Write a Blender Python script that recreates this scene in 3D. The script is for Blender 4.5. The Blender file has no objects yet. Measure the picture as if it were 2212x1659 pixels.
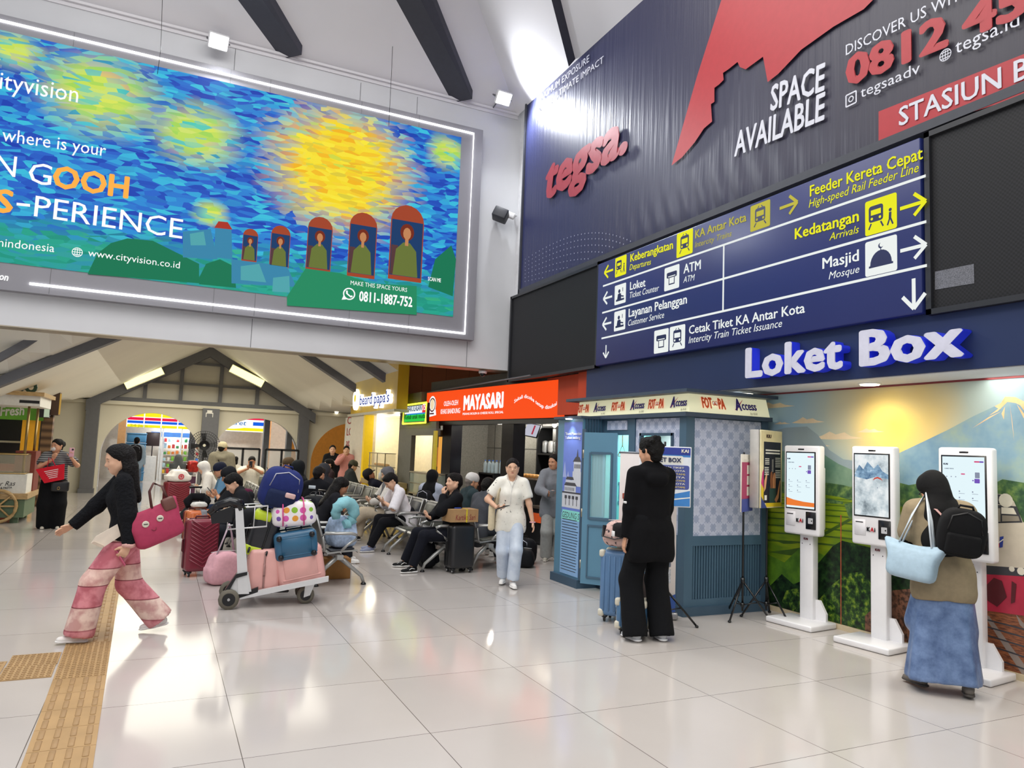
import bpy, bmesh, math, random
import numpy as np
from mathutils import Vector, Matrix
R_ = math.radians
random.seed(7)
SC = bpy.context.scene
COL = SC.collection
# ---------------------------------------------------------------- camera
FPX, CX, CY, EYE = 1585.0, 1106.0, 829.5, 1.6
CR = Vector((0.9016, -0.4301, 0.0390))          # camera right
CD = Vector((0.0737, 0.0655, -0.9951))          # camera down
CF = Vector((0.4257, 0.9004, 0.0910))           # camera forward
CR.normalize(); CF = (CF - CF.dot(CR) * CR).normalized(); CD = CF.cross(CR)
cam_d = bpy.data.cameras.new('camera'); cam = bpy.data.objects.new('camera', cam_d); COL.objects.link(cam)
cam_d.sensor_width = 36.0; cam_d.sensor_fit = 'HORIZONTAL'; cam_d.lens = FPX / 2212 * 36.0
cam_d.clip_start = 0.05; cam_d.clip_end = 200
m = Matrix.Identity(4)
for i in range(3):
    m[i][0] = CR[i]; m[i][1] = -CD[i]; m[i][2] = -CF[i]
m[2][3] = EYE
cam.matrix_world = m
SC.camera = cam
# ---------------------------------------------------------------- world, lights, exposure
w = bpy.data.worlds.new('world'); SC.world = w; w.use_nodes = True
bg = w.node_tree.nodes['Background']; bg.inputs[0].default_value = (0.93, 0.96, 1.0, 1); bg.inputs[1].default_value = 0.55
SC.view_settings.view_transform = 'Standard'; SC.view_settings.look = 'None'
SC.view_settings.exposure = 0.0; SC.view_settings.gamma = 1.0; SC.view_settings.use_curve_mapping = False
def light(name, typ, loc, energy, color=(1, 1, 1), size=1.0, size_y=None, target=None, spot=60, blend=.5):
    d = bpy.data.lights.new(name, typ); d.energy = energy; d.color = color
    if typ == 'AREA':
        d.size = size
        if size_y: d.shape = 'RECTANGLE'; d.size_y = size_y
    elif typ == 'SPOT': d.spot_size = R_(spot); d.spot_blend = blend; d.shadow_soft_size = size
    else: d.shadow_soft_size = size
    o = bpy.data.objects.new(name, d); COL.objects.link(o); o.location = loc
    dr = Vector(target) - Vector(loc) if target else Vector((0, 0, -1))
    o.rotation_euler = dr.to_track_quat('-Z', 'Y').to_euler()
    return o
# roof lamps of the tall hall
light('hall_lamp', 'AREA', (.5, 5.5, 8.9), 620, (1, .98, .95), 7, 7)
light('hall_lamp', 'AREA', (-2.5, -2.0, 8.4), 480, (1, .98, .95), 7, 6)
light('mural_fill', 'AREA', (5.78, 3.6, 2.33), 45, (1, .93, .8), .3, 7, (5.95, 3.6, 0))  # added fill under the soffit, no fixture, brightens the mural evenly
# low hall behind the beam
light('low_hall_lamp', 'AREA', (.9, 17.8, 3.05), 320, (1, .95, .82), 4.2, 9.5)
# ---------------------------------------------------------------- pixel to place
def ray(px, py): return CR * ((px - CX) / FPX) + CD * ((py - CY) / FPX) + CF
CAM = Vector((0, 0, EYE))
def F(px, py, z=0.0): d = ray(px, py); return CAM + d * ((z - EYE) / d.z)
def PX(px, py, W): d = ray(px, py); return CAM + d * (W / d.x)
def PY(px, py, D): d = ray(px, py); return CAM + d * (D / d.y)
# ---------------------------------------------------------------- materials
def srgb(h):
    if isinstance(h, str):
        h = h.lstrip('#'); c = [int(h[i:i + 2], 16) / 255 for i in (0, 2, 4)]
    else: c = h
    return tuple(x / 12.92 if x <= .04045 else ((x + .055) / 1.055) ** 2.4 for x in c) + (1,)
_M = {}
def mat(col, rough=.6, metal=0.0, emit=0.0, var=.06, scale=14.0, bump=0.0, bscale=60.0, spec=.5, alpha=1.0, trans=0.0, emit_col=None, coat=0.0):
    key = (str(col), rough, metal, emit, var, scale, bump, bscale, spec, alpha, trans, str(emit_col), coat)
    if key in _M: return _M[key]
    M = bpy.data.materials.new('mat'); M.use_nodes = True; nt = M.node_tree; N = nt.nodes; L = nt.links
    b = N['Principled BSDF']; c = srgb(col)
    b.inputs['Base Color'].default_value = c
    b.inputs['Roughness'].default_value = rough; b.inputs['Metallic'].default_value = metal
    b.inputs['Specular IOR Level'].default_value = spec
    if coat: b.inputs['Coat Weight'].default_value = coat; b.inputs['Coat Roughness'].default_value = .08
    if alpha < 1: b.inputs['Alpha'].default_value = alpha
    if trans: b.inputs['Transmission Weight'].default_value = trans
    if var or bump:
        tc = N.new('ShaderNodeTexCoord')
    if var:
        n = N.new('ShaderNodeTexNoise'); n.inputs['Scale'].default_value = scale; n.inputs['Detail'].default_value = 3
        L.new(tc.outputs['Object'], n.inputs['Vector'])
        r = N.new('ShaderNodeValToRGB'); e = r.color_ramp.elements
        e[0].position = .3; e[1].position = .7
        e[0].color = tuple(x * (1 - var) for x in c[:3]) + (1,); e[1].color = tuple(min(1, x * (1 + var)) for x in c[:3]) + (1,)
        L.new(n.outputs['Fac'], r.inputs[0]); L.new(r.outputs[0], b.inputs['Base Color'])
    if emit:
        b.inputs['Emission Strength'].default_value = emit
        b.inputs['Emission Color'].default_value = srgb(emit_col) if emit_col else c
    if bump:
        n2 = N.new('ShaderNodeTexNoise'); n2.inputs['Scale'].default_value = bscale; n2.inputs['Detail'].default_value = 4
        L.new(tc.outputs['Object'], n2.inputs['Vector'])
        bp = N.new('ShaderNodeBump'); bp.inputs['Strength'].default_value = bump; bp.inputs['Distance'].default_value = .02
        L.new(n2.outputs['Fac'], bp.inputs['Height']); L.new(bp.outputs[0], b.inputs['Normal'])
    _M[key] = M; return M
def cloth(col, rough=.9, bump=.35, bscale=11.0, var=.06): return mat(col, rough, 0, 0, var, 30, bump, bscale, .2)
def metal(col, rough=.35): return mat(col, rough, .9, 0, .03, 20)
def plast(col, rough=.35): return mat(col, rough, 0, 0, .03, 20)
def glow(col, s=1.0): return mat('000000', .6, 0, s, 0, 1, 0, 1, .1, 1, 0, col)
def nodemat(fn, rough=.6, spec=.4):
    M = bpy.data.materials.new('mat'); M.use_nodes = True; nt = M.node_tree
    b = nt.nodes['Principled BSDF']; b.inputs['Roughness'].default_value = rough; b.inputs['Specular IOR Level'].default_value = spec
    fn(nt, nt.nodes, nt.links, b); return M
def glassm(col='dfeeee', a=.16): return mat(col, .05, 0, 0, 0, 1, 0, 1, .6, a)
# ---------------------------------------------------------------- mesh builder
def T(v): return v if isinstance(v, Vector) else Vector(v)
def frame_rot(d):
    d = T(d).normalized(); up = Vector((0, 0, 1)) if abs(d.z) < .95 else Vector((0, 1, 0))
    x = up.cross(d).normalized(); y = d.cross(x); return x, y, d
class MB:
    def __init__(s): s.bm = bmesh.new(); s.mi = 0
    def _f(s, vs):
        try: f = s.bm.faces.new(vs); f.material_index = s.mi; return f
        except ValueError: return None
    def verts(s, pts): return [s.bm.verts.new(p) for p in pts]
    def poly(s, pts): s._f(s.verts(pts)); return s
    def box(s, c, d, rot=None):
        c = T(c); hx, hy, hz = d[0] / 2, d[1] / 2, d[2] / 2
        P = [Vector((x * hx, y * hy, z * hz)) for z in (-1, 1) for y in (-1, 1) for x in (-1, 1)]
        if rot is not None: P = [rot @ p for p in P]
        v = s.verts([c + p for p in P])
        for q in ((0, 2, 3, 1), (4, 5, 7, 6), (0, 1, 5, 4), (2, 6, 7, 3), (0, 4, 6, 2), (1, 3, 7, 5)): s._f([v[i] for i in q])
        return s
    def span(s, a, b): a, b = T(a), T(b); return s.box((a + b) / 2, [abs(b[i] - a[i]) for i in range(3)])
    def rbox(s, c, d, r=.03, seg=3, rot=None):
        t = bmesh.new(); bmesh.ops.create_cube(t, size=1.0)
        for v in t.verts: v.co = Vector((v.co.x * d[0], v.co.y * d[1], v.co.z * d[2]))
        bmesh.ops.bevel(t, geom=list(t.edges), offset=min(r, min(d) * .49), segments=seg, profile=.5, affect='EDGES')
        for v in t.verts: v.co = (rot @ v.co if rot is not None else v.co) + T(c)
        return s.merge(t)
    def merge(s, t):
        mp = {v: s.bm.verts.new(v.co) for v in t.verts}
        for f in t.faces:
            g = s._f([mp[v] for v in f.verts])
            if g: g.smooth = True
        t.free(); return s
    def tube(s, pts, r, n=8, closed=False, flat=1.0, up=None):
        pts = [T(p) for p in pts]; rr = r if isinstance(r, (list, tuple)) else [r] * len(pts); rings = []
        for i, p in enumerate(pts):
            a = pts[i - 1] if (i > 0 or closed) else p; b = pts[(i + 1) % len(pts)] if (i < len(pts) - 1 or closed) else p
            d = (b - a); d = d if d.length > 1e-9 else Vector((0, 0, 1)); x, y, _ = frame_rot(d)
            if up is not None:
                y = T(up) - d.normalized() * T(up).dot(d.normalized()); y.normalize(); x = y.cross(d.normalized())
            rings.append(s.verts([p + x * math.cos(2 * math.pi * k / n) * rr[i] + y * math.sin(2 * math.pi * k / n) * rr[i] * flat for k in range(n)]))
        m_ = len(rings)
        for i in range(m_ if closed else m_ - 1):
            A, B = rings[i], rings[(i + 1) % m_]
            for k in range(n):
                f = s._f([A[k], A[(k + 1) % n], B[(k + 1) % n], B[k]])
                if f: f.smooth = True
        if not closed: s._f(rings[0][::-1]); s._f(rings[-1])
        return s
    def cyl(s, a, b, r, n=16): return s.tube([a, b], r, n)
    def lathe(s, prof, c=(0, 0, 0), n=20, ax=(0, 0, 1)):
        x, y, d = frame_rot(ax); c = T(c); rings = []
        for (r, z) in prof:
            rings.append(s.verts([c + d * z + (x * math.cos(2 * math.pi * k / n) + y * math.sin(2 * math.pi * k / n)) * max(r, 1e-4) for k in range(n)]))
        for A, B in zip(rings, rings[1:]):
            for k in range(n):
                f = s._f([A[k], A[(k + 1) % n], B[(k + 1) % n], B[k]])
                if f: f.smooth = True
        s._f(rings[0][::-1]); s._f(rings[-1]); return s
    def prism(s, pts, off):
        """flat polygon pts pushed along vector off"""
        off = T(off); a = s.verts(pts); b = s.verts([T(p) + off for p in pts]); n = len(a)
        s._f(a); s._f(b[::-1])
        for i in range(n): s._f([a[i], b[i], b[(i + 1) % n], a[(i + 1) % n]])
        return s
    def build(s, name, m, parent=None, world=False, recalc=True):
        if recalc: bmesh.ops.recalc_face_normals(s.bm, faces=list(s.bm.faces))
        me = bpy.data.meshes.new(name); s.bm.to_mesh(me); s.bm.free()
        return link(name, me, m, parent, world)
def W4(o):
    M = Matrix.Identity(4)
    while o is not None:
        M = (Matrix.Translation(o.location) @ o.rotation_euler.to_matrix().to_4x4()) @ M; o = o.parent
    return M
def link(name, me, m, parent=None, world=False):
    if parent is not None and world: me.transform(W4(parent).inverted())
    o = bpy.data.objects.new(name, me)
    for q in (m if isinstance(m, (list, tuple)) else [m]): me.materials.append(q)
    COL.objects.link(o)
    if parent is not None: o.parent = parent
    return o
def thing(name, label, cat, loc=(0, 0, 0), rz=0.0, group=None, rot=None):
    o = bpy.data.objects.new(name, None); o.empty_display_size = .1; COL.objects.link(o); o.location = T(loc)
    o.rotation_euler = rot if rot else (0, 0, rz)
    o['label'] = label; o['category'] = cat
    if group: o['group'] = group
    return o
def tag(o, label, cat, group=None, kind=None):
    o['label'] = label; o['category'] = cat
    if group: o['group'] = group
    if kind: o['kind'] = kind
    return o
def struct(o): o['kind'] = 'structure'; return o
def dup(root, loc, rz=0.0, label=None, group=None, rot=None):
    def cp(o, par):
        c = o.copy(); COL.objects.link(c)
        if par is not None: c.parent = par
        for ch in [q for q in KIDS.get(o, [])]: cp(ch, c)
        return c
    KIDS = {}
    for q in COL.objects:
        if q.parent is not None: KIDS.setdefault(q.parent, []).append(q)
    r = cp(root, None); r.location = T(loc); r.rotation_euler = rot if rot else (0, 0, rz)
    if label: r['label'] = label
    if group: r['group'] = group
    return r
# ---------------------------------------------------------------- lettering and flat print
_cap = []
def text_mesh(s, bold=0.0, shear=0.0, ext=0.0, res=2, spacing=1.0):
    cu = bpy.data.curves.new('t', 'FONT'); cu.body = s; cu.size = 1.0; cu.shear = shear; cu.resolution_u = res; cu.extrude = ext; cu.space_character = spacing
    ob = bpy.data.objects.new('t', cu); COL.objects.link(ob)
    dg = bpy.context.evaluated_depsgraph_get()
    me = bpy.data.meshes.new_from_object(ob.evaluated_get(dg))
    bpy.data.objects.remove(ob); bpy.data.curves.remove(cu)
    if bold:
        t = bmesh.new()
        nd = 16 if bold >= .03 and len(s) < 16 else 8 if len(s) < 20 else 4
        for i, (dx, dy) in enumerate([(0, 0)] + [(bold * math.cos(2 * math.pi * q / nd), bold * .85 * math.sin(2 * math.pi * q / nd)) for q in range(nd)]):
            k = len(t.verts); t.from_mesh(me); t.verts.ensure_lookup_table()
            for v in t.verts[k:]: v.co.x += dx; v.co.y += dy; v.co.z += i * .0004
        t.to_mesh(me); t.free()
    return me
def cap():
    if not _cap:
        me = text_mesh('H'); _cap.append(max(v.co.y for v in me.vertices)); bpy.data.meshes.remove(me)
    return _cap[0]
def letters(s, name, m, parent, p0, p1, up, eps=.004, bold=0.0, shear=0.0, depth=0.0, bend=None, spacing=1.0):
    p0, p1, up = T(p0), T(p1), T(up); n = (p1 - p0).cross(up).normalized()
    me = text_mesh(s, bold, shear, .5 if depth else 0.0, 2 if not depth else 3, spacing)
    co = np.empty(len(me.vertices) * 3); me.vertices.foreach_get('co', co); co = co.reshape(-1, 3)
    x0, x1 = co[:, 0].min(), co[:, 0].max(); tt = (co[:, 0] - x0) / max(x1 - x0, 1e-6)
    v = co[:, 1] / cap(); zz = (co[:, 2] + .5) * depth + eps if depth else co[:, 2] + eps
    if bend: v = v + np.array([bend(q) for q in tt])
    P = np.outer(1 - tt, p0) + np.outer(tt, p1) + np.outer(v, up) + np.outer(zz, n)
    me.vertices.foreach_set('co', P.ravel()); me.update()
    me.name = name
    return link(name, me, m, parent, True)
class Art:
    """a flat printed face: origin O, unit right-hand direction U, vertical V"""
    def __init__(s, O, U, parent, V=(0, 0, 1)):
        s.O, s.U, s.V, s.p = T(O), T(U).normalized(), T(V).normalized(), parent; s.N = s.U.cross(s.V).normalized()
    def uv(s, px, py):
        d = ray(px, py); t = (s.O - CAM).dot(s.N) / d.dot(s.N); q = CAM + d * t - s.O
        return (q.dot(s.U), q.dot(s.V))
    def at(s, u, v, e=0.0): return s.O + s.U * u + s.V * v + s.N * e
    def poly(s, name, m, polys, e=.003, px=False, thick=0.0):
        b = MB()
        for j, pl in enumerate(polys):
            q = [s.at(*(s.uv(*p) if px else p), e + j * .00004) for p in pl]
            if thick: b.prism(q, s.N * thick)
            else: b.poly(q)
        return b.build(name, m, s.p, True, recalc=bool(thick))
    def multi(s, name, items, e=.003, px=False):
        """items: (material, [poly, ...]) layered upwards in one mesh"""
        b = MB(); ms = []; z = e
        for i, (m_, polys) in enumerate(items):
            if m_ not in ms: ms.append(m_)
            b.mi = ms.index(m_)
            for pl in polys: b.poly([s.at(*(s.uv(*p) if px else p), z) for p in pl]); z += .00004
            z += .0005
        return b.build(name, ms, s.p, True, recalc=False)
    def text(s, st, m, a, b, top, e=.006, bold=0.0, shear=0.0, px=True, name='lettering', depth=0.0, bend=None, spacing=1.0):
        if px:
            ua, ub = s.uv(*a), s.uv(*b); h = s.uv(a[0], top)[1] - ua[1]
        else: ua, ub, h = a, b, top
        p0, p1 = s.at(*ua), s.at(*ub)
        return letters(st, name, m, s.p, p0, p1, s.V * h, e, bold, shear, depth, bend, spacing)
def rect(u0, v0, u1, v1): return [(u0, v0), (u1, v0), (u1, v1), (u0, v1)]
def rrect(u0, v0, u1, v1, r):
    P = []
    for (cx_, cy_, a0) in ((u1 - r, v0 + r, -90), (u1 - r, v1 - r, 0), (u0 + r, v1 - r, 90), (u0 + r, v0 + r, 180)):
        P += [(cx_ + r * math.cos(R_(a0 + k * 30)), cy_ + r * math.sin(R_(a0 + k * 30))) for k in range(4)]
    return P
def disc(u, v, r, n=16, r2=None): return [(u + r * math.cos(2 * math.pi * k / n), v + (r2 or r) * math.sin(2 * math.pi * k / n)) for k in range(n)]
def ringp(u, v, r, w_, n=20): # ring as quads
    A = disc(u, v, r, n); B = disc(u, v, r - w_, n); return [[A[i], A[(i + 1) % n], B[(i + 1) % n], B[i]] for i in range(n)]
def stroke(a, b, w_):
    a, b = Vector(a), Vector(b); d = (b - a).normalized() * w_ / 2; n_ = Vector((-d.y, d.x)); return [tuple(a + n_), tuple(a - n_), tuple(b - n_), tuple(b + n_)]
def arrow(u, v, L_, ang, w_):
    c, s_ = math.cos(R_(ang)), math.sin(R_(ang)); q = lambda x, y: (u + x * c - y * s_, v + x * s_ + y * c)
    return [stroke(q(-L_ / 2, 0), q(L_ / 2, 0), w_), stroke(q(L_ * .55, -.05 * w_), q(.08 * L_, L_ * .42), w_), stroke(q(L_ * .55, .05 * w_), q(.08 * L_, -L_ * .42), w_)]
# ================================================================ setting
def tile_floor(nt, N, L, b):
    tc = N.new('ShaderNodeTexCoord'); mp = N.new('ShaderNodeMapping'); mp.inputs['Location'].default_value = (-.49, -.05, 0)
    L.new(tc.outputs['Object'], mp.inputs[0])
    br = N.new('ShaderNodeTexBrick'); br.offset = 0; br.squash = 1
    for k, v in (('Scale', 1.0), ('Mortar Size', .0022), ('Brick Width', 1.0), ('Row Height', 1.0), ('Mortar Smooth', 0), ('Bias', 0)): br.inputs[k].default_value = v
    br.inputs['Color1'].default_value = srgb('c3bcb7'); br.inputs['Color2'].default_value = srgb('c8c1bc'); br.inputs['Mortar'].default_value = srgb('5f5852')
    L.new(mp.outputs[0], br.inputs['Vector'])
    n = N.new('ShaderNodeTexNoise'); n.inputs['Scale'].default_value = .9; n.inputs['Detail'].default_value = 6
    L.new(tc.outputs['Object'], n.inputs['Vector'])
    mx = N.new('ShaderNodeMixRGB'); mx.blend_type = 'MULTIPLY'; mx.inputs[0].default_value = .16
    L.new(br.outputs[0], mx.inputs[1]); L.new(n.outputs[0], mx.inputs[2]); L.new(mx.outputs[0], b.inputs['Base Color'])
    r = N.new('ShaderNodeMapRange'); r.inputs[3].default_value = .07; r.inputs[4].default_value = .17; L.new(n.outputs['Fac'], r.inputs[0]); L.new(r.outputs[0], b.inputs['Roughness'])
M_floor = nodemat(tile_floor, .12, .55)
fb = MB(); fb.span((-9, -4, -.1), (9, 36, 0)); struct(fb.build('floor', M_floor))
M_white = mat('d6d7da', .65, var=.03, scale=1.5); M_cream = mat('ded8c4', .75, var=.03, scale=1.2); M_ceil = mat('e4e2e5', .85, var=.03, scale=.8)
M_ceil2 = mat('e6e2d4', .85, var=.03, scale=.8)
M_beam = mat('3a3b46', .6, var=.05); M_grey = mat('65666a', .55, var=.04); M_navy = mat('1b2c55', .45, var=.05, scale=2)
M_orange = mat('c8421f', .6, var=.06, scale=3); M_panel = mat('8c8b92', .5, var=.04, scale=1.5); M_blk = plast('17181b', .4)
M_alu = metal('b9b5ac', .3)
# tactile paving along x about -0.4
M_tac = mat('b08e60', .6, var=.08, scale=5); M_tac2 = mat('a5845a', .6, var=.06, scale=9)
def tactile():
    a = Vector((-.30, 2.6, 0)); e = Vector((-.455, 9.9, 0)); d = (e - a).normalized(); n_ = Vector((d.y, -d.x, 0)); b = MB()
    L_ = (e - a).length; ys = 0.0
    rot = Matrix.Rotation(math.atan2(d.y, d.x) - math.pi / 2, 3, 'Z')
    while ys < L_ - .01:
        c = a + d * (ys + .155); jun = 5.62 < c.y < 6.5
        b.mi = 0; b.box((c.x, c.y, .003), (.306, .306, .006), rot)
        b.mi = 1
        if not jun:
            for i in range(4):
                for j in range(2):
                    b.rbox(c + n_ * (-.112 + i * .075) + d * (-.075 + j * .15) + Vector((0, 0, .007)), (.03, .13, .008), .004, 1, rot)
        else:
            for i in range(8):
                for j in range(7): b.lathe([(.014, 0), (.008, .005)], c + n_ * (-.13 + i * .037) + d * (-.13 + j * .043) + Vector((0, 0, .006)), 6)
        ys += .31
    for k, (x, y) in enumerate(((-.69, 5.93), (-.69, 6.24))):
        b.mi = 0; b.box((x, y, .003), (.3, .306, .006), rot); b.mi = 1
        for i in range(8):
            for j in range(7): b.lathe([(.014, 0), (.008, .005)], Vector((x, y, .006)) + n_ * (-.13 + i * .037) + d * (-.13 + j * .043), 6)
    for k in range(4):
        x = -1.0 - .31 * k; b.mi = 0; b.box((x, 6.09, .003), (.3, .306, .006), rot); b.mi = 1
        for j in range(4): b.rbox((x, 5.98 + j * .075, .007), (.26, .03, .008), .004, 1)
    struct(b.build('trim_1', [M_tac, M_tac2]))
tactile()
# right wall with mural, fascia, soffit
WM, WF, YB = 6.1, 5.54, 11.94
b = MB(); b.span((WM, -3, 0), (WM + .2, 9.25, 2.36)); struct(b.build('wall_right', M_cream))
b = MB(); b.span((WF, -3, 2.36), (WM + .2, 9.18, 2.85)); struct(b.build('wall_fascia', M_navy))
b = MB(); b.span((WF + .08, -3, 2.85), (WM + .2, YB + .3, 9.6)); struct(b.build('wall_right_upper', mat('e2e2e4', .7)))
b = MB(); b.span((WF + .02, -3, 2.352), (WM, 9.18, 2.359)); struct(b.build('ceiling_soffit', M_white))
b = MB(); b.span((WM - .03, -3, 0), (WM - .001, 9.25, .05)); struct(b.build('baseboard_right', mat('c9b99a', .4)))
b = MB(); b.span((WM - .012, -3, 2.335), (WM - .001, 9.18, 2.352)); struct(b.build('trim_2', mat('7a2a30', .5)))
# orange pier between fascia and snack shop
b = MB(); b.span((5.62, 9.2, 0), (6.3, 9.55, 2.84)); b.span((5.70, 9.55, 2.2), (6.3, 10.7, 2.82)); struct(b.build('wall_pier', M_orange))
# billboard wall over the low hall
b = MB(); b.span((-9, YB, 3.04), (5.62, YB + .35, 8.6)); struct(b.build('wall_front', M_white))
b = MB(); b.span((-9, YB - .004, 3.025), (5.62, YB + .36, 3.04)); struct(b.build('trim_3', metal('b5aa98', .38)))
b = MB()
for x, z0, z1 in ((1.14, 3.04, 3.49), (4.74, 3.04, 3.49), (2.6, 7.32, 7.7), (.6, 7.32, 7.75), (3.6, 7.32, 7.7)): b.span((x - .004, YB - .003, z0), (x + .004, YB, z1))
struct(b.build('trim_4', M_grey))
b = MB(); b.span((-9, YB - .02, 7.74), (WF, YB + .02, 7.80)); b.span((-9, YB - .06, 7.80), (WF, YB, 7.84)); struct(b.build('trim_5', M_ceil))
# tall hall roof, hipped towards the corner; dark rafters below it
KR, Z0 = .66, 7.82
def roofz(x, y): return Z0 + KR * min(YB - y, WF - x)
b = MB()
b.poly([(-9, YB, Z0), (WF, YB, Z0), (WF - 8, YB - 8, Z0 + KR * 8), (-9, YB - 8, Z0 + KR * 8)])
b.poly([(WF, YB, Z0), (WF, -4, Z0), (WF - 8, -4, Z0 + KR * 8), (WF - 8, YB - 8, Z0 + KR * 8)])
o = struct(b.build('ceiling_hall', M_ceil))
for k, (p, q) in enumerate((((617, 128), (548, 0)), ((986, 222), (908, 0)), ((1252, 95), (1234, 0)))):
    A = PY(*p, YB) if k < 2 else PX(*p, WF)
    d = Vector((-.70, -.70, .70 * KR)) if True else None
    b = MB(); B_ = A + d * 7; off = Vector((0, 0, -.02))
    s = .24 if k < 2 else .13; side = Vector((s, -s, 0)) * .9
    P = [A + side, A - side, B_ - side, B_ + side]
    up = Vector((0, 0, .3)); P = [Vector((p_.x, p_.y, roofz(p_.x, p_.y) - .16 if p_.x < WF and p_.y < YB else p_.z)) for p_ in P]
    b.prism(P, up); struct(b.build('beam', M_beam))
# ---------------------------------------------------------------- low gabled hall beyond
DA = 23.6; XR, ZR, KG = 1.138, 4.334, .574
def gz(x): return ZR - KG * abs(x - XR)
b = MB(); e0, e1 = YB + .35, DA
def xe(y): return 3.62 if y < 15.6 else 3.62 + (y - 15.6) / 8 * 1.9
def lowz(x, y):
    if x > XR: return max(gz(x), 2.63)
    return max(gz(x), 2.62 - .5 * min(1, max(0, (DA - y) / 6)), 3.12 - .95 * (y - e0))
ys = [e0 + (e1 - e0) * j / 30 for j in range(31)]
G = [[b.bm.verts.new((x, y, lowz(x, y))) for y in ys] for x in [-7 + (XR + 7) * i / 30 for i in range(31)]]
G += [[b.bm.verts.new((XR + (xe(y) - XR) * i / 12, y, lowz(XR + (xe(y) - XR) * i / 12, y))) for y in ys] for i in range(1, 13)]
for P_, Q_ in zip(G, G[1:]):
    for j in range(30): b._f([P_[j], Q_[j], Q_[j + 1], P_[j + 1]])
struct(b.build('ceiling_low', M_ceil2))
b = MB(); b.poly([(3.55, e0, 3.72), (8, e0, 3.72), (8, DA, 3.72), (5.4, DA, 3.72), (3.55, 15.6, 3.72)]); struct(b.build('ceiling_shops', M_ceil2))
def rafter(y, xa, xb, w_, h_=.16):
    b = MB(); A = Vector((xa, y - w_ / 2, gz(xa) - h_)); B_ = Vector((xb, y - w_ / 2, gz(xb) - h_))
    b.prism([A, B_, B_ + Vector((0, 0, h_)), A + Vector((0, 0, h_))], (0, w_, 0)); return struct(b.build('beam', M_grey))
rafter(13.1, -6, XR, .24); rafter(13.1, XR, 3.6, .2); rafter(15.6, XR, 3.66, .22); rafter(DA - .15, -1.95, XR, .24, .3); rafter(DA - .15, XR, 4.3, .24, .3)
A_, B_ = PY(-150, 862, 12.5), PY(125, 712, 12.5); b = MB(); b.prism([A_, B_, B_ + Vector((0, 0, .13)), A_ + Vector((0, 0, .13))], (0, .1, 0)); struct(b.build('beam', M_grey))
# arch wall
def arch_wall(y, t, x0, x1, top, arches, m_, name, zc=1.0, r=1.29):
    b = MB(); xs = [x0]
    for c in arches:
        for k in range(0, 29): xs.append(c - r * math.cos(math.pi * k / 28))
    xs.append(x1); xs = sorted(x for x in xs if x0 <= x <= x1)
    def zb(x, side):
        for c in arches:
            if abs(x - c) < r - 1e-6: return zc + math.sqrt(max(0, r * r - (x - c) ** 2))
            if abs(x - c) <= r + 1e-6 and ((x < c) == (side > 0)): return zc
        return 0
    for xa, xb in zip(xs, xs[1:]):
        if xb - xa < 1e-5: continue
        inside = any(c - r - 1e-4 <= (xa + xb) / 2 <= c + r + 1e-4 for c in arches)
        za, zb_ = (zb(xa, 1), zb(xb, -1)) if inside else (0, 0)
        for yy in (y, y + t): b.poly([(xa, yy, za), (xb, yy, zb_), (xb, yy, top), (xa, yy, top)])
        b.poly([(xa, y, za), (xb, y, zb_), (xb, y + t, zb_), (xa, y + t, za)])
    for c in arches:
        for s in (-1, 1):
            if x0 < c + s * r < x1: b.poly([(c + s * r, y, 0), (c + s * r, y + t, 0), (c + s * r, y + t, zc), (c + s * r, y, zc)])
    return struct(b.build(name, m_, recalc=False))
arch_wall(DA, .18, -6, 7, 2.62, (-.25, 2.66, 5.57), M_cream, 'wall_arches')
arch_wall(26.2, .25, -6, 8, 3.2, (-.24, 2.84, 5.95), mat('eeeeec', .7), 'wall_arches_inner', 1.0, 1.44)
b = MB(); b.poly([(-1.85, DA + .05, 2.6), (4.15, DA + .05, 2.6), (XR, DA + .05, ZR)]); struct(b.build('window_1', mat('c9c4b4', .3, var=.04, scale=2)))
b = MB()
for (x, z0) in ((-.52, 0), (.42, 0), (1.5, 0), (2.55, 0)): b.span((x - .05, DA - .06, 2.6), (x + .05, DA + .04, gz(x) - .1))
for z, hw in ((3.2, 1.9), (3.82, .85)): b.span((XR - hw, DA - .05, z - .035), (XR + hw, DA + .04, z + .035))
b.span((-1.9, DA - .08, 2.58), (4.2, DA + .04, 2.70)); struct(b.build('trim_6', M_grey))
b = MB(); b.span((-6, DA - .12, 2.48), (6.9, DA, 2.58)); struct(b.build('trim_7', M_cream))
for x, w_ in ((-1.77, .32), (1.27, .46), (3.97, .30)):
    b = MB(); b.span((x - w_ / 2, DA - .26, 0), (x + w_ / 2, DA - .02, 2.5)); b.span((x - w_ / 2 - .03, DA - .28, 0), (x + w_ / 2 + .03, DA - .01, .12)); struct(b.build('column', M_grey))
# orange board that closes the left arch
b = MB(); pts = [(-4.6, DA + .1, 0), (-1.86, DA + .1, 0), (-1.86, DA + .1, 1.0)] + [(-3.15 + 1.29 * math.cos(R_(a)), DA + .1, 1.0 + 1.29 * math.sin(R_(a))) for a in range(8, 181, 8)]
b.prism(pts[1:] + [(-4.44, DA + .1, 0)], (0, .04, 0)); struct(b.build('wall_orange_board', M_orange))
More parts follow.
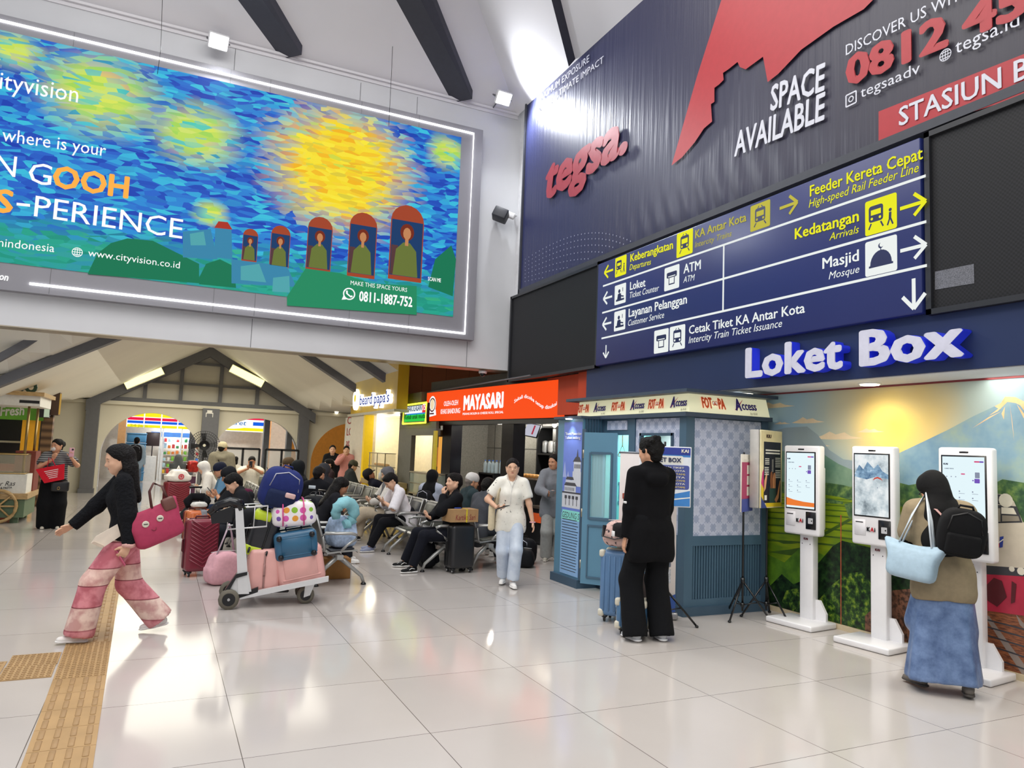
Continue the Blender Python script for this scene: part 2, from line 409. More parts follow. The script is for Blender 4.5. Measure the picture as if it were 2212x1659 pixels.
# corridor floor level, back of the far corridor, far ceiling
b = MB(); b.span((-9, 31.6, 0), (9, 31.8, 3.2)); struct(b.build('wall_back', mat('e9e4da', .7)))
b = MB(); b.span((-9, DA + .2, 3.15), (9, 31.8, 3.25)); struct(b.build('ceiling_corridor', mat('f1efe9', .8)))
light('corridor_lamp', 'POINT', (.3, 28.6, 2.9), 110, (1, 1, 1), .12); light('corridor_lamp', 'POINT', (4.6, 28.6, 2.9), 90, (1, .98, .93), .12)
light('corridor_lamp', 'POINT', (.3, 25.0, 2.9), 18, (1, 1, 1), .1)
# left side wall of the low hall (shop fronts stand before it)
b = MB(); b.span((-6.2, YB, 0), (-6, 31.6, 3.0)); struct(b.build('wall_left', M_cream))
# right side of the low hall behind the shop fronts
b = MB(); b.span((7.9, 9.3, 0), (8.1, 31.6, 4.6)); struct(b.build('wall_shops', mat('6f7370', .6)))
# ================================================================ big LED billboard
YS = YB - .16
bb = thing('led_billboard', 'huge glowing blue and yellow LED advertising screen in a grey frame', 'billboard', (0, YB - .08, 3.49))
b = MB(); b.span((-6.6, YS, 3.50), (4.80, YB - .002, 7.31)); b.build('frame', M_panel, bb, True)
A = Art((0, YS, 0), (1, 0, 0), bb)
def scr(nt, N, L, b):
    tc = N.new('ShaderNodeTexCoord'); sp = N.new('ShaderNodeSeparateXYZ'); L.new(tc.outputs['Object'], sp.inputs[0])
    mp = N.new('ShaderNodeMapping'); mp.inputs['Scale'].default_value = (1.3, 1, 4.5); mp.inputs['Rotation'].default_value = (0, R_(-18), 0); L.new(tc.outputs['Object'], mp.inputs[0])
    n0 = N.new('ShaderNodeTexNoise'); n0.inputs['Scale'].default_value = 1.1; n0.inputs['Detail'].default_value = 2; L.new(tc.outputs['Object'], n0.inputs['Vector'])
    va = N.new('ShaderNodeVectorMath'); va.operation = 'MULTIPLY_ADD'; va.inputs[1].default_value = (.45, .45, .9); L.new(n0.outputs['Color'], va.inputs[0]); L.new(mp.outputs[0], va.inputs[2])
    vo = N.new('ShaderNodeTexVoronoi'); vo.inputs['Scale'].default_value = 4.2; L.new(va.outputs[0], vo.inputs['Vector'])
    def ramp(st, fac):
        r = N.new('ShaderNodeValToRGB'); r.color_ramp.interpolation = 'LINEAR'; e = r.color_ramp.elements
        while len(e) < len(st): e.new(.5)
        for i, (p, c) in enumerate(st): e[i].position = p; e[i].color = srgb(c)
        L.new(fac, r.inputs[0]); return r.outputs[0]
    sx = N.new('ShaderNodeSeparateXYZ'); L.new(vo.outputs['Color'], sx.inputs[0])
    blue = ramp([(0, '1c3fae'), (.35, '2a63c8'), (.6, '2f8fd6'), (.8, '3cc0dc'), (1, '2456be')], sx.outputs[0])
    yel = ramp([(0, 'f3d322'), (.5, 'f8e63a'), (.75, 'f2b21e'), (1, 'c9dc4a')], sx.outputs[1])
    grn = ramp([(0, '1f8f7c'), (.5, '2aa58c'), (.8, '2f93a8'), (1, '37b07a')], sx.outputs[1])
    lime = ramp([(0, '9ed45a'), (.5, 'd9e45c'), (.8, '4cc7b8'), (1, 'f2d24a')], sx.outputs[2])
    def math_(op, a, b_=None):
        q = N.new('ShaderNodeMath'); q.operation = op
        for i, v in enumerate((a, b_)):
            if v is None: continue
            if isinstance(v, (int, float)): q.inputs[i].default_value = v
            else: L.new(v, q.inputs[i])
        return q.outputs[0]
    rag = math_('MULTIPLY', math_('SUBTRACT', sx.outputs[2], .5), .34)
    def blob(cx_, cz_, rx, rz, soft):
        a = math_('DIVIDE', math_('SUBTRACT', sp.outputs[0], cx_), rx); c = math_('DIVIDE', math_('SUBTRACT', sp.outputs[2], cz_ - 3.49), rz)
        dd = math_('SQRT', math_('ADD', math_('MULTIPLY', a, a), math_('MULTIPLY', c, c)))
        q = N.new('ShaderNodeMapRange'); q.inputs[1].default_value = 1 + soft; q.inputs[2].default_value = 1 - soft; L.new(math_('ADD', dd, rag), q.inputs[0]); return q.outputs[0]
    cur = blue
    def mixin(fac, colr):
        nonlocal cur
        x = N.new('ShaderNodeMixRGB'); L.new(fac, x.inputs[0]); L.new(cur, x.inputs[1]); L.new(colr, x.inputs[2]); cur = x.outputs[0]
    gz_ = N.new('ShaderNodeMapRange'); gz_.inputs[1].default_value = 1.15; gz_.inputs[2].default_value = .75; L.new(math_('ADD', sp.outputs[2], rag), gz_.inputs[0]); mixin(gz_.outputs[0], grn)
    u, v = A.uv(740, 362); mixin(blob(u, v, 1.02, .95, .35), yel)
    for (px, py, r) in ((215, 200, .62), (425, 290, .5), (30, 110, .28), (965, 330, .3), (455, 462, .2)):
        u, v = A.uv(px, py); mixin(blob(u, v, r, r * .8, .5), lime)
    b.inputs['Base Color'].default_value = (0, 0, 0, 1); L.new(cur, b.inputs['Emission Color']); b.inputs['Emission Strength'].default_value = 1.0
M_scr = nodemat(scr, .5, .1)
(u1, v1), (u0b, v0b) = A.uv(998, 308), A.uv(975, 690)
b = MB(); b.span((-6.2, YS - .012, 3.87), (u1 - .02, YS, 7.08)); b.build('screen', M_scr, bb, True)
M_led = glow('ffffff', 5.0); M_w = glow('ffffff', 1.0); M_wr = glow('f4f6f2', .95); M_or = glow('ffb24a', 1.0)
for nm, P in (('light_strip', [(-6.3, 7.22), (4.62, 7.20), (4.62, 3.60), (-1.78, 3.62)]),):
    b = MB(); b.tube([(x, YS - .006, z) for x, z in P], .018, 6); b.build(nm, M_led, bb, True)
b = MB()
for x in (-1.55, .55, 1.14, 2.6, 3.6): b.span((x, YS - .002, 3.51), (x + .006, YS, 3.86)); b.span((x, YS - .002, 7.09), (x + .006, YS, 7.30))
b.build('panel_joints', M_grey, bb, True)
A2 = Art((0, YS - .013, 0), (1, 0, 0), bb)
# arched picture panels of growing size, and a small town
Ms = [glow(c, .9) for c in ('a8482c', '1c3f6e', '6d7a3a', 'c98a5c', '7a2e1c', '5a3b3e', 'd9c26a')]
def archp(px, top, bot, w_):
    (ua, va), (ub, vb) = A2.uv(px - w_ / 2, (top + bot) / 2), A2.uv(px + w_ / 2, (top + bot) / 2); vt = A2.uv(px, top)[1]; vb = A2.uv(px, bot)[1]; r = (ub - ua) / 2; c = (ua + ub) / 2
    P = [(ua, vb), (ub, vb)] + [(c + r * math.cos(R_(a)), vt - r + r * math.sin(R_(a))) for a in range(0, 181, 20)]
    Q = [(ua + .06 * r, vb + .25 * r), (ub - .06 * r, vb + .25 * r), (ub - .06 * r, vt - r * .95), (ua + .06 * r, vt - r * .95)]
    h = vt - vb
    A2.multi('arched_panel', [(Ms[0], [P]), (Ms[1], [Q]), (Ms[5], [rect(ua + .1 * r, vb + .3 * r, ua + .5 * r, vb + .45 * h)]), (Ms[2], [[(c - .75 * r, vb + .27 * r), (c + .75 * r, vb + .27 * r), (c + .6 * r, vb + .4 * h), (c + .2 * r, vb + .5 * h), (c - .2 * r, vb + .5 * h), (c - .62 * r, vb + .4 * h)]]),
                              (Ms[4], [disc(c, vb + .64 * h, .42 * r, 14, .5 * r)]), (Ms[3], [disc(c, vb + .62 * h, .24 * r, 12, .36 * r), rect(c - .1 * r, vb + .46 * h, c + .1 * r, vb + .56 * h)])], .001)
for a in ((540, 494, 566, 33), (605, 487, 580, 42), (690, 468, 587, 54), (783, 459, 600, 60), (878, 443, 607, 72)): archp(*a)
Mt = [glow(c, .85) for c in ('3f8fb6', '2f78a8', 'b8392a', '58b0b8', '1d7f5a', '2a9468')]
A2.multi('town_picture', [(Mt[4], [[(190, 590), (210, 548), (240, 525), (275, 515), (330, 520), (380, 545), (430, 570), (430, 612), (190, 592)], [(430, 600), (445, 570), (475, 560), (505, 575), (510, 622), (430, 614)], [(925, 620), (940, 560), (975, 530), (985, 560), (978, 640)]]),
                          (Mt[0], [[(395, 500), (455, 495), (470, 560), (395, 556)], [(500, 560), (620, 575), (640, 620), (500, 612)], [(465, 490), (500, 494), (502, 560), (463, 556)]]), (Mt[3], [[(520, 575), (560, 570), (575, 610), (520, 605)], [(590, 600), (625, 596), (626, 632), (588, 630)], [(410, 505), (440, 500), (445, 530), (412, 530)]]),
                          (Mt[2], [[(463, 492), (472, 478), (492, 480), (502, 496)]]), (Mt[5], [[(620, 640), (660, 580), (735, 590), (800, 612), (900, 618), (900, 680), (620, 660)]])], .0005, True)
A2.text('cityvision', M_w, (-27, 187), (168, 222), 149)
A2.text('where is your', M_w, (4, 304), (228, 338), 276)
A2.text('N', M_w, (-12, 376), (33, 383), 331, spacing=1); A2.text('G', M_w, (60, 394), (110, 402), 349); A2.text('OOH', M_or, (112, 403), (277, 428), 357, bold=.035)
A2.text('S', M_or, (-14, 456), (27, 461), 408, bold=.03); A2.poly('lettering', M_w, [[(36, 438), (65, 441), (65, 447), (36, 444)]], .006, True); A2.text('PERIENCE', M_w, (73, 467), (393, 516), 422)
A2.text('nindonesia', M_w, (-4, 532), (117, 545), 514); A2.text('www.cityvision.co.id', M_w, (190, 553), (388, 580), 538)
A2.text('MAKE THIS SPACE YOURS', M_w, (757, 615), (879, 631), 606); A2.text('0811-1887-752', M_w, (775, 650), (890, 663), 629, bold=.03); A2.text('SCAN ME', M_w, (924, 606), (952, 610), 598, bold=.02)
def globe(Ar, px, py, rp, m_):
    u, v = Ar.uv(px, py); r = abs(Ar.uv(px + rp, py)[0] - u) if Ar.N.y < -.5 else abs(Ar.uv(px, py + rp)[1] - v); w_ = r * .13
    P = ringp(u, v, r, w_) + [stroke((u, v - r), (u, v + r), w_), stroke((u - r, v), (u + r, v), w_), stroke((u - .85 * r, v + .5 * r), (u + .85 * r, v + .5 * r), w_), stroke((u - .85 * r, v - .5 * r), (u + .85 * r, v - .5 * r), w_)]
    Ein = [[(u + .5 * r * math.cos(a), v + r * math.sin(a)), (u + .5 * r * math.cos(a2), v + r * math.sin(a2)), (u + .4 * r * math.cos(a2), v + .93 * r * math.sin(a2)), (u + .4 * r * math.cos(a), v + .93 * r * math.sin(a))] for a, a2 in [(k * math.pi / 10, (k + 1) * math.pi / 10) for k in range(20)]]
    return Ar.poly('globe_icon', m_, P + Ein, .005)
globe(A2, 167, 545, 12, M_w)
u, v = A2.uv(754, 635); r = .1
A2.poly('call_icon', M_w, ringp(u, v, r, .02) + [[(u - r * 1.15, v - r * 1.1), (u - .4 * r, v - .95 * r), (u - .9 * r, v - .4 * r)], stroke((u - .04, v + .05), (u - .035, v - .005), .028), stroke((u - .035, v), (u + .03, v - .045), .022), stroke((u + .02, v - .045), (u + .055, v - .03), .028)], .006)
A2f = Art((0, YS - .002, 0), (1, 0, 0), bb); A2f.text('on', M_w, (-2, 604), (18, 607), 589, bold=.03, shear=.2)
# ================================================================ tall banner
YL = 11.48
bn = thing('advertising_banner', 'dark glossy vinyl banner with a red emblem, stretched on the upper right wall', 'banner', (WF, 5.7, 4.38))
def vinyl(nt, N, L, b):
    tc = N.new('ShaderNodeTexCoord'); mp = N.new('ShaderNodeMapping'); mp.inputs['Scale'].default_value = (1, 9, .35); L.new(tc.outputs['Object'], mp.inputs[0])
    n = N.new('ShaderNodeTexNoise'); n.inputs['Scale'].default_value = 1.6; n.inputs['Detail'].default_value = 3; L.new(mp.outputs[0], n.inputs['Vector'])
    bp = N.new('ShaderNodeBump'); bp.inputs['Strength'].default_value = .22; bp.inputs['Distance'].default_value = .05; L.new(n.outputs['Fac'], bp.inputs['Height']); L.new(bp.outputs[0], b.inputs['Normal'])
    sp = N.new('ShaderNodeSeparateXYZ'); L.new(tc.outputs['Object'], sp.inputs[0])
    mr = N.new('ShaderNodeMapRange'); mr.inputs[1].default_value = -2; mr.inputs[2].default_value = 6; L.new(sp.outputs[1], mr.inputs[0])
    r = N.new('ShaderNodeValToRGB'); r.color_ramp.elements[0].color = srgb('34313d'); r.color_ramp.elements[1].color = srgb('2b3058'); L.new(mr.outputs[0], r.inputs[0]); L.new(r.outputs[0], b.inputs['Base Color'])
M_vin = nodemat(vinyl, .42, .5)
def sheet(y0, y1, z0, z1, x, ny, nz, fn):
    b = MB(); G = [[b.bm.verts.new((x - fn(y0 + (y1 - y0) * i / ny, z0 + (z1 - z0) * j / nz), y0 + (y1 - y0) * i / ny, z0 + (z1 - z0) * j / nz)) for j in range(nz + 1)] for i in range(ny + 1)]
    for i in range(ny):
        for j in range(nz):
            f = b._f([G[i][j], G[i + 1][j], G[i + 1][j + 1], G[i][j + 1]]); f.smooth = True
    return b
def sag(y, z):
    # gathered folds along the bottom edge near the middle
    k = math.exp(-((y - 6.7) / 1.5) ** 2) * max(0, 1 - (z - 4.42) / .75); return .02 * k * (1 + math.sin(y * 21 + math.sin(z * 6) * 1.5)) * min(1, (z - 4.4) * 6 + .2)
sheet(-2.5, YL, 4.42, 7.92, WF - .02, 260, 36, sag).build('banner_sheet', M_vin, bn, True)
b = MB(); b.span((WF - .05, -2.5, 4.36), (WF + .08, YL + .03, 4.44)); b.span((WF - .05, -2.5, 7.90), (WF + .08, YL + .03, 7.96)); b.span((WF - .05, YL, 4.36), (WF + .08, YL + .05, 7.96))
b.build('frame', mat('3a3c45', .5), bn, True)
AB = Art((WF - .046, 0, 0), (0, -1, 0), bn)
M_red = mat('ac353b', .4, var=.04, spec=.4); M_pw = mat('cfd0da', .4, var=.02); M_rd2 = mat('a03644', .4)
z2 = lambda L_: [(1106 + x / 2, y / 2) for x, y in L_]
AB.poly('red_emblem', M_red, [z2([(905, 0), (800, 330), (690, 715), (735, 680), (790, 615), (830, 555), (865, 525), (860, 450), (875, 440), (875, 380), (895, 365), (915, 345), (912, 315), (935, 300), (975, 268), (985, 290), (1010, 300), (1085, 245), (1105, 355), (1150, 320), (1250, 215), (1390, 115), (1520, 40), (1560, 0), (1500, -250), (1000, -250)])], .002, True)
AB.text('tegsa.', M_rd2, (1178, 430), (1357, 322), 352, bold=.05, shear=.18)
AB.text('MAXIMUM EXPOSURE', M_pw, (1160, 224), (1273, 133), 211); AB.text('& THE ULTIMATE IMPACT', M_pw, (1160, 243), (1304, 135), 231)
AB.text('SPACE', M_pw, (1665, 240), (1784, 193), 188, bold=.025, shear=.08); AB.text('AVAILABLE', M_pw, (1587, 338), (1784, 256), 289, bold=.025, shear=.08)
AB.text('DISCOVER US WITH', M_pw, (1828, 120), (2100, -12), 98); AB.text('0812 45', M_red, (1828, 187), (2225, 26), 128, bold=.05)
AB.text('tegsaadv', M_pw, (1860, 212), (1988, 157), 190); AB.text('tegsa.id', M_pw, (2065, 117), (2203, 55), 88); globe(AB, 2043, 119, 13, M_pw)
u, v = AB.uv(1839, 214); r = .055; AB.poly('photo_icon', M_pw, [stroke((u - r, v - r), (u + r, v - r), .014), stroke((u + r, v - r), (u + r, v + r), .014), stroke((u + r, v + r), (u - r, v + r), .014), stroke((u - r, v + r), (u - r, v - r), .014)] + ringp(u, v, .03, .011, 14), .004)
AB.poly('red_box', M_red, [[(1898, 241), (2300, 82), (2300, 178), (1898, 307)]], .001, True); AB.text('STASIUN B', M_pw, (1943, 273), (2226, 166), 234, bold=.015)
D_ = []
for k in range(7):
    for i in range(34):
        t = i / 33; px = 1135 + 250 * t; py = 560 + 8 * k + (-70 - 4 * k) * math.sin(t * 2.2) * (1 - .12 * k) + 30 * t * t; u, v = AB.uv(px, py)
        if v > 4.46: D_.append(rect(u - .008, v - .008, u + .008, v + .008))
AB.poly('dot_pattern', mat('a9acc0', .5), D_, .002)
# ================================================================ wayfinding sign
ws = thing('wayfinding_sign', 'long navy direction sign with yellow and white lettering, arrows and pictograms', 'sign', (WF - .05, 6.3, 2.84))
b = MB(); b.rbox((WF - .04, 6.345, 3.575), (.08, 4.95, 1.47), .012, 2); b.build('panel', mat('222c63', .35, 0, .10, .02, 2), ws, True)
M_y = glow('f0ee20', .95); M_yd = glow('cfc548', .85); M_sw = glow('f2f7f4', .95); M_ink = mat('1c2450', .4)
AW = Art((WF - .08, 0, 0), (0, -1, 0), ws)
z7 = lambda x, y: (1260 + x / 2.765, 300 + y / 2.765)
def u7(x, y): return AW.uv(*z7(x, y))
vL = [u7(118, 880)[1], u7(840, 835)[1], u7(832, 1030)[1]]; uL, uR, uM = u7(118, 880)[0], u7(2050, 500)[0], u7(838, 800)[0]
AW.poly('divider_lines', M_sw, [rect(uL, z_ - .012, uR, z_ + .012) for z_ in vL] + [rect(uM - .012, vL[2], uM + .012, vL[0])], .002)
def t7(s, m_, a, b_, top, **k): AW.text(s, m_, z7(*a), z7(*b_), z7(a[0], top)[1], e=.003, **k)
for a in (('Keberangkatan', M_y, (282, 735), (537, 655), 690, .015, 0), ('Departures', M_y, (277, 785), (405, 750), 752, 0, .25), ('KA Antar Kota', M_yd, (670, 595), (975, 490), 548, .012, 0), ('Intercity Trains', M_yd, (667, 650), (887, 580), 618, 0, .25),
          ('Feeder Kereta Cepat', M_y, (1355, 345), (2030, 118), 282, .015, 0), ('High-speed Rail Feeder Line', M_y, (1348, 412), (2005, 195), 366, 0, .25), ('Kedatangan', M_y, (1265, 600), (1648, 490), 538, .02, 0), ('Arrivals', M_y, (1470, 608), (1648, 560), 565, 0, .25),
          ('Masjid', M_sw, (1430, 777), (1648, 727), 714, .015, 0), ('Mosque', M_sw, (1467, 840), (1650, 797), 797, 0, .25), ('Loket', M_sw, (280, 903), (372, 880), 857, .015, 0), ('Ticket Counter', M_sw, (278, 952), (453, 907), 917, 0, .25), ('ATM', M_sw, (600, 805), (703, 777), 752, .015, 0), ('ATM', M_sw, (598, 860), (667, 843), 825, 0, .25),
          ('Layanan Pelanggan', M_sw, (272, 1065), (620, 982), 1017, .015, 0), ('Customer Service', M_sw, (268, 1118), (483, 1068), 1083, 0, .25), ('Cetak Tiket KA Antar Kota', M_sw, (632, 1167), (1325, 1037), 1118, .015, 0), ('Intercity Train Ticket Issuance', M_sw, (630, 1222), (1188, 1122), 1183, 0, .25)):
    t7(*a[:5], bold=a[5], shear=a[6])
def arr(x, y, L_, ang, m_): u, v = u7(x, y); AW.poly('arrow', m_, arrow(u, v, L_, ang, L_ * .14), .003)
for a in ((154, 790, .21, 180, M_y), (148, 948, .21, 180, M_sw), (143, 1103, .21, 180, M_sw), (136, 1268, .17, 270, M_sw), (1224, 398, .22, 0, M_yd), (1965, 396, .22, 0, M_y), (1967, 652, .22, 0, M_sw), (1975, 920, .24, 270, M_sw)): arr(*a)
def picto(x, y, s, kind, m_):
    u, v = u7(x, y); h = s / 2; P = []
    if kind in ('train', 'tram'):
        P = [rrect(u - .26 * s, v - .2 * s, u + .26 * s, v + .32 * s, .08 * s), stroke((u - .2 * s, v - .22 * s), (u - .3 * s, v - .36 * s), .05 * s), stroke((u + .2 * s, v - .22 * s), (u + .3 * s, v - .36 * s), .05 * s), stroke((u - .12 * s, v + .32 * s), (u - .06 * s, v + .4 * s), .04 * s), stroke((u + .12 * s, v + .32 * s), (u + .06 * s, v + .4 * s), .04 * s)]
        Q = [rect(u - .19 * s, v + .0 * s, u + .19 * s, v + .2 * s), disc(u - .16 * s, v - .1 * s, .05 * s, 10), disc(u + .16 * s, v - .1 * s, .05 * s, 10)]
    elif kind == 'walk':
        P = [rrect(u - .38 * s, v - .15 * s, u + .08 * s, v + .32 * s, .08 * s), stroke((u - .3 * s, v - .18 * s), (u - .38 * s, v - .34 * s), .05 * s), stroke((u, v - .18 * s), (u + .08 * s, v - .34 * s), .05 * s), disc(u + .3 * s, v + .06 * s, .05 * s, 10), stroke((u + .3 * s, v), (u + .29 * s, v - .18 * s), .08 * s), stroke((u + .29 * s, v - .16 * s), (u + .21 * s, v - .36 * s), .05 * s), stroke((u + .3 * s, v - .16 * s), (u + .38 * s, v - .36 * s), .05 * s)]
        Q = [rect(u - .31 * s, v + .05 * s, u + .01 * s, v + .2 * s), disc(u - .28 * s, v - .05 * s, .04 * s, 10), disc(u - .02 * s, v - .05 * s, .04 * s, 10)]
    elif kind == 'atm':
        P = [rrect(u - .34 * s, v + .02 * s, u + .34 * s, v + .26 * s, .06 * s), rect(u - .2 * s, v - .28 * s, u + .2 * s, v + .06 * s)]; Q = [rect(u - .24 * s, v + .06 * s, u + .24 * s, v + .1 * s), rect(u - .15 * s, v - .23 * s, u + .15 * s, v + .02 * s)]
    elif kind == 'desk':
        P = [disc(u - .08 * s, v + .16 * s, .1 * s, 12), [(u - .26 * s, v - .24 * s), (u + .1 * s, v - .24 * s), (u + .08 * s, v + .02 * s), (u - .06 * s, v + .06 * s), (u - .2 * s, v + .02 * s)], rect(u - .36 * s, v - .34 * s, u + .36 * s, v - .24 * s), stroke((u + .06 * s, v - .1 * s), (u + .32 * s, v - .16 * s), .07 * s), rect(u + .2 * s, v + .1 * s, u + .25 * s, v + .3 * s)]; Q = []
    else:
        P = [[(u + .34 * s * math.cos(R_(a)), v - .22 * s + .4 * s * math.sin(R_(a))) for a in range(0, 181, 15)], rect(u - .38 * s, v - .28 * s, u + .38 * s, v - .22 * s), rect(u - .015 * s, v + .15 * s, u + .015 * s, v + .24 * s)] + [disc(u, v + .3 * s, .08 * s, 12)]; Q = [disc(u + .03 * s, v + .32 * s, .065 * s, 12)]
    AW.multi('pictogram', [(m_, [rrect(u - h, v - h, u + h, v + h, .06 * s)]), (M_ink, P), (m_, Q)], .002)
for a in ((224, 760, .27, 'walk', M_y), (606, 624, .30, 'train', M_y), (1057, 460, .28, 'tram', M_yd), (1777, 453, .31, 'walk', M_y), (221, 927, .27, 'desk', M_sw), (529, 830, .29, 'atm', M_sw), (218, 1085, .27, 'desk', M_sw), (1778, 700, .31, 'dome', M_sw), (466, 1208, .29, 'atm', M_sw), (562, 1187, .29, 'train', M_sw)): picto(*a)
# ================================================================ two dark display walls
def ledm(nt, N, L, b):
    tc = N.new('ShaderNodeTexCoord'); br = N.new('ShaderNodeTexChecker'); br.inputs['Scale'].default_value = 60; br.inputs[1].default_value = srgb('1a1a1c'); br.inputs[2].default_value = srgb('242427'); L.new(tc.outputs['Object'], br.inputs[0]); L.new(br.outputs[0], b.inputs['Base Color'])
M_dsp = nodemat(ledm, .55, .3)
for nm, ya, yb, za, zb, lab in (('display_wall', 8.83, 11.80, 2.82, 4.36, 'switched-off black LED display to the left of the navy direction sign'), ('display_wall', -1.5, 3.85, 2.82, 4.34, 'switched-off black LED display to the right of the navy direction sign, with painted glare')):
    t = thing(nm, lab, 'display', (WF, (ya + yb) / 2, za))
    b = MB(); b.span((WF - .03, ya, za), (WF + .07, yb, zb)); b.build('screen', M_dsp, t, True)
    b = MB(); w_ = .045
    for q in (((ya, za), (yb, za + w_)), ((ya, zb - w_), (yb, zb)), ((ya, za), (ya + w_, zb)), ((yb - w_, za), (yb, zb))): b.span((WF - .06, q[0][0], q[0][1]), (WF - .031, q[1][0], q[1][1]))
    b.build('frame', mat('2b2c30', .35), t, True)
    if yb < 5:
        Ad = Art((WF - .031, 0, 0), (0, -1, 0), t); Ad.poly('painted_glare', mat('77777c', .3, .3, var=.5, scale=160), [[(2020, 587), (2104, 570), (2105, 612), (2020, 626)]], .002, True)  # glare on the dark screen, painted as a lighter speckled patch
# ================================================================ raised letters
lk = thing('raised_letter_sign', 'big raised silver capital-and-lowercase letters with blue sides above the kiosks', 'sign', (WF, 4.7, 2.42))
AL = Art((WF, 0, 0), (0, -1, 0), lk); M_bl = mat('2433c8', .4, 0, .25)
P0, P1 = AL.uv(1618, 816), AL.uv(2075, 776); hL = .285
P0 = (P0[0] + .06, 2.462); P1 = (P1[0] + .10, 2.462)
um = P0[0] + (P1[0] - P0[0]) * .525
for st, a_, c_ in (('Loket', P0, (um, P0[1])), ('Box', (um + .17, P0[1]), P1)):
    AL.text(st, M_bl, a_, c_, hL, .0, .045, px=False, name='letter_sides', depth=.10, spacing=1.05); AL.text(st, mat('c9c9d8', .45, 0, .12), a_, c_, hL, .108, .045, px=False, name='letter_faces', spacing=1.05)
# ================================================================ lamps and cameras on the walls
def downlight(px, py, lab):
    c = F(px, py, 2.35); c.x = min(c.x, WM - .24); t = thing('ceiling_downlight', lab, 'lamp', (c.x, c.y, 2.352), group='lights in the soffit above the mural')
    b = MB(); b.lathe([(.09, -.012), (.1, -.006), (.1, 0)], (0, 0, 0), 24); b.build('trim_ring', mat('f2f2ee', .4), t)
    b = MB(); b.lathe([(.08, -.02), (.085, -.0125)], (0, 0, 0), 24); b.build('diffuser', glow('fff6d8', 6), t)
    light('downlight', 'SPOT', (c.x - .10, c.y, 2.32), 42, (1, .92, .76), .10, None, (c.x - .05, c.y, 0), 165, 1)
downlight(1885, 829, 'round ceiling light glowing above the middle kiosk'); downlight(1622, 850, 'round ceiling light glowing just above the photo booth roof')
for y_ in (2.7, 1.2): light('downlight', 'SPOT', (5.83, y_, 2.32), 42, (1, .92, .76), .10, None, (5.86, y_, 0), 165, 1)
def flood(c, tgt, lab):
    t = thing('floodlight', lab, 'lamp', c); d = (T(tgt) - T(c)).normalized(); x, y, _ = frame_rot(d); rot = Matrix((x, y, d)).transposed()
    b = MB(); b.rbox((0, 0, 0), (.30, .24, .07), .02, 2, rot); b.build('housing', mat('d8d8da', .4), t)
    b = MB(); b.rbox(d * .037, (.26, .2, .01), .004, 1, rot); b.build('lens', glow('ffffff', 14), t)
    b = MB(); b.tube([x * .16, x * .16 - d * .12, -x * .16 - d * .12, -x * .16], .012, 6); b.cyl(-d * .12, (0, YB - T(c).y, 0), .012, 8); b.build('bracket', M_grey, t)
    light('flood', 'SPOT', T(c) + d * .06, 420, (.93, .96, 1), .12, None, tgt, 172, .5); return t
flood(PY(472, 90, YB - .25), (1.0, 5, 3), 'bright floodlight on the wall above the blue LED screen')
flood((5.02, 11.45, 7.82), (5.3, 6.5, 4.2), 'bright oval floodlight in the corner between screen and banner')
t = thing('floodlight', 'small dark floodlight, unlit, on an arm on the pale wall beside the banner', 'lamp', PY(1090, 466, YB - .2))
b = MB(); rt = Matrix.Rotation(R_(25), 3, 'Y') @ Matrix.Rotation(R_(-30), 3, 'Z'); b.rbox((-.08, 0, 0), (.26, .22, .2), .02, 2, rt); b.build('housing', mat('24262e', .5), t)
b = MB(); b.rbox((.1, .02, .04), (.22, .06, .12), .02, 2, rt); b.tube([(.12, 0, .03), (.28, .1, .08), (.28, .21, .08)], .018, 8); b.build('bracket', mat('d9d9da', .4), t)
def dome_cam(c, lab):
    t = thing('security_camera', lab, 'camera', c); b = MB(); b.lathe([(.075, 0), (.075, -.04), (.065, -.05)], (0, 0, 0), 18); b.build('base', mat('efefef', .4), t)
    b = MB(); b.lathe([(.055, -.05), (.05, -.075), (.03, -.1), (.004, -.11)], (0, 0, 0), 18); b.build('dome', mat('1b1c1f', .12), t)
dome_cam(PY(1043, 801, YB + .12) + Vector((0, 0, -.0)), 'white dome security camera under the beam by the orange wall')
t = thing('hanging_wire', 'thin loose wire hanging down before the left part of the screen', 'wire', PY(350, 0, 11.4)); b = MB(); b.tube([PY(351, -10, 11.4), PY(349, 60, 11.4), PY(347, 110, 11.4), PY(340, 160, 11.4)], .004, 5); b.build('wire', M_blk, t, True)
t = thing('hanging_wire', 'thin loose wire hanging down before the right part of the screen', 'wire', PY(850, 0, 11.4)); b = MB(); b.tube([PY(852, -10, 11.4), PY(849, 80, 11.4), PY(846, 150, 11.4), PY(840, 270, 11.4)], .004, 5); b.build('wire', M_blk, t, True)
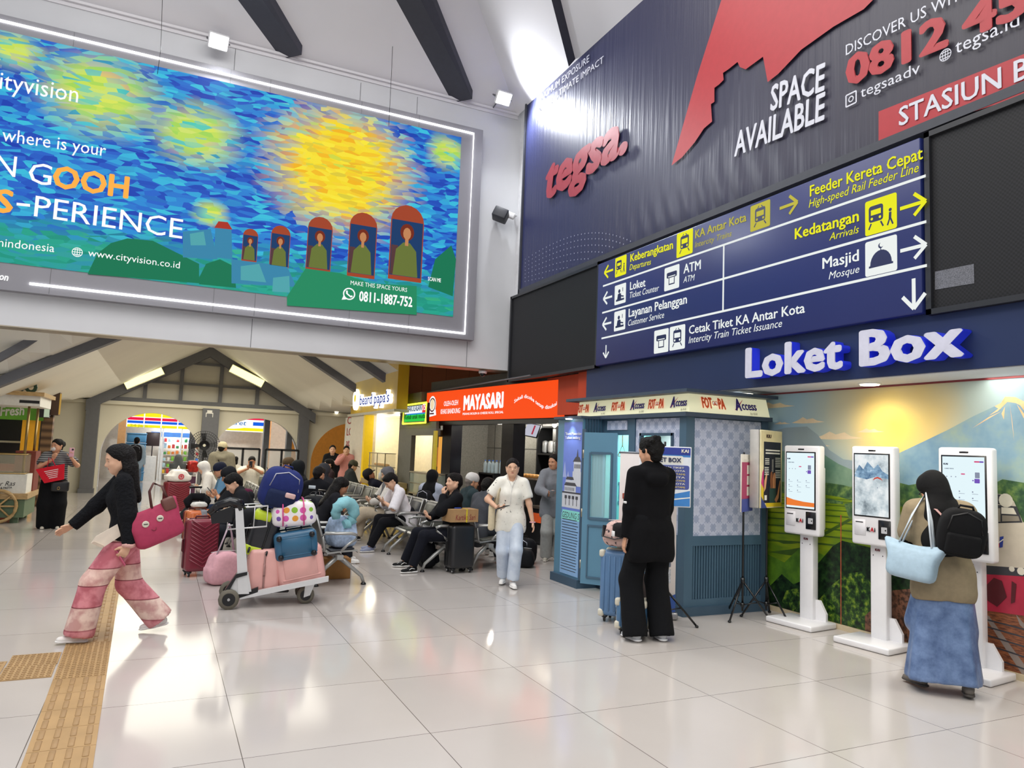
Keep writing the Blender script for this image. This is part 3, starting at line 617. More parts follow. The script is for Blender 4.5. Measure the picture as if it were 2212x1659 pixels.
# ================================================================ printed mural on the right wall
mu = thing('wall_mural', 'printed landscape mural with volcano, rice fields and a train along the right wall', 'mural', (WM, 3.2, 0))
AM = Art((WM - .002, 0, 0), (0, -1, 0), mu)
M0 = lambda L_: [(1660 + x / 3.949, 820 + y / 3.949) for x, y in L_]
M5 = lambda L_: [(1800 + x * .3497, 940 + y * .3497) for x, y in L_]
def skym(nt, N, L, b):
    tc = N.new('ShaderNodeTexCoord'); n = N.new('ShaderNodeTexNoise'); n.inputs['Scale'].default_value = 1.2; L.new(tc.outputs['Object'], n.inputs['Vector'])
    u, v = AM.uv(1930, 915); c = AM.at(u, v) - Vector((WM, 3.2, 0))
    vm = N.new('ShaderNodeVectorMath'); vm.operation = 'DISTANCE'; vm.inputs[1].default_value = c; L.new(tc.outputs['Object'], vm.inputs[0])
    ad = N.new('ShaderNodeMath'); ad.operation = 'MULTIPLY_ADD'; ad.inputs[1].default_value = .35; sc_ = N.new('ShaderNodeMath'); sc_.operation = 'MULTIPLY'; sc_.inputs[1].default_value = .68; L.new(vm.outputs['Value'], sc_.inputs[0]); L.new(n.outputs['Fac'], ad.inputs[0]); L.new(sc_.outputs[0], ad.inputs[2])
    r = N.new('ShaderNodeValToRGB'); e = r.color_ramp.elements; e[0].position = .15; e[0].color = srgb('f0cf62'); e[1].position = .95; e[1].color = srgb('9dbccb')
    q = e.new(.42); q.color = srgb('e9cf8a'); q = e.new(.66); q.color = srgb('b3bfb4'); L.new(ad.outputs[0], r.inputs[0]); L.new(r.outputs[0], b.inputs['Base Color'])
def noisym(stops, scale, det=4, vor=False, stretch=(1, 1, 1)):
    def fn(nt, N, L, b):
        tc = N.new('ShaderNodeTexCoord'); mp = N.new('ShaderNodeMapping'); mp.inputs['Scale'].default_value = stretch; L.new(tc.outputs['Object'], mp.inputs[0])
        n = N.new('ShaderNodeTexNoise'); n.inputs['Scale'].default_value = scale; n.inputs['Detail'].default_value = det; n.inputs['Roughness'].default_value = .65; L.new(mp.outputs[0], n.inputs['Vector'])
        r = N.new('ShaderNodeValToRGB'); e = r.color_ramp.elements
        while len(e) < len(stops): e.new(.5)
        for i, (p, c) in enumerate(stops): e[i].position = p; e[i].color = srgb(c)
        L.new(n.outputs['Fac'], r.inputs[0]); L.new(r.outputs[0], b.inputs['Base Color'])
    return nodemat(fn, .35, .4)
M_vol = noisym([(.3, '6f93ae'), (.5, '89a7b6'), (.68, 'a5b8a4')], 2.2); M_volh = noisym([(.3, 'e9b07c'), (.6, 'f0d0a0')], 5)
M_hill = noisym([(.35, '5e8472'), (.65, '86a288')], 2.5); M_for = noisym([(.35, '2f4c38'), (.5, '4a6a42'), (.68, '7c9650')], 12, 5)
M_fld = noisym([(.35, '5f7f1c'), (.6, '8fa21f'), (.75, 'b0b43a')], 2.6, 3, stretch=(1, .5, 2)); M_row = mat('3f5a1e', .4, var=.1)
M_fld2 = noisym([(.35, '3f6420'), (.6, '5f8a26')], 4); M_bush = noisym([(.38, '0f1d12'), (.5, '24421c'), (.6, '5c7a26'), (.72, 'a3a83a')], 15, 6); M_bushd = noisym([(.4, '0c1710'), (.6, '1f3a1c'), (.75, '4b6a24')], 14, 6)
M_grav = noisym([(.4, '3a2a22'), (.6, '7a5340')], 26, 4); M_cl = mat('e8d2ae', .4, var=.08, scale=6); M_dm = mat('95a5aa', .4, var=.06, scale=3)
B0 = [AM.uv(1655, 1100), AM.uv(2600, 1100)]; uL, uR = -9.0, 2.2; vT, vB = 2.335, .052
def lat(pts): return [(u_, max(v_, vB)) for u_, v_ in (AM.uv(*p) for p in pts)]
def spread(pts, v=vB): a = lat(pts); return a + [q for q in ((a[-1][0], v), (a[0][0], v)) if q not in a]
it = [(nodemat(skym, .35, .4), [rect(uL, vB, uR, vT)])]
def cloud(px, py, w_, h_): u, v = AM.uv(px, py); s = random.uniform(.8, 1.2); return [(u - w_, v - h_ * .2), (u - .3 * w_, v - h_ * .35), (u + .4 * w_, v - h_ * .3), (u + w_, v - .1 * h_), (u + .55 * w_, v + .2 * h_), (u + .3 * w_, v + .8 * h_ * s), (u - .05 * w_, v + .5 * h_), (u - .3 * w_, v + h_), (u - .6 * w_, v + .35 * h_)]
it += [(M_cl, [cloud(1672, 878, .3, .05), cloud(1745, 911, .22, .05), cloud(1808, 945, .3, .06), cloud(1760, 962, .2, .04), cloud(1880, 932, .15, .03), cloud(1690, 915, .12, .02)])]
it += [(M_dm, [spread(M0([(-400, 600), (-100, 480), (150, 410), (330, 400), (420, 470), (520, 600), (640, 680), (800, 700), (1000, 690), (1100, 760)]))]),
       (M_hill, [spread(M0([(-600, 700), (200, 600), (440, 615), (520, 670), (600, 720), (720, 772), (900, 800), (1200, 830)]))]),
       (M_vol, [spread(M0([(1040, 662), (1300, 540), (1530, 430), (1750, 312), (1930, 228), (1985, 200), (2020, 145), (2110, 150), (2200, 195), (2500, 440), (2800, 640), (3200, 760)]))]),
       (M_volh, [lat(M0(p)) for p in ([(1930, 228), (1985, 200), (2020, 145), (2110, 150), (2200, 195), (2330, 300), (2180, 260), (2150, 220), (2110, 200), (2040, 190), (1975, 255)], [(2060, 200), (2085, 380), (2098, 530), (2080, 380)], [(2120, 210), (2180, 330), (2230, 360), (2160, 260)], [(2000, 215), (1960, 270), (1880, 310), (1960, 250)], [(1990, 290), (2020, 230), (2010, 340)], [(1740, 415), (1880, 320), (1990, 270), (1870, 340)])]),
       (M_for, [spread(M0([(-600, 850), (440, 880), (520, 882), (640, 900), (700, 915), (900, 905), (1080, 870), (1200, 900), (1500, 850), (1900, 900), (2000, 850), (2180, 880), (3200, 900)]))]),
       (M_fld, [spread(M0([(-600, 950), (200, 970), (460, 978), (600, 1000), (720, 1030), (900, 1050), (1090, 1080), (1300, 1100), (1320, 1400)]))])]
rows = []
for k in range(9):
    y = 1000 + 4 * k + 13 * k * k ** .55; a = M0([(-600, y * .985 + 8), (0, y + 4 * math.sin(k)), (460, y + 12 + 3 * k), (720, y + 25 + 5 * k)]); t_ = 1.0 + .35 * k
    for p, q in zip(a, a[1:]): rows.append([AM.uv(*p), AM.uv(*q), AM.uv(q[0], q[1] + t_), AM.uv(p[0], p[1] + t_)])
rows += [[AM.uv(*p) for p in M0(q)] for q in ([(430, 1330), (690, 1185), (720, 1195), (450, 1350)], [(0, 1470), (200, 1500), (290, 1430), (180, 1450)], [(0, 1350), (120, 1380), (250, 1400), (130, 1400)], [(0, 1640), (130, 1560), (290, 1600), (100, 1610)])]
it += [(M_row, rows), (M_for, [lat(M0([(650, 1060), (720, 1050), (740, 1200), (690, 1180)])), lat(M0([(470, 1050), (490, 1010), (640, 1040), (640, 1062)]))]), (M_fld2, [spread(M0([(-600, 1480), (0, 1490), (140, 1560), (290, 1420), (440, 1480), (600, 1560), (700, 1700)]))]),
       (M_bushd, [spread([(1600, 1285), (1665, 1265), (1690, 1240), (1715, 1262), (1745, 1250), (1770, 1215), (1800, 1180), (1820, 1168), (1850, 1175), (1890, 1185), (1930, 1195), (1960, 1200), (2010, 1215), (2060, 1260), (2100, 1330)])]), (M_bush, [spread([(1740, 1345), (1775, 1290), (1800, 1262), (1830, 1240), (1860, 1235), (1885, 1262), (1900, 1310), (1905, 1350)]), spread([(1790, 1370), (1808, 1305), (1835, 1290), (1870, 1320), (1890, 1372)]), lat([(1690, 1300), (1700, 1275), (1725, 1270), (1735, 1300), (1715, 1320)])]),
       (M_grav, [spread([(1870, 1330), (1930, 1275), (1990, 1270), (2060, 1310), (2200, 1330), (2600, 1420)])])]
# train: coach in the distance, locomotive, track
M_loc = mat('c9bfae', .4, var=.05); M_ldk = mat('3b3c42', .35); M_lred = mat('b52a44', .4, var=.12, scale=8); M_rail = mat('8d8078', .4); M_slp = noisym([(.35, '5a3428'), (.65, 'a0623f')], 16, 3, stretch=(1, 1, 6))
it += [(mat('75777c', .4, var=.1), [lat(M5([(380, 500), (460, 485), (470, 520), (470, 650), (385, 640)]))]), (M_ldk, [lat(M5([(390, 530), (460, 520), (462, 590), (392, 590)]))]),
       (M_slp, [spread([(2128, 1318), (2160, 1315), (2330, 1330), (2600, 1380)])]),
       (M_rail, [[AM.uv(*p) for p in q] for q in ([(2196, 1326), (2212, 1345), (2300, 1420), (2290, 1425), (2205, 1350)], [(2128, 1330), (2138, 1330), (2240, 1470), (2225, 1480)])]),
       (M_ldk, [[AM.uv(2126, y), AM.uv(2330, y + 52 + i * 5), AM.uv(2330, y + 56 + i * 5), AM.uv(2126, y + 3)] for i, y in enumerate((1335, 1350, 1368, 1388, 1412))]),
       (M_loc, [lat([(2140, 1072), (2146, 1066), (2170, 1068), (2192, 1082), (2212, 1128), (2330, 1150), (2330, 1240), (2128, 1224), (2128, 1100)])]),
       (M_ldk, [lat(M5([(985, 428), (1140, 440), (1175, 540), (985, 545)])), lat(M5([(985, 362), (1080, 372), (1085, 430), (985, 425)])), lat([(2128, 1221), (2330, 1236), (2330, 1252), (2128, 1240)])]),
       (M_lred, [lat([(2128, 1240), (2330, 1252), (2330, 1345), (2200, 1328), (2128, 1318)])]), (mat('e0d9c8', .3), [disc(*AM.uv(2175, 1081), .055, 14), lat(M5([(1045, 445), (1120, 450), (1140, 490), (1045, 485)])), disc(*AM.uv(2188, 1229), .022, 10), disc(*AM.uv(2208, 1234), .03, 10)]),
       (mat('8f8779', .35), [lat(M5([(1000, 450), (1040, 452), (1040, 535), (1000, 535)])), lat(M5([(1050, 495), (1150, 500), (1160, 530), (1050, 533)]))]),
       (mat('d8542a', .4), [lat(M5([(988, 620), (1010, 618), (1042, 690), (1020, 695), (1010, 668), (990, 672)]))]), (mat('2b3f96', .4), [lat(M5([(1036, 628), (1060, 624), (1054, 692), (1034, 696)]))]), (mat('e9e4da', .4), [lat(M5([(988, 690), (1058, 640), (1060, 646), (990, 697)]))]),
       (mat('57161f', .5), [lat(M5([(1000, 880), (1050, 900), (1080, 1000), (1020, 1060), (960, 1020), (950, 930)])), lat(M5([(1110, 900), (1140, 920), (1130, 1030), (1105, 1040)]))])]
AM.multi('mural_print', it, .0005)
b = MB(); u, v = AM.uv(1818, 1240); b.span((WM - .012, -u - .004, .05), (WM - .008, -u + .004, 1.1)); b.build('seam_tape', mat('b8553a', .5), mu, True)
# ================================================================ self-service ticket kiosks
M_kw = mat('e9e8ea', .3, var=.015, coat=.2); M_kb = plast('131316', .25); M_scrw = glow('e4f6fb', 1.0); M_k_ink = glow('8f97ad', .9)
def kiosk(org, label, screen):
    t = thing('ticket_kiosk', label, 'kiosk', org, R_(7), 'ticket kiosks along the mural'); l = lambda x, y, z: T((x, y, z))
    b = MB(); b.rbox((-.13, 0, .03), (.40, .52, .055), .012, 2); b.build('base', M_kw, t)
    b = MB(); b.rbox((-.0, 0, .47), (.09, .15, .9), .01, 2); b.build('column', M_kw, t)
    b = MB(); b.prism([(.045, .03, .056), (.045, -.03, .056), (.045, -.03, .32), (.045, .03, .32)], (.02, 0, 0)); b.prism([(.0, -.075, .056), (.0, -.19, .056), (.0, -.19, .13), (.0, -.12, .25), (.0, -.075, .25)], (.03, 0, 0)); b.build('gusset', M_kw, t)
    b = MB(); b.rbox((-.08, 0, 1.325), (.10, .41, .89), .022, 3); b.rbox((-.015, 0, 1.25), (.06, .36, .62), .015, 2); b.build('cabinet', M_kw, t)
    Mt_ = W4(t); A = Art(Mt_ @ Vector((-.131, 0, 0)), Mt_.to_3x3() @ Vector((0, -1, 0)), t)
    b = MB(); b.rbox((-.131, 0, 1.732), (.006, .07, .014), .003, 1); b.build('camera_slot', M_kb, t)
    b = MB(); b.rbox((-.131, .005, 1.42), (.006, .345, .575), .004, 2); b.build('screen_bezel', M_kb, t)
    S0, S1, SB, ST = -.165, .155, 1.145, 1.695
    if screen == 'sky':
        cl = noisym([(.3, '7d8a92'), (.45, 'c9d6dc'), (.6, 'f4fafb'), (.8, 'ffffff')], 7, 6)
        bs = cl.node_tree.nodes['Principled BSDF']; rr = [n for n in cl.node_tree.nodes if n.type == 'VALTORGB'][0]; cl.node_tree.links.new(rr.outputs[0], bs.inputs['Emission Color']); bs.inputs['Emission Strength'].default_value = .9; bs.inputs['Base Color'].default_value = (0, 0, 0, 1)
        for lk in list(cl.node_tree.links):
            if lk.to_socket.name == 'Base Color': cl.node_tree.links.remove(lk)
        rd = glow('d2493a', .9); mt = noisym([(.35, '3f6288'), (.6, '8fb2cf'), (.72, 'dfeaf2')], 16, 6)
        A.multi('screen_image', [(cl, [rect(S0, SB, S1, ST)]), (mt, [[(S0, 1.52), (-.12, 1.60), (-.08, 1.56), (-.04, 1.63), (.02, 1.57), (.06, 1.61), (.10, 1.55), (S1, 1.52), (S1, 1.48), (.05, 1.50), (-.05, 1.47), (S0, 1.49)]]), (rd, [[(.01, 1.462), (.025, 1.487), (.055, 1.498), (.085, 1.486), (.105, 1.462), (.085, 1.474), (.055, 1.484), (.03, 1.476)]]), (M_k_ink, [disc(.055, 1.40, .005, 8)])], .005)
    else:
        pk, orr, pu = glow('e05a8a', .9), glow('f08038', .95), glow('7a5ac0', .9); I = []
        for j in range(3):
            for i in range(3 if j < 2 else 2): I.append(rect(S0 + .025 + .1 * i, 1.415 - .05 * j, S0 + .035 + .1 * i, 1.425 - .05 * j)); I.append(rect(S0 + .025 + .1 * i, 1.402 - .05 * j, S0 + .07 + .1 * i, 1.405 - .05 * j))
        for i in range(3): I.append(rect(S0 + .03 + .035 * i, 1.53, S0 + .038 + .035 * i, 1.538))
        A.multi('screen_image', [(M_scrw, [rect(S0, SB, S1, ST)]), (orr, [[(S0, SB + .02), (S1, SB + .02), (S1, SB + .06), (S0 + .2, SB + .065), (S0 + .08, SB + .08), (S0, SB + .1)]]), (M_k_ink, I), (pk, [rrect(S1 - .075, 1.652, S1 - .035, 1.664, .004), rrect(S0 + .145, 1.553, S0 + .175, 1.563, .003)]), (pu, [rrect(S1 - .036, 1.652, S1 - .005, 1.664, .004), rrect(S1 - .075, 1.49, S1 - .035, 1.525, .006), disc(S1 - .085, 1.51, .006, 8)]), (M_k_ink, [rrect(S1 - .07, 1.53, S1 - .035, 1.575, .004)])], .005)
        A.text('KAI', glow('222a44', 1), (S0 + .012, 1.628), (S0 + .045, 1.628), .014, .007, .03, px=False); A.text('LOKET BOX', glow('55607a', 1), (S0 + .02, 1.594), (S0 + .09, 1.594), .008, .007, .02, px=False)
    b = MB(); b.rbox((-.133, .118, 1.035), (.006, .11, .14), .003, 1); b.build('printer_door', mat('dcdbdf', .35), t)
    A.poly('printer_slot', M_kb, [rect(-.158, 1.078, -.084, 1.086)], .008); b = MB(); b.rbox((-.134, -.115, 1.03), (.008, .115, .17), .004, 1); b.build('card_reader', M_kb, t)
    A.poly('reader_plate', mat('b9babd', .3), [rrect(.088, 1.0, .142, 1.055, .005)], .009); A.poly('reader_key', M_kb, [disc(.128, 1.028, .007, 10)], .0105)
    for st, m_, a, c in (('K', M_kb, -.05, -.018), ('A', mat('c22a35', .4), -.016, .018), ('i', M_kb, .022, .03)): A.text(st, m_, (a, 1.005), (c, 1.005), .036, .004, .04, px=False)
    A3 = Art(Mt_ @ Vector((-.046, 0, 0)), Mt_.to_3x3() @ Vector((0, -1, 0)), t); A3.text('KAI', mat('7a2a35', .4), (-.025, .83), (.02, .83), .02, .001, .03, px=False)
    for yy in (-.045, .045): A3.poly('screw', M_kb, [disc(yy, .79, .005, 8)], .001)
    return t
kiosk((5.96, 5.47, 0), 'white ticket kiosk nearest the photo booth, showing a pale menu screen', 'menu')
kiosk((5.96, 4.65, 0), 'middle white ticket kiosk showing a paraglider in clouds', 'sky')
kiosk((5.94, 3.79, 0), 'white ticket kiosk in front of the woman in the black headscarf', 'menu')
# ================================================================ photo booth
M_tl = mat('48657a', .45, var=.04, scale=4); M_tld = mat('3c5468', .5, var=.04, scale=4); M_tll = mat('5d8aa3', .4, var=.03, scale=4); M_cor = mat('3c4a5a', .5)
def wallp(nt, N, L, b):
    tc = N.new('ShaderNodeTexCoord'); sp = N.new('ShaderNodeSeparateXYZ'); L.new(tc.outputs['Object'], sp.inputs[0])
    def M_(op, a, c=None):
        q = N.new('ShaderNodeMath'); q.operation = op
        for i, v in enumerate((a, c)):
            if v is None: continue
            if isinstance(v, (int, float)): q.inputs[i].default_value = v
            else: L.new(v, q.inputs[i])
        return q.outputs[0]
    h = M_('ADD', sp.outputs[0], sp.outputs[1]); k = 2 * math.pi / .15
    a = M_('COSINE', M_('MULTIPLY', h, k)); c = M_('COSINE', M_('MULTIPLY', sp.outputs[2], k * .85)); s = M_('MULTIPLY', a, c)
    a2 = M_('COSINE', M_('MULTIPLY', h, k * 4)); c2 = M_('COSINE', M_('MULTIPLY', sp.outputs[2], k * 4)); d = M_('ADD', s, M_('MULTIPLY', M_('MULTIPLY', a2, c2), .35))
    r = N.new('ShaderNodeValToRGB'); e = r.color_ramp.elements; e[0].position = .28; e[0].color = srgb('c3cadd'); e[1].position = .72; e[1].color = srgb('a3aec8'); q = e.new(.48); q.color = srgb('ced4e6'); q = e.new(.56); q.color = srgb('b0b9d0')
    mr = N.new('ShaderNodeMapRange'); mr.inputs[1].default_value = -1.2; mr.inputs[2].default_value = 1.2; L.new(d, mr.inputs[0]); L.new(mr.outputs[0], r.inputs[0]); L.new(r.outputs[0], b.inputs['Base Color'])
M_wp = nodemat(wallp, .6, .3)
BX, BY, BE, BK = 4.90, 6.10, 6.03, 8.30
ph = thing('photo_booth', 'teal photo booth with patterned wallpaper panels and a lit cream name band', 'booth', (5.4, 7.2, 0))
def slats(b, a, c, z0, z1, n, t_=.018):
    a, c = T(a), T(c); d = (c - a) / n; ang = math.atan2(d.y, d.x); rot = Matrix.Rotation(ang, 3, 'Z')
    for i in range(n): m_ = a + d * (i + .5); b.box((m_.x, m_.y, (z0 + z1) / 2), (d.length * .55, t_, z1 - z0), rot)
b = MB(); b.span((BX - .03, BY - .03, 0), (BE, BK, .09)); b.build('plinth', M_tld, ph, True)
b = MB(); b.span((BX, BY, .09), (BX + .11, BY + .11, 2.03)); b.build('corner_post', M_tl, ph, True); b = MB(); b.span((BE - .09, BY, .09), (BE, BY + .1, 2.03)); b.build('corner_post', M_tld, ph, True)
b = MB(); b.span((BX + .11, BY + .03, .09), (BE - .09, BY + .06, 2.03)); b.build('side_wall', M_tl, ph, True)
b = MB(); b.span((BX + .115, BY + .015, .80), (BE - .095, BY + .03, 2.02)); b.build('wallpaper_panel', M_wp, ph, True)
for z in ((.70, .80), (.09, .16)): b = MB(); b.span((BX + .11, BY + .005, z[0]), (BE - .09, BY + .03, z[1])); b.build('side_rail', M_tl, ph, True)
b = MB(); slats(b, (BX + .12, BY + .022, 0), (BE - .1, BY + .022, 0), .16, .70, 26); b.build('slat_panel', M_tl, ph, True)
y1, y2, y3 = 7.02, 7.14, 7.70   # window panel | post | doorway
b = MB(); b.span((BX + .03, BY + .11, .09), (BX + .06, y1, 1.02)); b.span((BX + .03, BY + .11, 1.86), (BX + .06, y1, 2.03)); b.span((BX + .03, BY + .11, 1.0), (BX + .06, BY + .22, 1.9)); b.span((BX + .03, y1 - .1, 1.0), (BX + .06, y1, 1.9)); b.build('front_wall', M_tl, ph, True)
b = MB()
for q in ((BY + .115, y1 - .005, .80, 1.10), (BY + .115, y1 - .005, 1.86, 2.02), (BY + .115, BY + .22, 1.10, 1.86), (y1 - .1, y1 - .005, 1.10, 1.86)): b.span((BX + .015, q[0], q[2]), (BX + .03, q[1], q[3]))
b.build('wallpaper_panel', M_wp, ph, True)
b = MB(); b.span((BX + .005, BY + .11, .70), (BX + .03, y1, .80)); b.span((BX + .005, BY + .11, .09), (BX + .03, y1, .16)); b.build('front_rail', M_tl, ph, True)
b = MB(); slats(b, (BX + .022, BY + .12, 0), (BX + .022, y1, 0), .16, .70, 22); b.build('slat_panel', M_tl, ph, True)
b = MB()
for q in ((BY + .22, y1 - .1, 1.10, 1.13), (BY + .22, y1 - .1, 1.83, 1.86), (BY + .22, BY + .25, 1.10, 1.86), (y1 - .13, y1 - .1, 1.10, 1.86)): b.span((BX - .005, q[0], q[2]), (BX + .035, q[1], q[3]))
b.build('window_frame', M_tld, ph, True); b = MB(); b.span((BX + .03, BY + .25, 1.13), (BX + .036, y1 - .13, 1.83)); b.build('window_pane', glassm(), ph, True)
b = MB(); b.span((BX, y1, .09), (BX + .1, y2, 2.03)); b.build('door_post', M_tl, ph, True)
b = MB(); b.span((BX + .01, y2, 1.84), (BX + .06, y3, 2.03)); b.build('door_lintel', M_tl, ph, True); b = MB(); b.span((BX + .0, y2 + .04, 1.90), (BX + .012, y3 - .1, 2.01)); b.build('wallpaper_panel', M_wp, ph, True)
# poster wing standing proud of the front
WX = 4.60
b = MB(); b.span((WX + .02, y3, .0), (BX + .04, 8.32, 2.03)); b.build('wing_wall', M_tll, ph, True); b = MB(); b.span((WX - .02, y3 - .02, 0), (BX + .04, 8.34, .10)); b.build('wing_plinth', M_tld, ph, True)
b = MB(); slats(b, (WX + .04, y3 - .008, 0), (BX + .02, y3 - .008, 0), .10, 2.03, 7); b.build('slat_panel', M_tld, ph, True)
Aw = Art((WX + .02, 0, 0), (0, -1, 0), ph); w0, w1 = -8.16, -y3 - .015
pb = [mat(c, .4, var=.03) for c in ('6f86d6', 'a9b6e6', 'd3d6de', '4a4a52', '8fe0d8', '8fb8e2', '33343c')]
wm = (w0 + w1) / 2; S = w1 - w0; X = lambda f: w0 + S * f
P_text = [rect(X(.06), .17 + .034 * k, X(.06 + random.uniform(.80, .9)), .178 + .034 * k) for k in range(19)]
Aw.multi('picture_panel', [(pb[0], [rect(w0, .12, w1, 1.99)]), (pb[1], [[(X(0), .95), (X(.15), 1.25), (X(.3), 1.38), (X(.42), 1.25), (X(.5), .95)], [(X(0), 1.3), (X(.1), 1.5), (X(.2), 1.3)]]),
    (pb[2], [rect(X(.0), .93, X(1), 1.12), rect(X(.12), 1.12, X(.75), 1.2), rect(X(.2), 1.2, X(.62), 1.27), rect(X(.55), 1.2, X(1), 1.38), rect(X(.6), 1.38, X(.98), 1.5)]), (pb[3], [rect(X(0), 1.105, X(1), 1.125), [(X(.1), 1.2), (X(.18), 1.24), (X(.7), 1.24), (X(.8), 1.2)], [(X(.18), 1.275), (X(.25), 1.31), (X(.58), 1.31), (X(.64), 1.275)], [(X(.55), 1.5), (X(.7), 1.56), (X(.9), 1.56), (X(1), 1.5)], [(X(.74), 1.56), (X(.79), 1.66), (X(.84), 1.56)]] + [rect(X(.64 + .07 * i), 1.42, X(.68 + .07 * i), 1.47) for i in range(5)] + [rect(X(.2 + .2 * i), .96, X(.23 + .2 * i), 1.05) for i in range(4)] + [rect(X(.15 + .2 * i), 1.04, X(.28 + .2 * i), 1.08) for i in range(4)] + [rect(X(.15 + .08 * i), 1.14, X(.18 + .08 * i), 1.18) for i in range(7)]),
    (pb[5], [rect(w0, .12, w1, .86)]), (pb[4], [[(X(0), .78), (X(1), .78), (X(1), .90), (X(.06), .90)]]), (pb[6], P_text)], .002)
Aw.text('GEDUNG S', pb[6], (X(.05), .805), (X(.99), .805), .07, .006, .0, .15, px=False); Aw.text('"Bumi Pasundan', mat('eef0ff', .5), (X(.08), 1.83), (X(.97), 1.83), .032, .004, .02, px=False); Aw.text('Tuhan sedang', mat('eef0ff', .5), (X(.08), 1.78), (X(.92), 1.78), .032, .004, .02, px=False)
b = MB(); b.lathe([(.04, 0), (.045, .012)], (WX - .04, 7.95, 2.018), 16); b.build('spot_lamp', glow('ffffff', 5), ph, True); light('booth_spot', 'SPOT', (WX - .06, 7.95, 2.0), 7, (.9, .95, 1), .04, None, (WX + .05, 7.95, .6), 90, .7)
# name band above
def band(b, o0, o1, z0, z1):
    pass
b = MB(); b.span((BX - .06, BY - .06, 2.03), (BE, 8.42, 2.075)); b.span((WX - .03, y3 - .03, 2.03), (BX - .06, 8.36, 2.06)); b.build('lower_cornice', M_cor, ph, True); b = MB(); b.span((BX - .10, BY - .12, 2.275), (BE + .02, 8.46, 2.31)); b.build('roof_slab', M_cor, ph, True)
XB = BX - .01
M_band = mat('efecc4', .5, 0, .42, .01)
b = MB(); fx, fy = WX + .02, BY - .02
b.poly([(fx + .30, fy, 2.075), (BE, fy, 2.075), (BE, fy + .06, 2.275), (fx + .33, fy + .06, 2.275)]); b.poly([(fx + .30, fy, 2.075), (fx + .33, fy + .06, 2.275), (fx + .33, 8.36, 2.275), (fx + .30, 8.36, 2.075)]); b.build('name_band', M_band, ph, True)
Af = Art((fx + .29, 0, 0), (0, -1, 0), ph, (.03, 0, .2)); Ar_ = Art((0, fy - .004, 0), (1, 0, 0), ph, (0, .06, .2))
M_fo = mat('d2552c', .5, 0, .2); M_ac = mat('3d2f7a', .5, 0, .1); M_acr = mat('c23a6a', .5, 0, .1)
def names(A_, u, zc, s):
    A_.text('FOT', M_fo, (u, zc - .02 * s), (u + .11 * s, zc - .02 * s), .09 * s, .004, .05, px=False); A_.poly('eye_pair', mat('f4f0dc', .5, 0, .3), [disc(u + .128 * s, zc + .025 * s, .016 * s, 12, .026 * s), disc(u + .155 * s, zc + .025 * s, .016 * s, 12, .026 * s)], .004); A_.poly('eye_pupils', M_fo, [disc(u + .131 * s, zc + .018 * s, .006 * s, 8), disc(u + .152 * s, zc + .018 * s, .006 * s, 8)] + ringp(u + .128 * s, zc + .025 * s, .02 * s, .005 * s, 12) + ringp(u + .155 * s, zc + .025 * s, .02 * s, .005 * s, 12), .006)
    A_.text('PA', M_fo, (u + .175 * s, zc - .02 * s), (u + .25 * s, zc - .02 * s), .09 * s, .004, .05, px=False)
    A_.text('A', M_ac, (u + .36 * s, zc - .02 * s), (u + .43 * s, zc - .02 * s), .10 * s, .004, .05, px=False); A_.poly('letter_slash', M_acr, [[(u + .35 * s, zc - .02 * s), (u + .375 * s, zc - .02 * s), (u + .46 * s, zc + .075 * s), (u + .455 * s, zc + .075 * s)]], .006)
    A_.text('ccess', M_ac, (u + .435 * s, zc - .012 * s), (u + .60 * s, zc - .012 * s), .075 * s, .004, .03, px=False); A_.text('by KAI', mat('4a4658', .5), (u + .52 * s, zc - .055 * s), (u + .60 * s, zc - .055 * s), .024 * s, .004, 0, .2, px=False)
zb = lambda A_: A_.uv(1340, 882)[1]
def vz(z): return (z) / A_.V.z
Af.O = Vector((fx + .295, 0, 2.075)); Ar_.O = Vector((0, fy - .004, 2.075))
for u in (-8.36, -7.55, -6.80): names(Af, u, .082, 1.12)
names(Ar_, 5.10, .085, 1.25)
# interior
M_mint = mat('7fded6', .5, var=.02); M_int = mat('f2f6f6', .5, var=.02)
b = MB(); b.span((BE - .05, BY + .1, .09), (BE - .02, BK, 1.62)); b.span((BX + .1, BK - .04, .09), (BE - .05, BK - .02, 1.62)); b.build('inner_wall', M_mint, ph, True)
b = MB(); b.span((BE - .05, BY + .1, 1.62), (BE - .02, BK, 2.03)); b.span((BX + .1, BK - .04, 1.62), (BE - .05, BK - .02, 2.03)); b.span((BX + .05, BY + .06, 2.02), (BE - .02, BK, 2.03)); b.build('inner_wall_upper', M_int, ph, True)
b = MB(); b.span((BX + .06, y3 - .0, .09), (BE - .3, y3 + .03, 2.03)); b.build('inner_partition', M_mint, ph, True)
b = MB(); b.span((BX + .25, y3 - .32, .6), (BE - .06, y3 - .02, .74)); b.build('counter', M_tll, ph, True); b = MB(); b.span((BX + .25, y3 - .012, 1.0), (BE - .06, y3 - .004, 1.04)); b.span((BX + .25, y3 - .012, 1.24), (BE - .06, y3 - .004, 1.27)); b.build('inner_rail', M_tll, ph, True)
Ai = Art((0, y3 - .004, 0), (1, 0, 0), ph); Ai.multi('pattern_strip', [(mat('4b86b8', .5), [rect(BX + .26, 1.05, BE - .06, 1.23)]), (mat('cfe6f2', .5), [[(BX + .3 + .16 * k, 1.06), (BX + .36 + .16 * k, 1.14), (BX + .3 + .16 * k, 1.22), (BX + .33 + .16 * k, 1.22), (BX + .39 + .16 * k, 1.14), (BX + .33 + .16 * k, 1.06)] for k in range(5)])], .002)
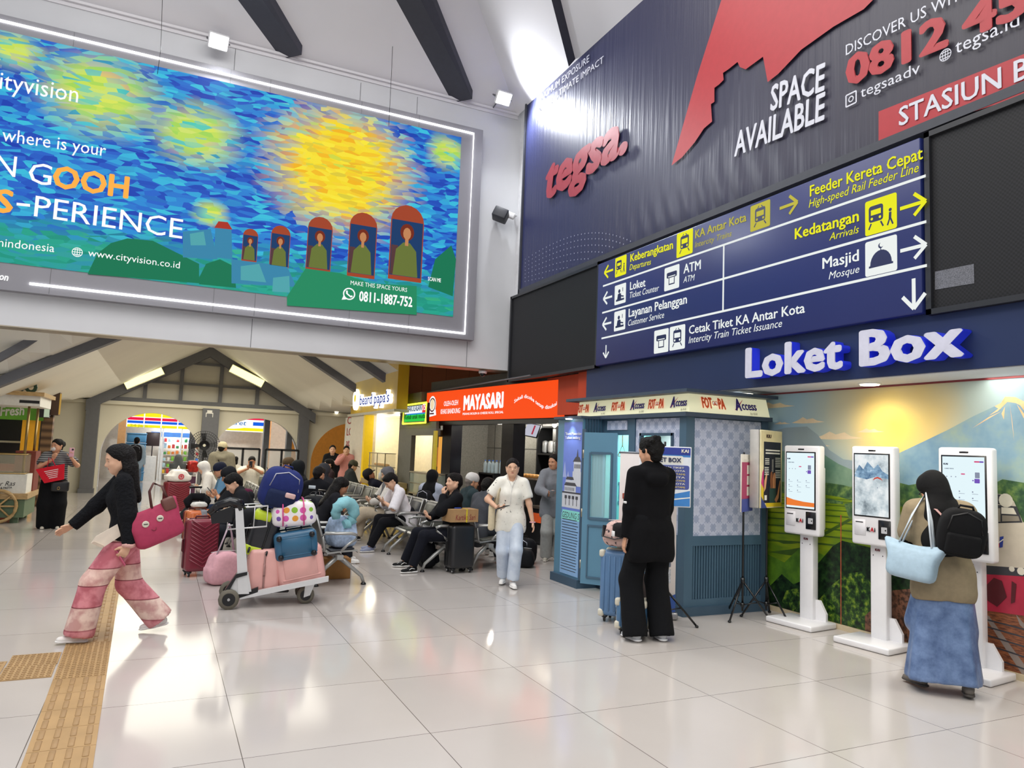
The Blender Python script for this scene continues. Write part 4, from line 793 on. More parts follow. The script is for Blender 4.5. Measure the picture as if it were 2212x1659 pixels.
Ai.multi('notice_frame', [(M_tld, [rect(BX + .33, .68, BX + .72, .97)]), (mat('dfe9ee', .4), [rect(BX + .36, .70, BX + .69, .95)]), (mat('6a7f95', .4), [rect(BX + .4, .9 - .03 * k, BX + .63, .905 - .03 * k) for k in range(5)])], .003)
b = MB(); b.lathe([(.085, 0), (.09, .02), (.06, .025), (.055, .01)], (BX + .50, y3 - .003, 1.47), 20, (0, -1, 0)); b.build('porthole_ring', M_tll, ph, True); b = MB(); b.lathe([(.056, .008), (.05, .016)], (BX + .50, y3 - .003, 1.47), 20, (0, -1, 0)); b.build('porthole_lens', M_kb, ph, True)
light('booth_lamp', 'AREA', (5.45, 7.2, 1.98), 22, (.93, 1, 1), .7, 1.2)
# strap handle inside and open door
b = MB(); hx, hy = 4.98, 7.38; b.tube([(hx, hy, 1.84), (hx, hy, 1.72)], .006, 6); b.tube([(hx, hy, 1.72), (hx + .035, hy - .045, 1.59), (hx - .035, hy + .045, 1.59)], .009, 8, closed=True); b.build('strap_handle', mat('b98a55', .4), ph, True)
dh, df = Vector((4.60, 7.62, 0)), Vector((4.86, 7.30, 0)); dd = (df - dh).normalized(); dn = Vector((-dd.y, dd.x, 0)); dn = dn if dn.x < 0 else -dn
rd_ = Matrix.Rotation(math.atan2(dd.y, dd.x), 3, 'Z'); Ld = (df - dh).length
def dbox(b, s0, s1, z0, z1, t_, off=0): b.box(dh + dd * ((s0 + s1) / 2) + dn * off + Vector((0, 0, (z0 + z1) / 2)), (s1 - s0, t_, z1 - z0), rd_)
b = MB(); L1, L2 = .09, Ld - .07; dbox(b, 0, L1, .08, 1.86, .035); dbox(b, L2, Ld, .08, 1.86, .035); dbox(b, L1, L2, .08, .86, .035); dbox(b, L1, L2, 1.6, 1.86, .035); door = b.build('door', M_tll, ph, True)
b = MB(); dbox(b, L1, L2, .86, 1.6, .006); b.build('door_glass', glassm('bfe6ea', .35), door, True)
b = MB()
for q in ((L1 - .02, L1 + .005, .84, 1.62), (L2 - .005, L2 + .02, .84, 1.62), (L1, L2, .83, .86), (L1, L2, 1.6, 1.63), (L1 - .02, L1 - .005, .16, .76), (L2 + .005, L2 + .02, .16, .76), (L1 - .02, L2 + .02, .15, .17), (L1 - .02, L2 + .02, .75, .77)): dbox(b, *q, .016, .022)
b.build('door_moulding', M_tl, door, True)
b = MB()
for z in (1.55, .85, .25): b.cyl(dh - dd * .01 + Vector((0, 0, z)), dh - dd * .01 + Vector((0, 0, z + .1)), .012, 8)
b.build('hinges', metal('a59a86'), door, True)
b = MB(); b.span((WX, y3 - .10, .1), (WX + .03, y3 - .02, 1.9)); b.build('door_jamb', M_tld, ph, True)
# ================================================================ poster stands and banners
def tripod(t, h, r=.26, name='tripod_leg', ang0=20, hub=.38):
    b = MB(); b.tube([(0, 0, .08), (0, 0, h)], .011, 8); b.build('pole', M_kb, t)
    b = MB(); b.cyl((0, 0, hub - .03), (0, 0, hub + .03), .022, 10); b.cyl((0, 0, .12), (0, 0, .16), .02, 10); b.build('collar', M_kb, t)
    for k in range(3):
        a = R_(ang0 + 120 * k); b = MB(); b.tube([(0, 0, hub), (r * math.cos(a), r * math.sin(a), .012)], .010, 8); b.tube([(0, 0, .14), (r * .55 * math.cos(a), r * .55 * math.sin(a), hub * .46)], .006, 6); b.build(name, M_kb, t)
        b = MB(); b.rbox((r * math.cos(a), r * math.sin(a), .012), (.03, .03, .022), .006, 1); b.build('foot', M_kb, t)
def uprot(u): return math.atan2(u[1], u[0])
t = thing('poster_stand', 'black tripod stand with a dark hands poster beside the first kiosk', 'poster stand', (5.74, 5.82, 0), uprot((.95, .31)), 'poster stands by the booth'); tripod(t, 1.86)
b = MB(); b.rbox((.02, -.03, 1.52), (.47, .014, .80), .004, 1); b.build('poster_board', mat('eadfb4', .6), t); b = MB(); b.rbox((-.235, .02, 1.52), (.02, .10, .80), .008, 1); b.build('board_edge', mat('b9b6b0', .5), t)
Mt_ = W4(t); A = Art(Mt_ @ Vector((.02, -.038, 1.12)), Mt_.to_3x3() @ Vector((1, 0, 0)), t); sk1, sk2, sk3 = mat('c98a5c', .5), mat('8a5638', .5), mat('e0a878', .5); wt = mat('f2eee0', .5)
A.multi('poster_print', [(mat('efe0ae', .5), [rect(-.22, .0, .22, .79)]), (mat('23232f', .5), [rect(-.17, .05, .2, .68)]), (mat('d23a7a', .5), [[(-.22, .25), (-.17, .2), (-.17, .4), (-.2, .36)]]), (mat('e2c52a', .5), [[(-.22, .1), (-.17, .04), (-.17, .2), (-.22, .25)], rect(-.12, .01, .22, .05)]), (mat('3a4a8a', .5), [[(-.22, 0), (-.1, 0), (-.22, .12)]]), (mat('2f4a46', .5), [rect(-.05, .05, .09, .22)]),
     (sk1, [[(.02, .2), (.08, .2), (.09, .32), (.07, .36), (.04, .36), (.02, .3)], [(.1, .05), (.15, .1), (.19, .28), (.17, .28), (.12, .14), (.06, .08)]]), (sk2, [[(-.03, .2), (.01, .2), (.02, .34), (0, .38), (-.03, .36), (-.04, .28)]]), (sk3, [[(-.17, .16), (-.13, .2), (-.1, .34), (-.12, .36), (-.16, .28)]]),
     (wt, [rect(-.14, .585 - .03 * k, .17, .6 - .03 * k) for k in range(2)] + [rect(-.15, .50 - .018 * k, -.06, .508 - .018 * k) for k in range(4)] + [rect(.07, .51 - .018 * k, .18, .518 - .018 * k) for k in range(6)] + [rect(-.16, .41 - .018 * k, -.07, .418 - .018 * k) for k in range(5)] + [rect(.07, .38 - .018 * k, .18, .388 - .018 * k) for k in range(5)] + [rect(.0, .37, .004, .5), rect(.02, .37, .024, .5)] + [rect(-.16, .08, -.11, .13)])], .0006)
A.text('KIU', mat('4a2f2a', .5), (-.12, .72), (-.02, .72), .035, .004, .02, px=False)
t = thing('poster_stand', 'black tripod stand with a pink poster seen nearly edge-on against the booth', 'poster stand', (5.44, 5.84, 0), uprot((.86, .51)), 'poster stands by the booth'); tripod(t, 1.68, .27, ang0=50)
b = MB(); b.rbox((0, -.03, 1.37), (.40, .012, .58), .004, 1); b.build('poster_board', mat('e6e0d4', .6), t); Mt_ = W4(t); A = Art(Mt_ @ Vector((0, -.037, 1.08)), Mt_.to_3x3() @ Vector((1, 0, 0)), t)
A.multi('poster_print', [(mat('b8406a', .5), [rect(-.19, .0, .19, .5)]), (mat('4a57a6', .5), [rect(-.19, 0, .19, .13)]), (mat('f1ece0', .5), [rect(-.02, .16 + .11 * k, .15, .25 + .11 * k) for k in range(3)] + [rect(-.15, .51, .15, .53)])], .0006)
t = thing('sign_stand', 'blue and white ticket information board on a black tripod behind the man in black', 'sign', (PY(1434, 1100, 5.83).x, 5.83, 0), uprot((.9, -.43))); tripod(t, 1.75, .33, ang0=-5)
b = MB(); b.rbox((0, -.03, 1.415), (.50, .014, .58), .004, 1); b.build('sign_board', mat('eef0f4', .5), t); Mt_ = W4(t); A = Art(Mt_ @ Vector((0, -.038, 1.125)), Mt_.to_3x3() @ Vector((1, 0, 0)), t)
A.multi('sign_print', [(mat('3d86d0', .5), [rect(-.24, .01, .24, .57)]), (mat('e9eef4', .5), [[(-.24, .05), (.24, .16), (.24, .48), (-.24, .48)]]), (mat('2c3f9e', .5), [rect(-.24, .5, .24, .57)]), (mat('f2f2ea', .5), [rrect(-.2, .41, .17, .49, .015), [(-.24, .02), (.24, .09), (.24, .1), (-.24, .04)]]), (mat('4a57a0', .5), [rrect(-.22, .17, .23, .4, .02)])], .0006)
A.text('LOKET BOX', mat('23305e', .5), (-.17, .43), (.15, .43), .04, .004, .03, px=False); A.text('KAI', wt, (.15, .525), (.22, .525), .03, .005, .04, px=False)
for k, (s, a, m_) in enumerate((('PENYEDIAAN TIKET', -.2, wt), ('KA ANTAR KOTA', -.15, wt), ('(KEBERANGKATAN)', -.15, mat('e6d27a', .5)), ('LOKET KERETA', -.2, wt), ('(KEBERANGKATAN)', -.12, mat('e6d27a', .5)), ('KA ANTAR KOTA', -.15, wt), ('(KEBERANGKATAN)', -.1, mat('e6d27a', .5)))): A.text(s, m_, (a, .37 - .031 * k), (.19 if k else .18, .37 - .031 * k), .016, .004, .02, px=False)
t = thing('roll_up_banner', 'pale roll-up banner for the photo booth, half hidden by the man in black', 'banner', (PY(1399, 1100, 6.15).x, 6.15, 0), uprot((.9, -.43)))
b = MB(); b.rbox((0, 0, .04), (.62, .14, .07), .015, 2); b.build('base', metal('a9a9ac'), t); b = MB(); b.cyl((0, .01, .07), (0, .01, 1.62), .009, 8); b.build('pole', metal('9a9a9c'), t); b = MB(); b.rbox((0, -.005, 1.63), (.6, .025, .025), .006, 1); b.build('top_bar', metal('777a80'), t)
b = MB(); b.rbox((0, -.012, .845), (.58, .006, 1.56), .002, 1); b.build('banner_sheet', mat('e6dedb', .6, var=.02), t); Mt_ = W4(t); A = Art(Mt_ @ Vector((0, -.016, .05)), Mt_.to_3x3() @ Vector((1, 0, 0)), t)
for q, m_, a, c, zz, h in (('FOTOPA', M_fo, -.2, -.06, 1.35, .06), ('Access', M_ac, -.02, .2, 1.36, .06), ('PHOTOBOX', mat('b8503a', .5), -.20, .2, 1.19, .05), ('DI DALAM', mat('b8503a', .5), -.26, .1, 1.12, .05)): A.text(q, m_, (a, zz), (c, zz), h, .002, .03, px=False)
A.multi('photo_collage', [(mat(random.choice(('4a4d57', '9aa0aa', 'c9ccd2', '6f7684')), .5, var=.3, scale=60), [rrect(-.26 + .13 * i, .3 + .16 * j, -.15 + .13 * i, .44 + .16 * j, .008)]) for i in range(4) for j in range(4)] + [(mat('c8402f', .5), [[(-.29, .0), (-.1, .0), (-.29, .3)]]), (mat('30549e', .5), [[(-.1, 0), (.29, 0), (.29, .2)]])], .0006)
# ================================================================ snack shop with the orange sign
SL, SR = Vector((5.10, 15.06, 0)), Vector((5.73, 10.12, 0)); SU = (SR - SL).normalized(); SN = Vector((-SU.y, SU.x, 0)); SN = SN if SN.x < 0 else -SN   # towards the hall
rS = Matrix.Rotation(math.atan2(SU.y, SU.x), 3, 'Z'); LS = (SR - SL).length
def P_S(u, back, z): return SL + SU * u - SN * back + Vector((0, 0, z))
def sbox(b, u0, u1, k0, k1, z0, z1): return b.box(P_S((u0 + u1) / 2, (k0 + k1) / 2, (z0 + z1) / 2), (u1 - u0, k1 - k0, z1 - z0), rS)
ms = thing('shop_sign', 'long glowing orange sign of the cake shop left of the photo booth', 'sign', P_S(LS / 2, 0, 2.15))
b = MB(); sbox(b, 0, LS, .0, .3, 2.16, 2.78); b.build('sign_box', mat('8a2a12', .5), ms, True)
AS = Art(SL + SN * .003, SU, ms); M_og = glow('fb4f17', 1.0); M_sd = glow('6a3030', .6)
AS.poly('sign_face', M_og, [rect(.01, 2.165, LS - .01, 2.775)], .002)
z5 = lambda x, y: (920 + x / 7.373, 830 + y / 7.373)
def t5(s, m_, a, c, top, **k): AS.text(s, m_, z5(*a), z5(*c), z5(a[0], top)[1], **k)
t5('MAYASARI', M_w, (600, 408), (1235, 362), 195, e=.004, bold=.05); t5('MAYASARI', M_sd, (608, 402), (1225, 358), 208, e=.008)
t5('PISANG BOLEN & CHEESE ROLL SPECIAL', M_w, (590, 490), (1240, 460), 458, bold=.025); t5('OLEH-OLEH', M_w, (290, 350), (515, 327), 275, bold=.01); t5('KHAS BANDUNG', M_w, (240, 475), (548, 457), 400, bold=.01)
t5('Sekali dicoba tetap disukai', M_w, (1410, 310), (2090, 310), 255, bold=.02, bend=lambda t: 1.5 * math.sin(t * 6.0) + .1)
u, v = AS.uv(*z5(105, 330)); AS.multi('emblem', [(M_w, [disc(u, v, .17, 20, .19), [(u - .2, v - .26), (u + .2, v - .22), (u + .17, v - .1), (u - .17, v - .12)]]), (M_sd, ringp(u, v, .15, .03)), (glow('f0d9b0', 1), [disc(u, v + .01, .085, 14, .12)]), (M_sd, [rect(u - .1, v - .2, u + .1, v - .17)])], .004)
# shop body
M_st = noisym([(.35, '77756f'), (.65, '8d8b84')], 40, 3); M_jt = mat('3c3b38', .7)
b = MB(); sbox(b, .0, LS, 1.55, 1.6, 0, 2.2); sbox(b, -.02, .03, .35, 1.6, 0, 2.2); sbox(b, LS + .2, LS + .25, .1, 1.6, 0, 2.2); struct(b.build('wall_shop_back', M_st))
b = MB()
for k in range(9): sbox(b, .35 + k * .6, .36 + k * .6, 1.54, 1.551, 0, 2.2)
for z in (.55, 1.1, 1.65): sbox(b, .03, LS, 1.54, 1.551, z, z + .01)
struct(b.build('trim_8', M_jt))
b = MB(); sbox(b, 0, LS + .2, .1, 1.6, 2.2, 2.24); struct(b.build('ceiling_shop', mat('d8d4c8', .7)))
b = MB(); sbox(b, -.02, LS + .02, .03, .25, 2.08, 2.16); struct(b.build('trim_9', M_blk))
for px0, px1 in ((948, 967), (1076, 1101)):
    u0, u1 = AS.uv(px0, 1000)[0], AS.uv(px1, 1000)[0]; b = MB(); sbox(b, u0, u1, .05, .3, 0, 2.1); struct(b.build('column', plast('16161c', .2)))
b = MB(); sbox(b, -.05, LS + .1, .12, .5, 2.78, 3.02); b2 = b; struct(b.build('beam', mat('57564f', .8)))
sh = lambda u, k, z=2.0: P_S(u, k, z)
light('shop_lamp', 'POINT', sh(1.6, .9, 2.1), 40, (1, .95, .85), .06); light('shop_lamp', 'POINT', sh(3.6, .9, 2.1), 40, (1, .95, .85), .06)
def onS(px, py, back): A_ = Art(SL - SN * back, SU, None); u, v = A_.uv(px, py); return u, v
# counter, shelf units, goods
t = thing('shop_counter', 'dark counter with orange price cards inside the cake shop', 'counter', P_S(3.2, .5, 0))
u0 = onS(1040, 1020, .5)[0]; b = MB(); sbox(b, u0, LS, .45, .95, .02, .62); b.build('counter_base', M_blk, t, True); b = MB(); sbox(b, u0, LS, .42, .98, .62, .66); b.build('counter_top', mat('4a4038', .4), t, True)
for a in (.5, 1.2, 1.9): b = MB(); sbox(b, u0 + a, u0 + a + .3, .43, .449, .38, .54); b.build('price_card', mat('e8602a', .5), t, True)
t = thing('display_shelf', 'black shelf with orange snack boxes below the water bottles', 'shelf', P_S(u0, .5, .66)); ua, va = onS(1043, 1020, .6); ub = onS(1076, 1020, .6)[0]
b = MB(); sbox(b, ua, ub, .5, .8, va - .03, va); sbox(b, ua, ua + .04, .5, .8, .66, va); sbox(b, ub - .03, ub, .5, .8, .66, va); sbox(b, ua, ub, .5, .8, .66, .69); sbox(b, ua, ub, .78, .8, .66, va); b.build('shelf_frame', M_blk, t, True)
for i in range(3):
    q = MB(); sbox(q, ua + .08, ub - .08, .55, .75, .69 + .09 * i, .765 + .09 * i); tag(q.build('snack_box', mat('dd6a35', .5)), 'orange snack boxes stacked on the black shelf in the cake shop', 'box', 'orange snack boxes in the cake shop')
for i in range(4):
    for j in range(2):
        c = P_S(ua + .08 + (ub - ua - .16) * i / 3, .6 + .1 * j, va); bt = thing('water_bottle', 'clear water bottle with a blue cap standing on the black shelf', 'bottle', c, 0, 'water bottles on the shelf')
        b = MB(); b.lathe([(.03, 0), (.033, .05), (.03, .1), (.033, .15), (.03, .19), (.012, .22), (.012, .235)], (0, 0, 0), 10); b.build('bottle', mat('cfe0e6', .1, 0, 0, 0, 1, 0, 1, .6, .55), bt); b = MB(); b.cyl((0, 0, .232), (0, 0, .25), .014, 10); b.build('cap', mat('2f6fd0', .4), bt)
us, vs = onS(1012, 1032, 1.3); b = MB(); sbox(b, us - .5, us + .7, 1.2, 1.54, vs - .05, vs); sbox(b, us - .5, us + .7, 1.3, 1.54, .0, vs - .05); tag(b.build('back_counter', mat('5c564c', .5)), 'grey back counter holding a small potted plant in the cake shop', 'counter')
pt = thing('potted_plant', 'small green plant in a white pot in the cake shop', 'plant', P_S(us, 1.33, vs)); b = MB(); b.lathe([(.05, 0), (.07, .12), (.06, .12)], (0, 0, 0), 14); b.build('pot', mat('eeece4', .5), pt)
b = MB()
for k in range(14): a = k * 2.4; b.tube([(0, 0, .11), (.05 * math.cos(a), .05 * math.sin(a), .17), (.09 * math.cos(a), .09 * math.sin(a), .17 + .05 * random.random())], [.012, .01, .003], 5)
b.build('foliage', mat('2f5a2c', .6), pt)
uc, vc = onS(1128, 1030, .7); ud = onS(1172, 1030, .7)[0]; t = thing('pastry_rack', 'dark rack with golden pastries on its top tray', 'rack', P_S(uc, .7, .66)); b = MB(); sbox(b, uc, ud, .55, .9, vc - .03, vc); b.build('tray', mat('8a7460', .5), t, True); b = MB(); sbox(b, uc, ud, .56, .9, .66, vc - .03); b.build('rack_body', M_blk, t, True)
for i in range(6):
    c = P_S(uc + .05 + (ud - uc - .1) * i / 5, .66, vc + .035); b = MB(); b.rbox((0, 0, 0), (.075, .16, .07), .03, 2, rS); o = b.build('pastry', mat('c9924a', .5, var=.2, scale=25)); o.location = c; tag(o, 'golden wrapped pastry lying on the tray in the cake shop', 'pastry', 'pastries on the tray')
ue = onS(1160, 930, 1.1)[0]; t = thing('shelf_unit', 'tall black shelf unit with plastic bags behind the woman in grey', 'shelf', P_S(ue, 1.1, 0)); 
for q in ((ue, ue + .04, 0, 2.1), (ue + .62, ue + .66, 0, 2.1), (ue + 1.2, ue + 1.24, 0, 2.1)): b = MB(); sbox(b, q[0], q[1], 1.1, 1.45, q[2], q[3]); b.build('upright', M_blk, t, True)
for z in (.7, 1.1, 1.55, 2.06): b = MB(); sbox(b, ue, ue + 1.24, 1.1, 1.45, z, z + .035); b.build('shelf', M_blk, t, True)
for i in range(6):
    b = MB(); c = P_S(ue + .12 + .19 * i, 1.22, 1.585 + .12); b.rbox((0, 0, 0), (.12, .1, .24), .04, 2, rS); o = b.build('snack_bag', mat(('c9cdd0', 'd9dadc', 'b9bec2', 'd2642c', 'c8ccd0', 'b8442a')[i], .2, .3 if i != 3 else 0)); o.location = c; tag(o, 'shiny snack bag standing on the upper black shelf behind the woman in grey', 'bag', 'snack bags on the upper shelf')
um, vm = onS(1150, 930, .55); t = thing('hanging_monitor', 'small tilted monitor hanging from the cake shop ceiling', 'monitor', P_S(um, .55, vm)); rm = rS @ Matrix.Rotation(R_(-18), 3, 'X') @ Matrix.Rotation(R_(6), 3, 'Y')
b = MB(); b.rbox((0, 0, 0), (.46, .03, .25), .008, 1, rm); b.build('monitor_case', M_blk, t); b = MB(); b.box(rm @ Vector((0, -.017, 0)), (.43, .003, .22), rm); b.build('monitor_screen', glow('cfd0e0', .8), t); b = MB(); b.box(rm @ Vector((.06, -.0195, .01)), (.05, .002, .17), rm); b.build('screen_figure', glow('b8344a', .8), t); b = MB(); b.tube([(.05, .05, .1), (.05, .05, 2.2 - vm)], .012, 6); b.build('bracket', M_blk, t)
bl = thing('light_bulb', 'bare glowing bulb under the cake shop ceiling', 'lamp', P_S(onS(1198, 920, .9)[0], .9, 2.10)); b = MB(); b.lathe([(.01, -.05), (.04, -.02), (.045, .01), (.03, .04), (.015, .06), (.015, .10)], (0, 0, 0), 14); b.build('bulb', glow('fff2d8', 8), bl)
# ================================================================ kebab stall
KX = 5.0
M_olv = mat('62604f', .6, var=.05, scale=3); AK = Art((KX, 0, 0), (0, -1, 0), None)
yk0 = -AK.uv(943, 900)[0]; yk1 = -AK.uv(864, 900)[0]
kb = thing('kebab_stall', 'grey-green kebab stall between the yellow shop and the orange sign', 'stall', (KX + .3, (yk0 + yk1) / 2, 0))
b = MB(); b.span((KX, 15.12, 2.0), (KX + .5, yk1, 2.80)); b.span((KX, yk0, 2.0), (KX + .06, 15.12, 2.14)); b.build('fascia', M_olv, kb, True)
yw0, yw1 = -AK.uv(942, 1000)[0], -AK.uv(886, 1000)[0]
b = MB(); b.span((KX, yk0, 0), (KX + .3, yk1, .55)); b.span((KX, yw1, .55), (KX + .1, yk1, 2.0)); b.span((KX, yk0, 1.86), (KX + .1, yw1, 2.0)); b.build('front_panel', mat('6b6a62', .6), kb, True)
b = MB(); b.span((KX + .5, yk0, .5), (KX + .55, yw1, 2.0)); b.build('inner_wall', mat('6a4a2c', .5), kb, True); b = MB(); b.span((KX + .3, yk0 + .1, 1.02), (KX + .33, (yw0 + yw1) / 2 - .1, 1.84)); b.build('lit_panel', glow('f0a848', .9), kb, True)
b = MB(); b.span((KX + .01, yk0 + .05, .62), (KX + .3, yw1, 1.06)); b.build('glass_case', glassm('b9c4b4', .55), kb, True)
b = MB()
for q in ((.60, .63), (.83, .84), (1.05, 1.08)): b.span((KX - .005, yk0 + .05, q[0]), (KX + .3, yw1, q[1]))
b.build('case_frame', mat('9a907c', .4), kb, True); b = MB(); b.span((KX + .44, yw1 - .7, 1.2), (KX + .45, yw1 - .35, 1.62)); b.build('menu_card', mat('e08a3a', .5), kb, True)
for i in range(12): b = MB(); b.lathe([(.035, 0), (.035, .12)], (KX + .14 + .08 * (i % 2), yk0 + .2 + (yw1 - yk0 - .4) * i / 11, .635), 8); tag(b.build('food_tub', mat(('d9d6c6', '8a9a86', 'a8a48e')[i % 3], .4)), 'small tub standing in the glass case of the kebab stall', 'tub', 'tubs in the kebab case')
b = MB(); b.span((KX - .01, yk0 - .02, .0), (KX + .04, yk0 + .10, 1.95)); b.build('hazard_strip', mat('d8c22a', .5), kb, True)
ks = thing('neon_sign', 'small neon-edged kebab sign in white, red and green', 'sign', (KX, yk0 + .8, 2.2)); AKs = Art((KX - .06, 0, 0), (0, -1, 0), ks)
(a0, c1), (a1, c0) = AKs.uv(874, 876), AKs.uv(921, 913); b = MB(); b.span((KX - .06, -a1, c0), (KX, -a0, c1)); b.build('sign_box', M_blk, ks, True)
hm = c0 + (c1 - c0) * .45
AKs.multi('sign_face', [(glow('f2f6f6', 1.1), [rect(a0 + .04, hm + .03, a1 - .3, c1 - .04)]), (glow('e01f3a', 1), [rect(a1 - .3, hm + .03, a1 - .04, c1 - .04)]), (glow('20c844', 1), [rect(a0 + .04, c0 + .04, a1 - .04, hm)]), (glow('2a8ad8', 1), [rect(a0 + .2, hm, a1 - .1, hm + .03)])], .003)
b = MB(); b.tube([AKs.at(x, y, .02) for x, y in rect(a0, c0, a1, c1)], .02, 6, closed=True); b.build('neon_tube', glow('f4f23a', 3), ks, True)
AKs.text('KEBAKULASAN', glow('2a5a86', .5), (a0 + .08, hm + .08), (a1 - .34, hm + .08), (c1 - hm) * .55, .006, .02, px=False); AKs.text('75', M_w, (a1 - .26, hm + .08), (a1 - .08, hm + .08), (c1 - hm) * .55, .006, .02, px=False); AKs.text('Kebab anak muda', glow('0c5a1c', .7), (a0 + .08, c0 + .1), (a1 - .08, c0 + .1), (hm - c0) * .5, .006, .02, px=False)
# ================================================================ yellow cream puff shop
BXS = 4.6; AY = Art((BXS, 0, 0), (0, -1, 0), None)
yb0, yb1 = -AY.uv(858, 850)[0], -AY.uv(760, 850)[0]
bp = thing('yellow_shop_front', 'yellow cream puff shop front with white counter area and backlit letters', 'shop', (BXS + .4, (yb0 + yb1) / 2, 0))
M_ye = mat('c9a31c', .45, var=.05, scale=2); M_yb = mat('e8c21e', .45, 0, .15, .03)
b = MB(); b.span((BXS, yb0, 2.42), (BXS + .25, yb1, 3.62)); b.build('sign_panel', M_ye, bp, True); b = MB(); b.span((BXS - .06, yb0 - .03, 2.36), (BXS + .28, yb1 + .1, 2.42)); b.build('ledge', mat('b7b2a2', .4), bp, True)
yi = -AY.uv(783, 1000)[0]
b = MB(); b.span((BXS, yi, 0), (BXS + .3, yb1 - .1, 2.36)); b.build('left_pillar', mat('cfc6b4', .5), bp, True); b = MB(); b.span((BXS - .02, yi - .12, 0), (BXS + .2, yi + .05, 2.36)); b.build('yellow_edge', M_yb, bp, True)
b = MB(); b.span((BXS + .02, yb0 + .2, 0), (BXS + .36, yi - .1, .68)); b.build('counter_base', M_yb, bp, True); b = MB(); b.span((BXS - .04, yb0 + .15, .68), (BXS + .38, yi - .1, .80)); b.build('counter_top', mat('b09a6a', .4), bp, True)
b = MB(); b.span((BXS + 1.5, yk1 + .02, 0), (BXS + 1.55, yb1, 2.5)); b.span((BXS + .6, yb1 - .3, 0), (BXS + 1.5, yb1 - .25, 2.5)); b.build('inner_wall', mat('f3ead2', .6), bp, True)
light('shop_lamp', 'POINT', (BXS + .8, yi - .5, 2.25), 28, (1, .95, .8), .2); light('shop_lamp', 'POINT', (BXS + .6, yb1 - .8, 2.2), 16, (1, .95, .8), .2)
b = MB(); b.span((BXS + .28, yk1 + .02, 2.38), (BXS + 1.5, yb1, 2.42)); b.build('shop_ceiling', mat('f0ead8', .6), bp, True)
b = MB(); b.span((BXS + .08, yi - 1.7, .80), (BXS + .34, yi - .3, 1.42)); b.build('glass_case', glassm('f4f0d8', .22), bp, True)
b = MB()
for z in (1.1, 1.42): b.span((BXS + .07, yi - 1.7, z), (BXS + .35, yi - .3, z + .018))
for y_ in (yi - 1.7, yi - 1.0, yi - .3): b.span((BXS + .09, y_, .8), (BXS + .11, y_ + .018, 1.42))
b.build('case_frame', mat('8d8468', .4), bp, True)
for i in range(10): b = MB(); b.lathe([(.02, 0), (.045, .02), (.04, .05), (.01, .065)], (BXS + .22, yi - .45 - .12 * i, 1.12), 10); tag(b.build('cream_puff', mat('d9a24a', .5)), 'golden cream puff lying in the glass case of the yellow shop', 'pastry', 'cream puffs in the yellow shop')
for i in range(9): b = MB(); b.lathe([(.05, 0), (.055, .16), (.02, .2), (.02, .26)], (BXS + .06 + .09 * (i % 3), yb0 + .35 + .14 * i, .80), 8); tag(b.build('bottle', mat(('2a2a3a', '3a62c8', 'e8e0c0', 'd9c24a', 'f0f0ec', '5a2a3a', 'd0d4d8', 'c9b02a', '8a98a8')[i], .3)), 'small bottle or tub standing on the counter of the yellow shop', 'bottle', 'bottles on the yellow shop counter')
Ab = Art((BXS + 1.49, 0, 0), (0, -1, 0), bp); (a0, c1), (a1, c0) = Ab.uv(818, 924), Ab.uv(856, 984)
Ab.multi('menu_poster', [(mat('5a5048', .5), [rect(a0 - .04, c0 - .04, a1 + .04, c1 + .04)]), (mat('f6efdd', .4, 0, .35), [rect(a0, c0, a1, c1)]), (mat('e8b84a', .5, 0, .3), [disc((a0 + a1) / 2, (c0 * .4 + c1 * .6), .4, 18, .3)]), (mat('f3e2a8', .5, 0, .3), [disc((a0 + a1) / 2, (c0 * .38 + c1 * .62), .3, 18, .16)]), (mat('c8705a', .5, 0, .2), [rect(a0, c0, a1, c0 + .3)])], .003)
bs = thing('backlit_letters', 'white and blue backlit shop name on the yellow panel', 'sign', (BXS, (yb0 + yb1) / 2, 2.8)); Abs = Art((BXS - .08, 0, 0), (0, -1, 0), bs); z4 = lambda x, y: (560 + x / 5.53, 760 + y / 5.53)
Abs.text("beard papa's", glow('eef2ff', 2.2), z4(1195, 640), z4(1560, 600), z4(1195, 520)[1], e=-.07, bold=.07, depth=.07); Abs.text("beard papa's", glow('3a4c9c', .8), z4(1200, 636), z4(1552, 597), z4(1200, 525)[1], e=.004, bold=.015)
u, v = Abs.uv(*z4(1145, 570)); Abs.poly('round_logo', glow('f6f6e0', 2.0), [disc(u, v, .28, 24)], -.06, thick=.06); Abs.poly('logo_mark', glow('e8d23a', 1), [disc(u, v + .03, .1, 14)], .004)
# orange return wall and grey wall above the stalls
b = MB(); b.span((BXS + .28, yk1 + .02, 2.42), (7.9, yk1 + .1, 3.75)); struct(b.build('wall_orange', mat('c8764a', .55, var=.06, scale=2)))
b = MB()
for x in (5.5, 6.1, 6.7): b.span((x, yk1 + .016, 2.42), (x + .008, yk1 + .02, 3.75))
struct(b.build('trim_10', mat('8a4a2c', .6)))
b = MB(); b.span((KX + .12, 10.2, 2.78), (KX + .14, 15.1, 2.80)); struct(b.build('trim_11', M_grey))
# panel wall with red lettering left of the yellow shop
tc_ = thing('wall_sign_panel', 'pale grey panel with red upright words beside the yellow shop', 'sign', (4.75, 21.0, 0)); AC = Art((4.72, 0, 0), (0, -1, 0), tc_); ya, yb_ = -AC.uv(776, 950)[0], -AC.uv(744, 950)[0]
b = MB(); b.span((4.72, ya, 0), (4.8, yb_, 2.36)); b.build('panel', mat('d2cec6', .5), tc_, True); M_rw = mat('a83a38', .5)
for s_, zz in (('CFC', 2.18), ('LOVE', 1.86), ('at 1st', 1.56), ('BITE', 1.18)): AC.text(s_, M_rw, (-yb_ + .25, zz), (-ya - .25, zz), .2, .004, .015, px=False)
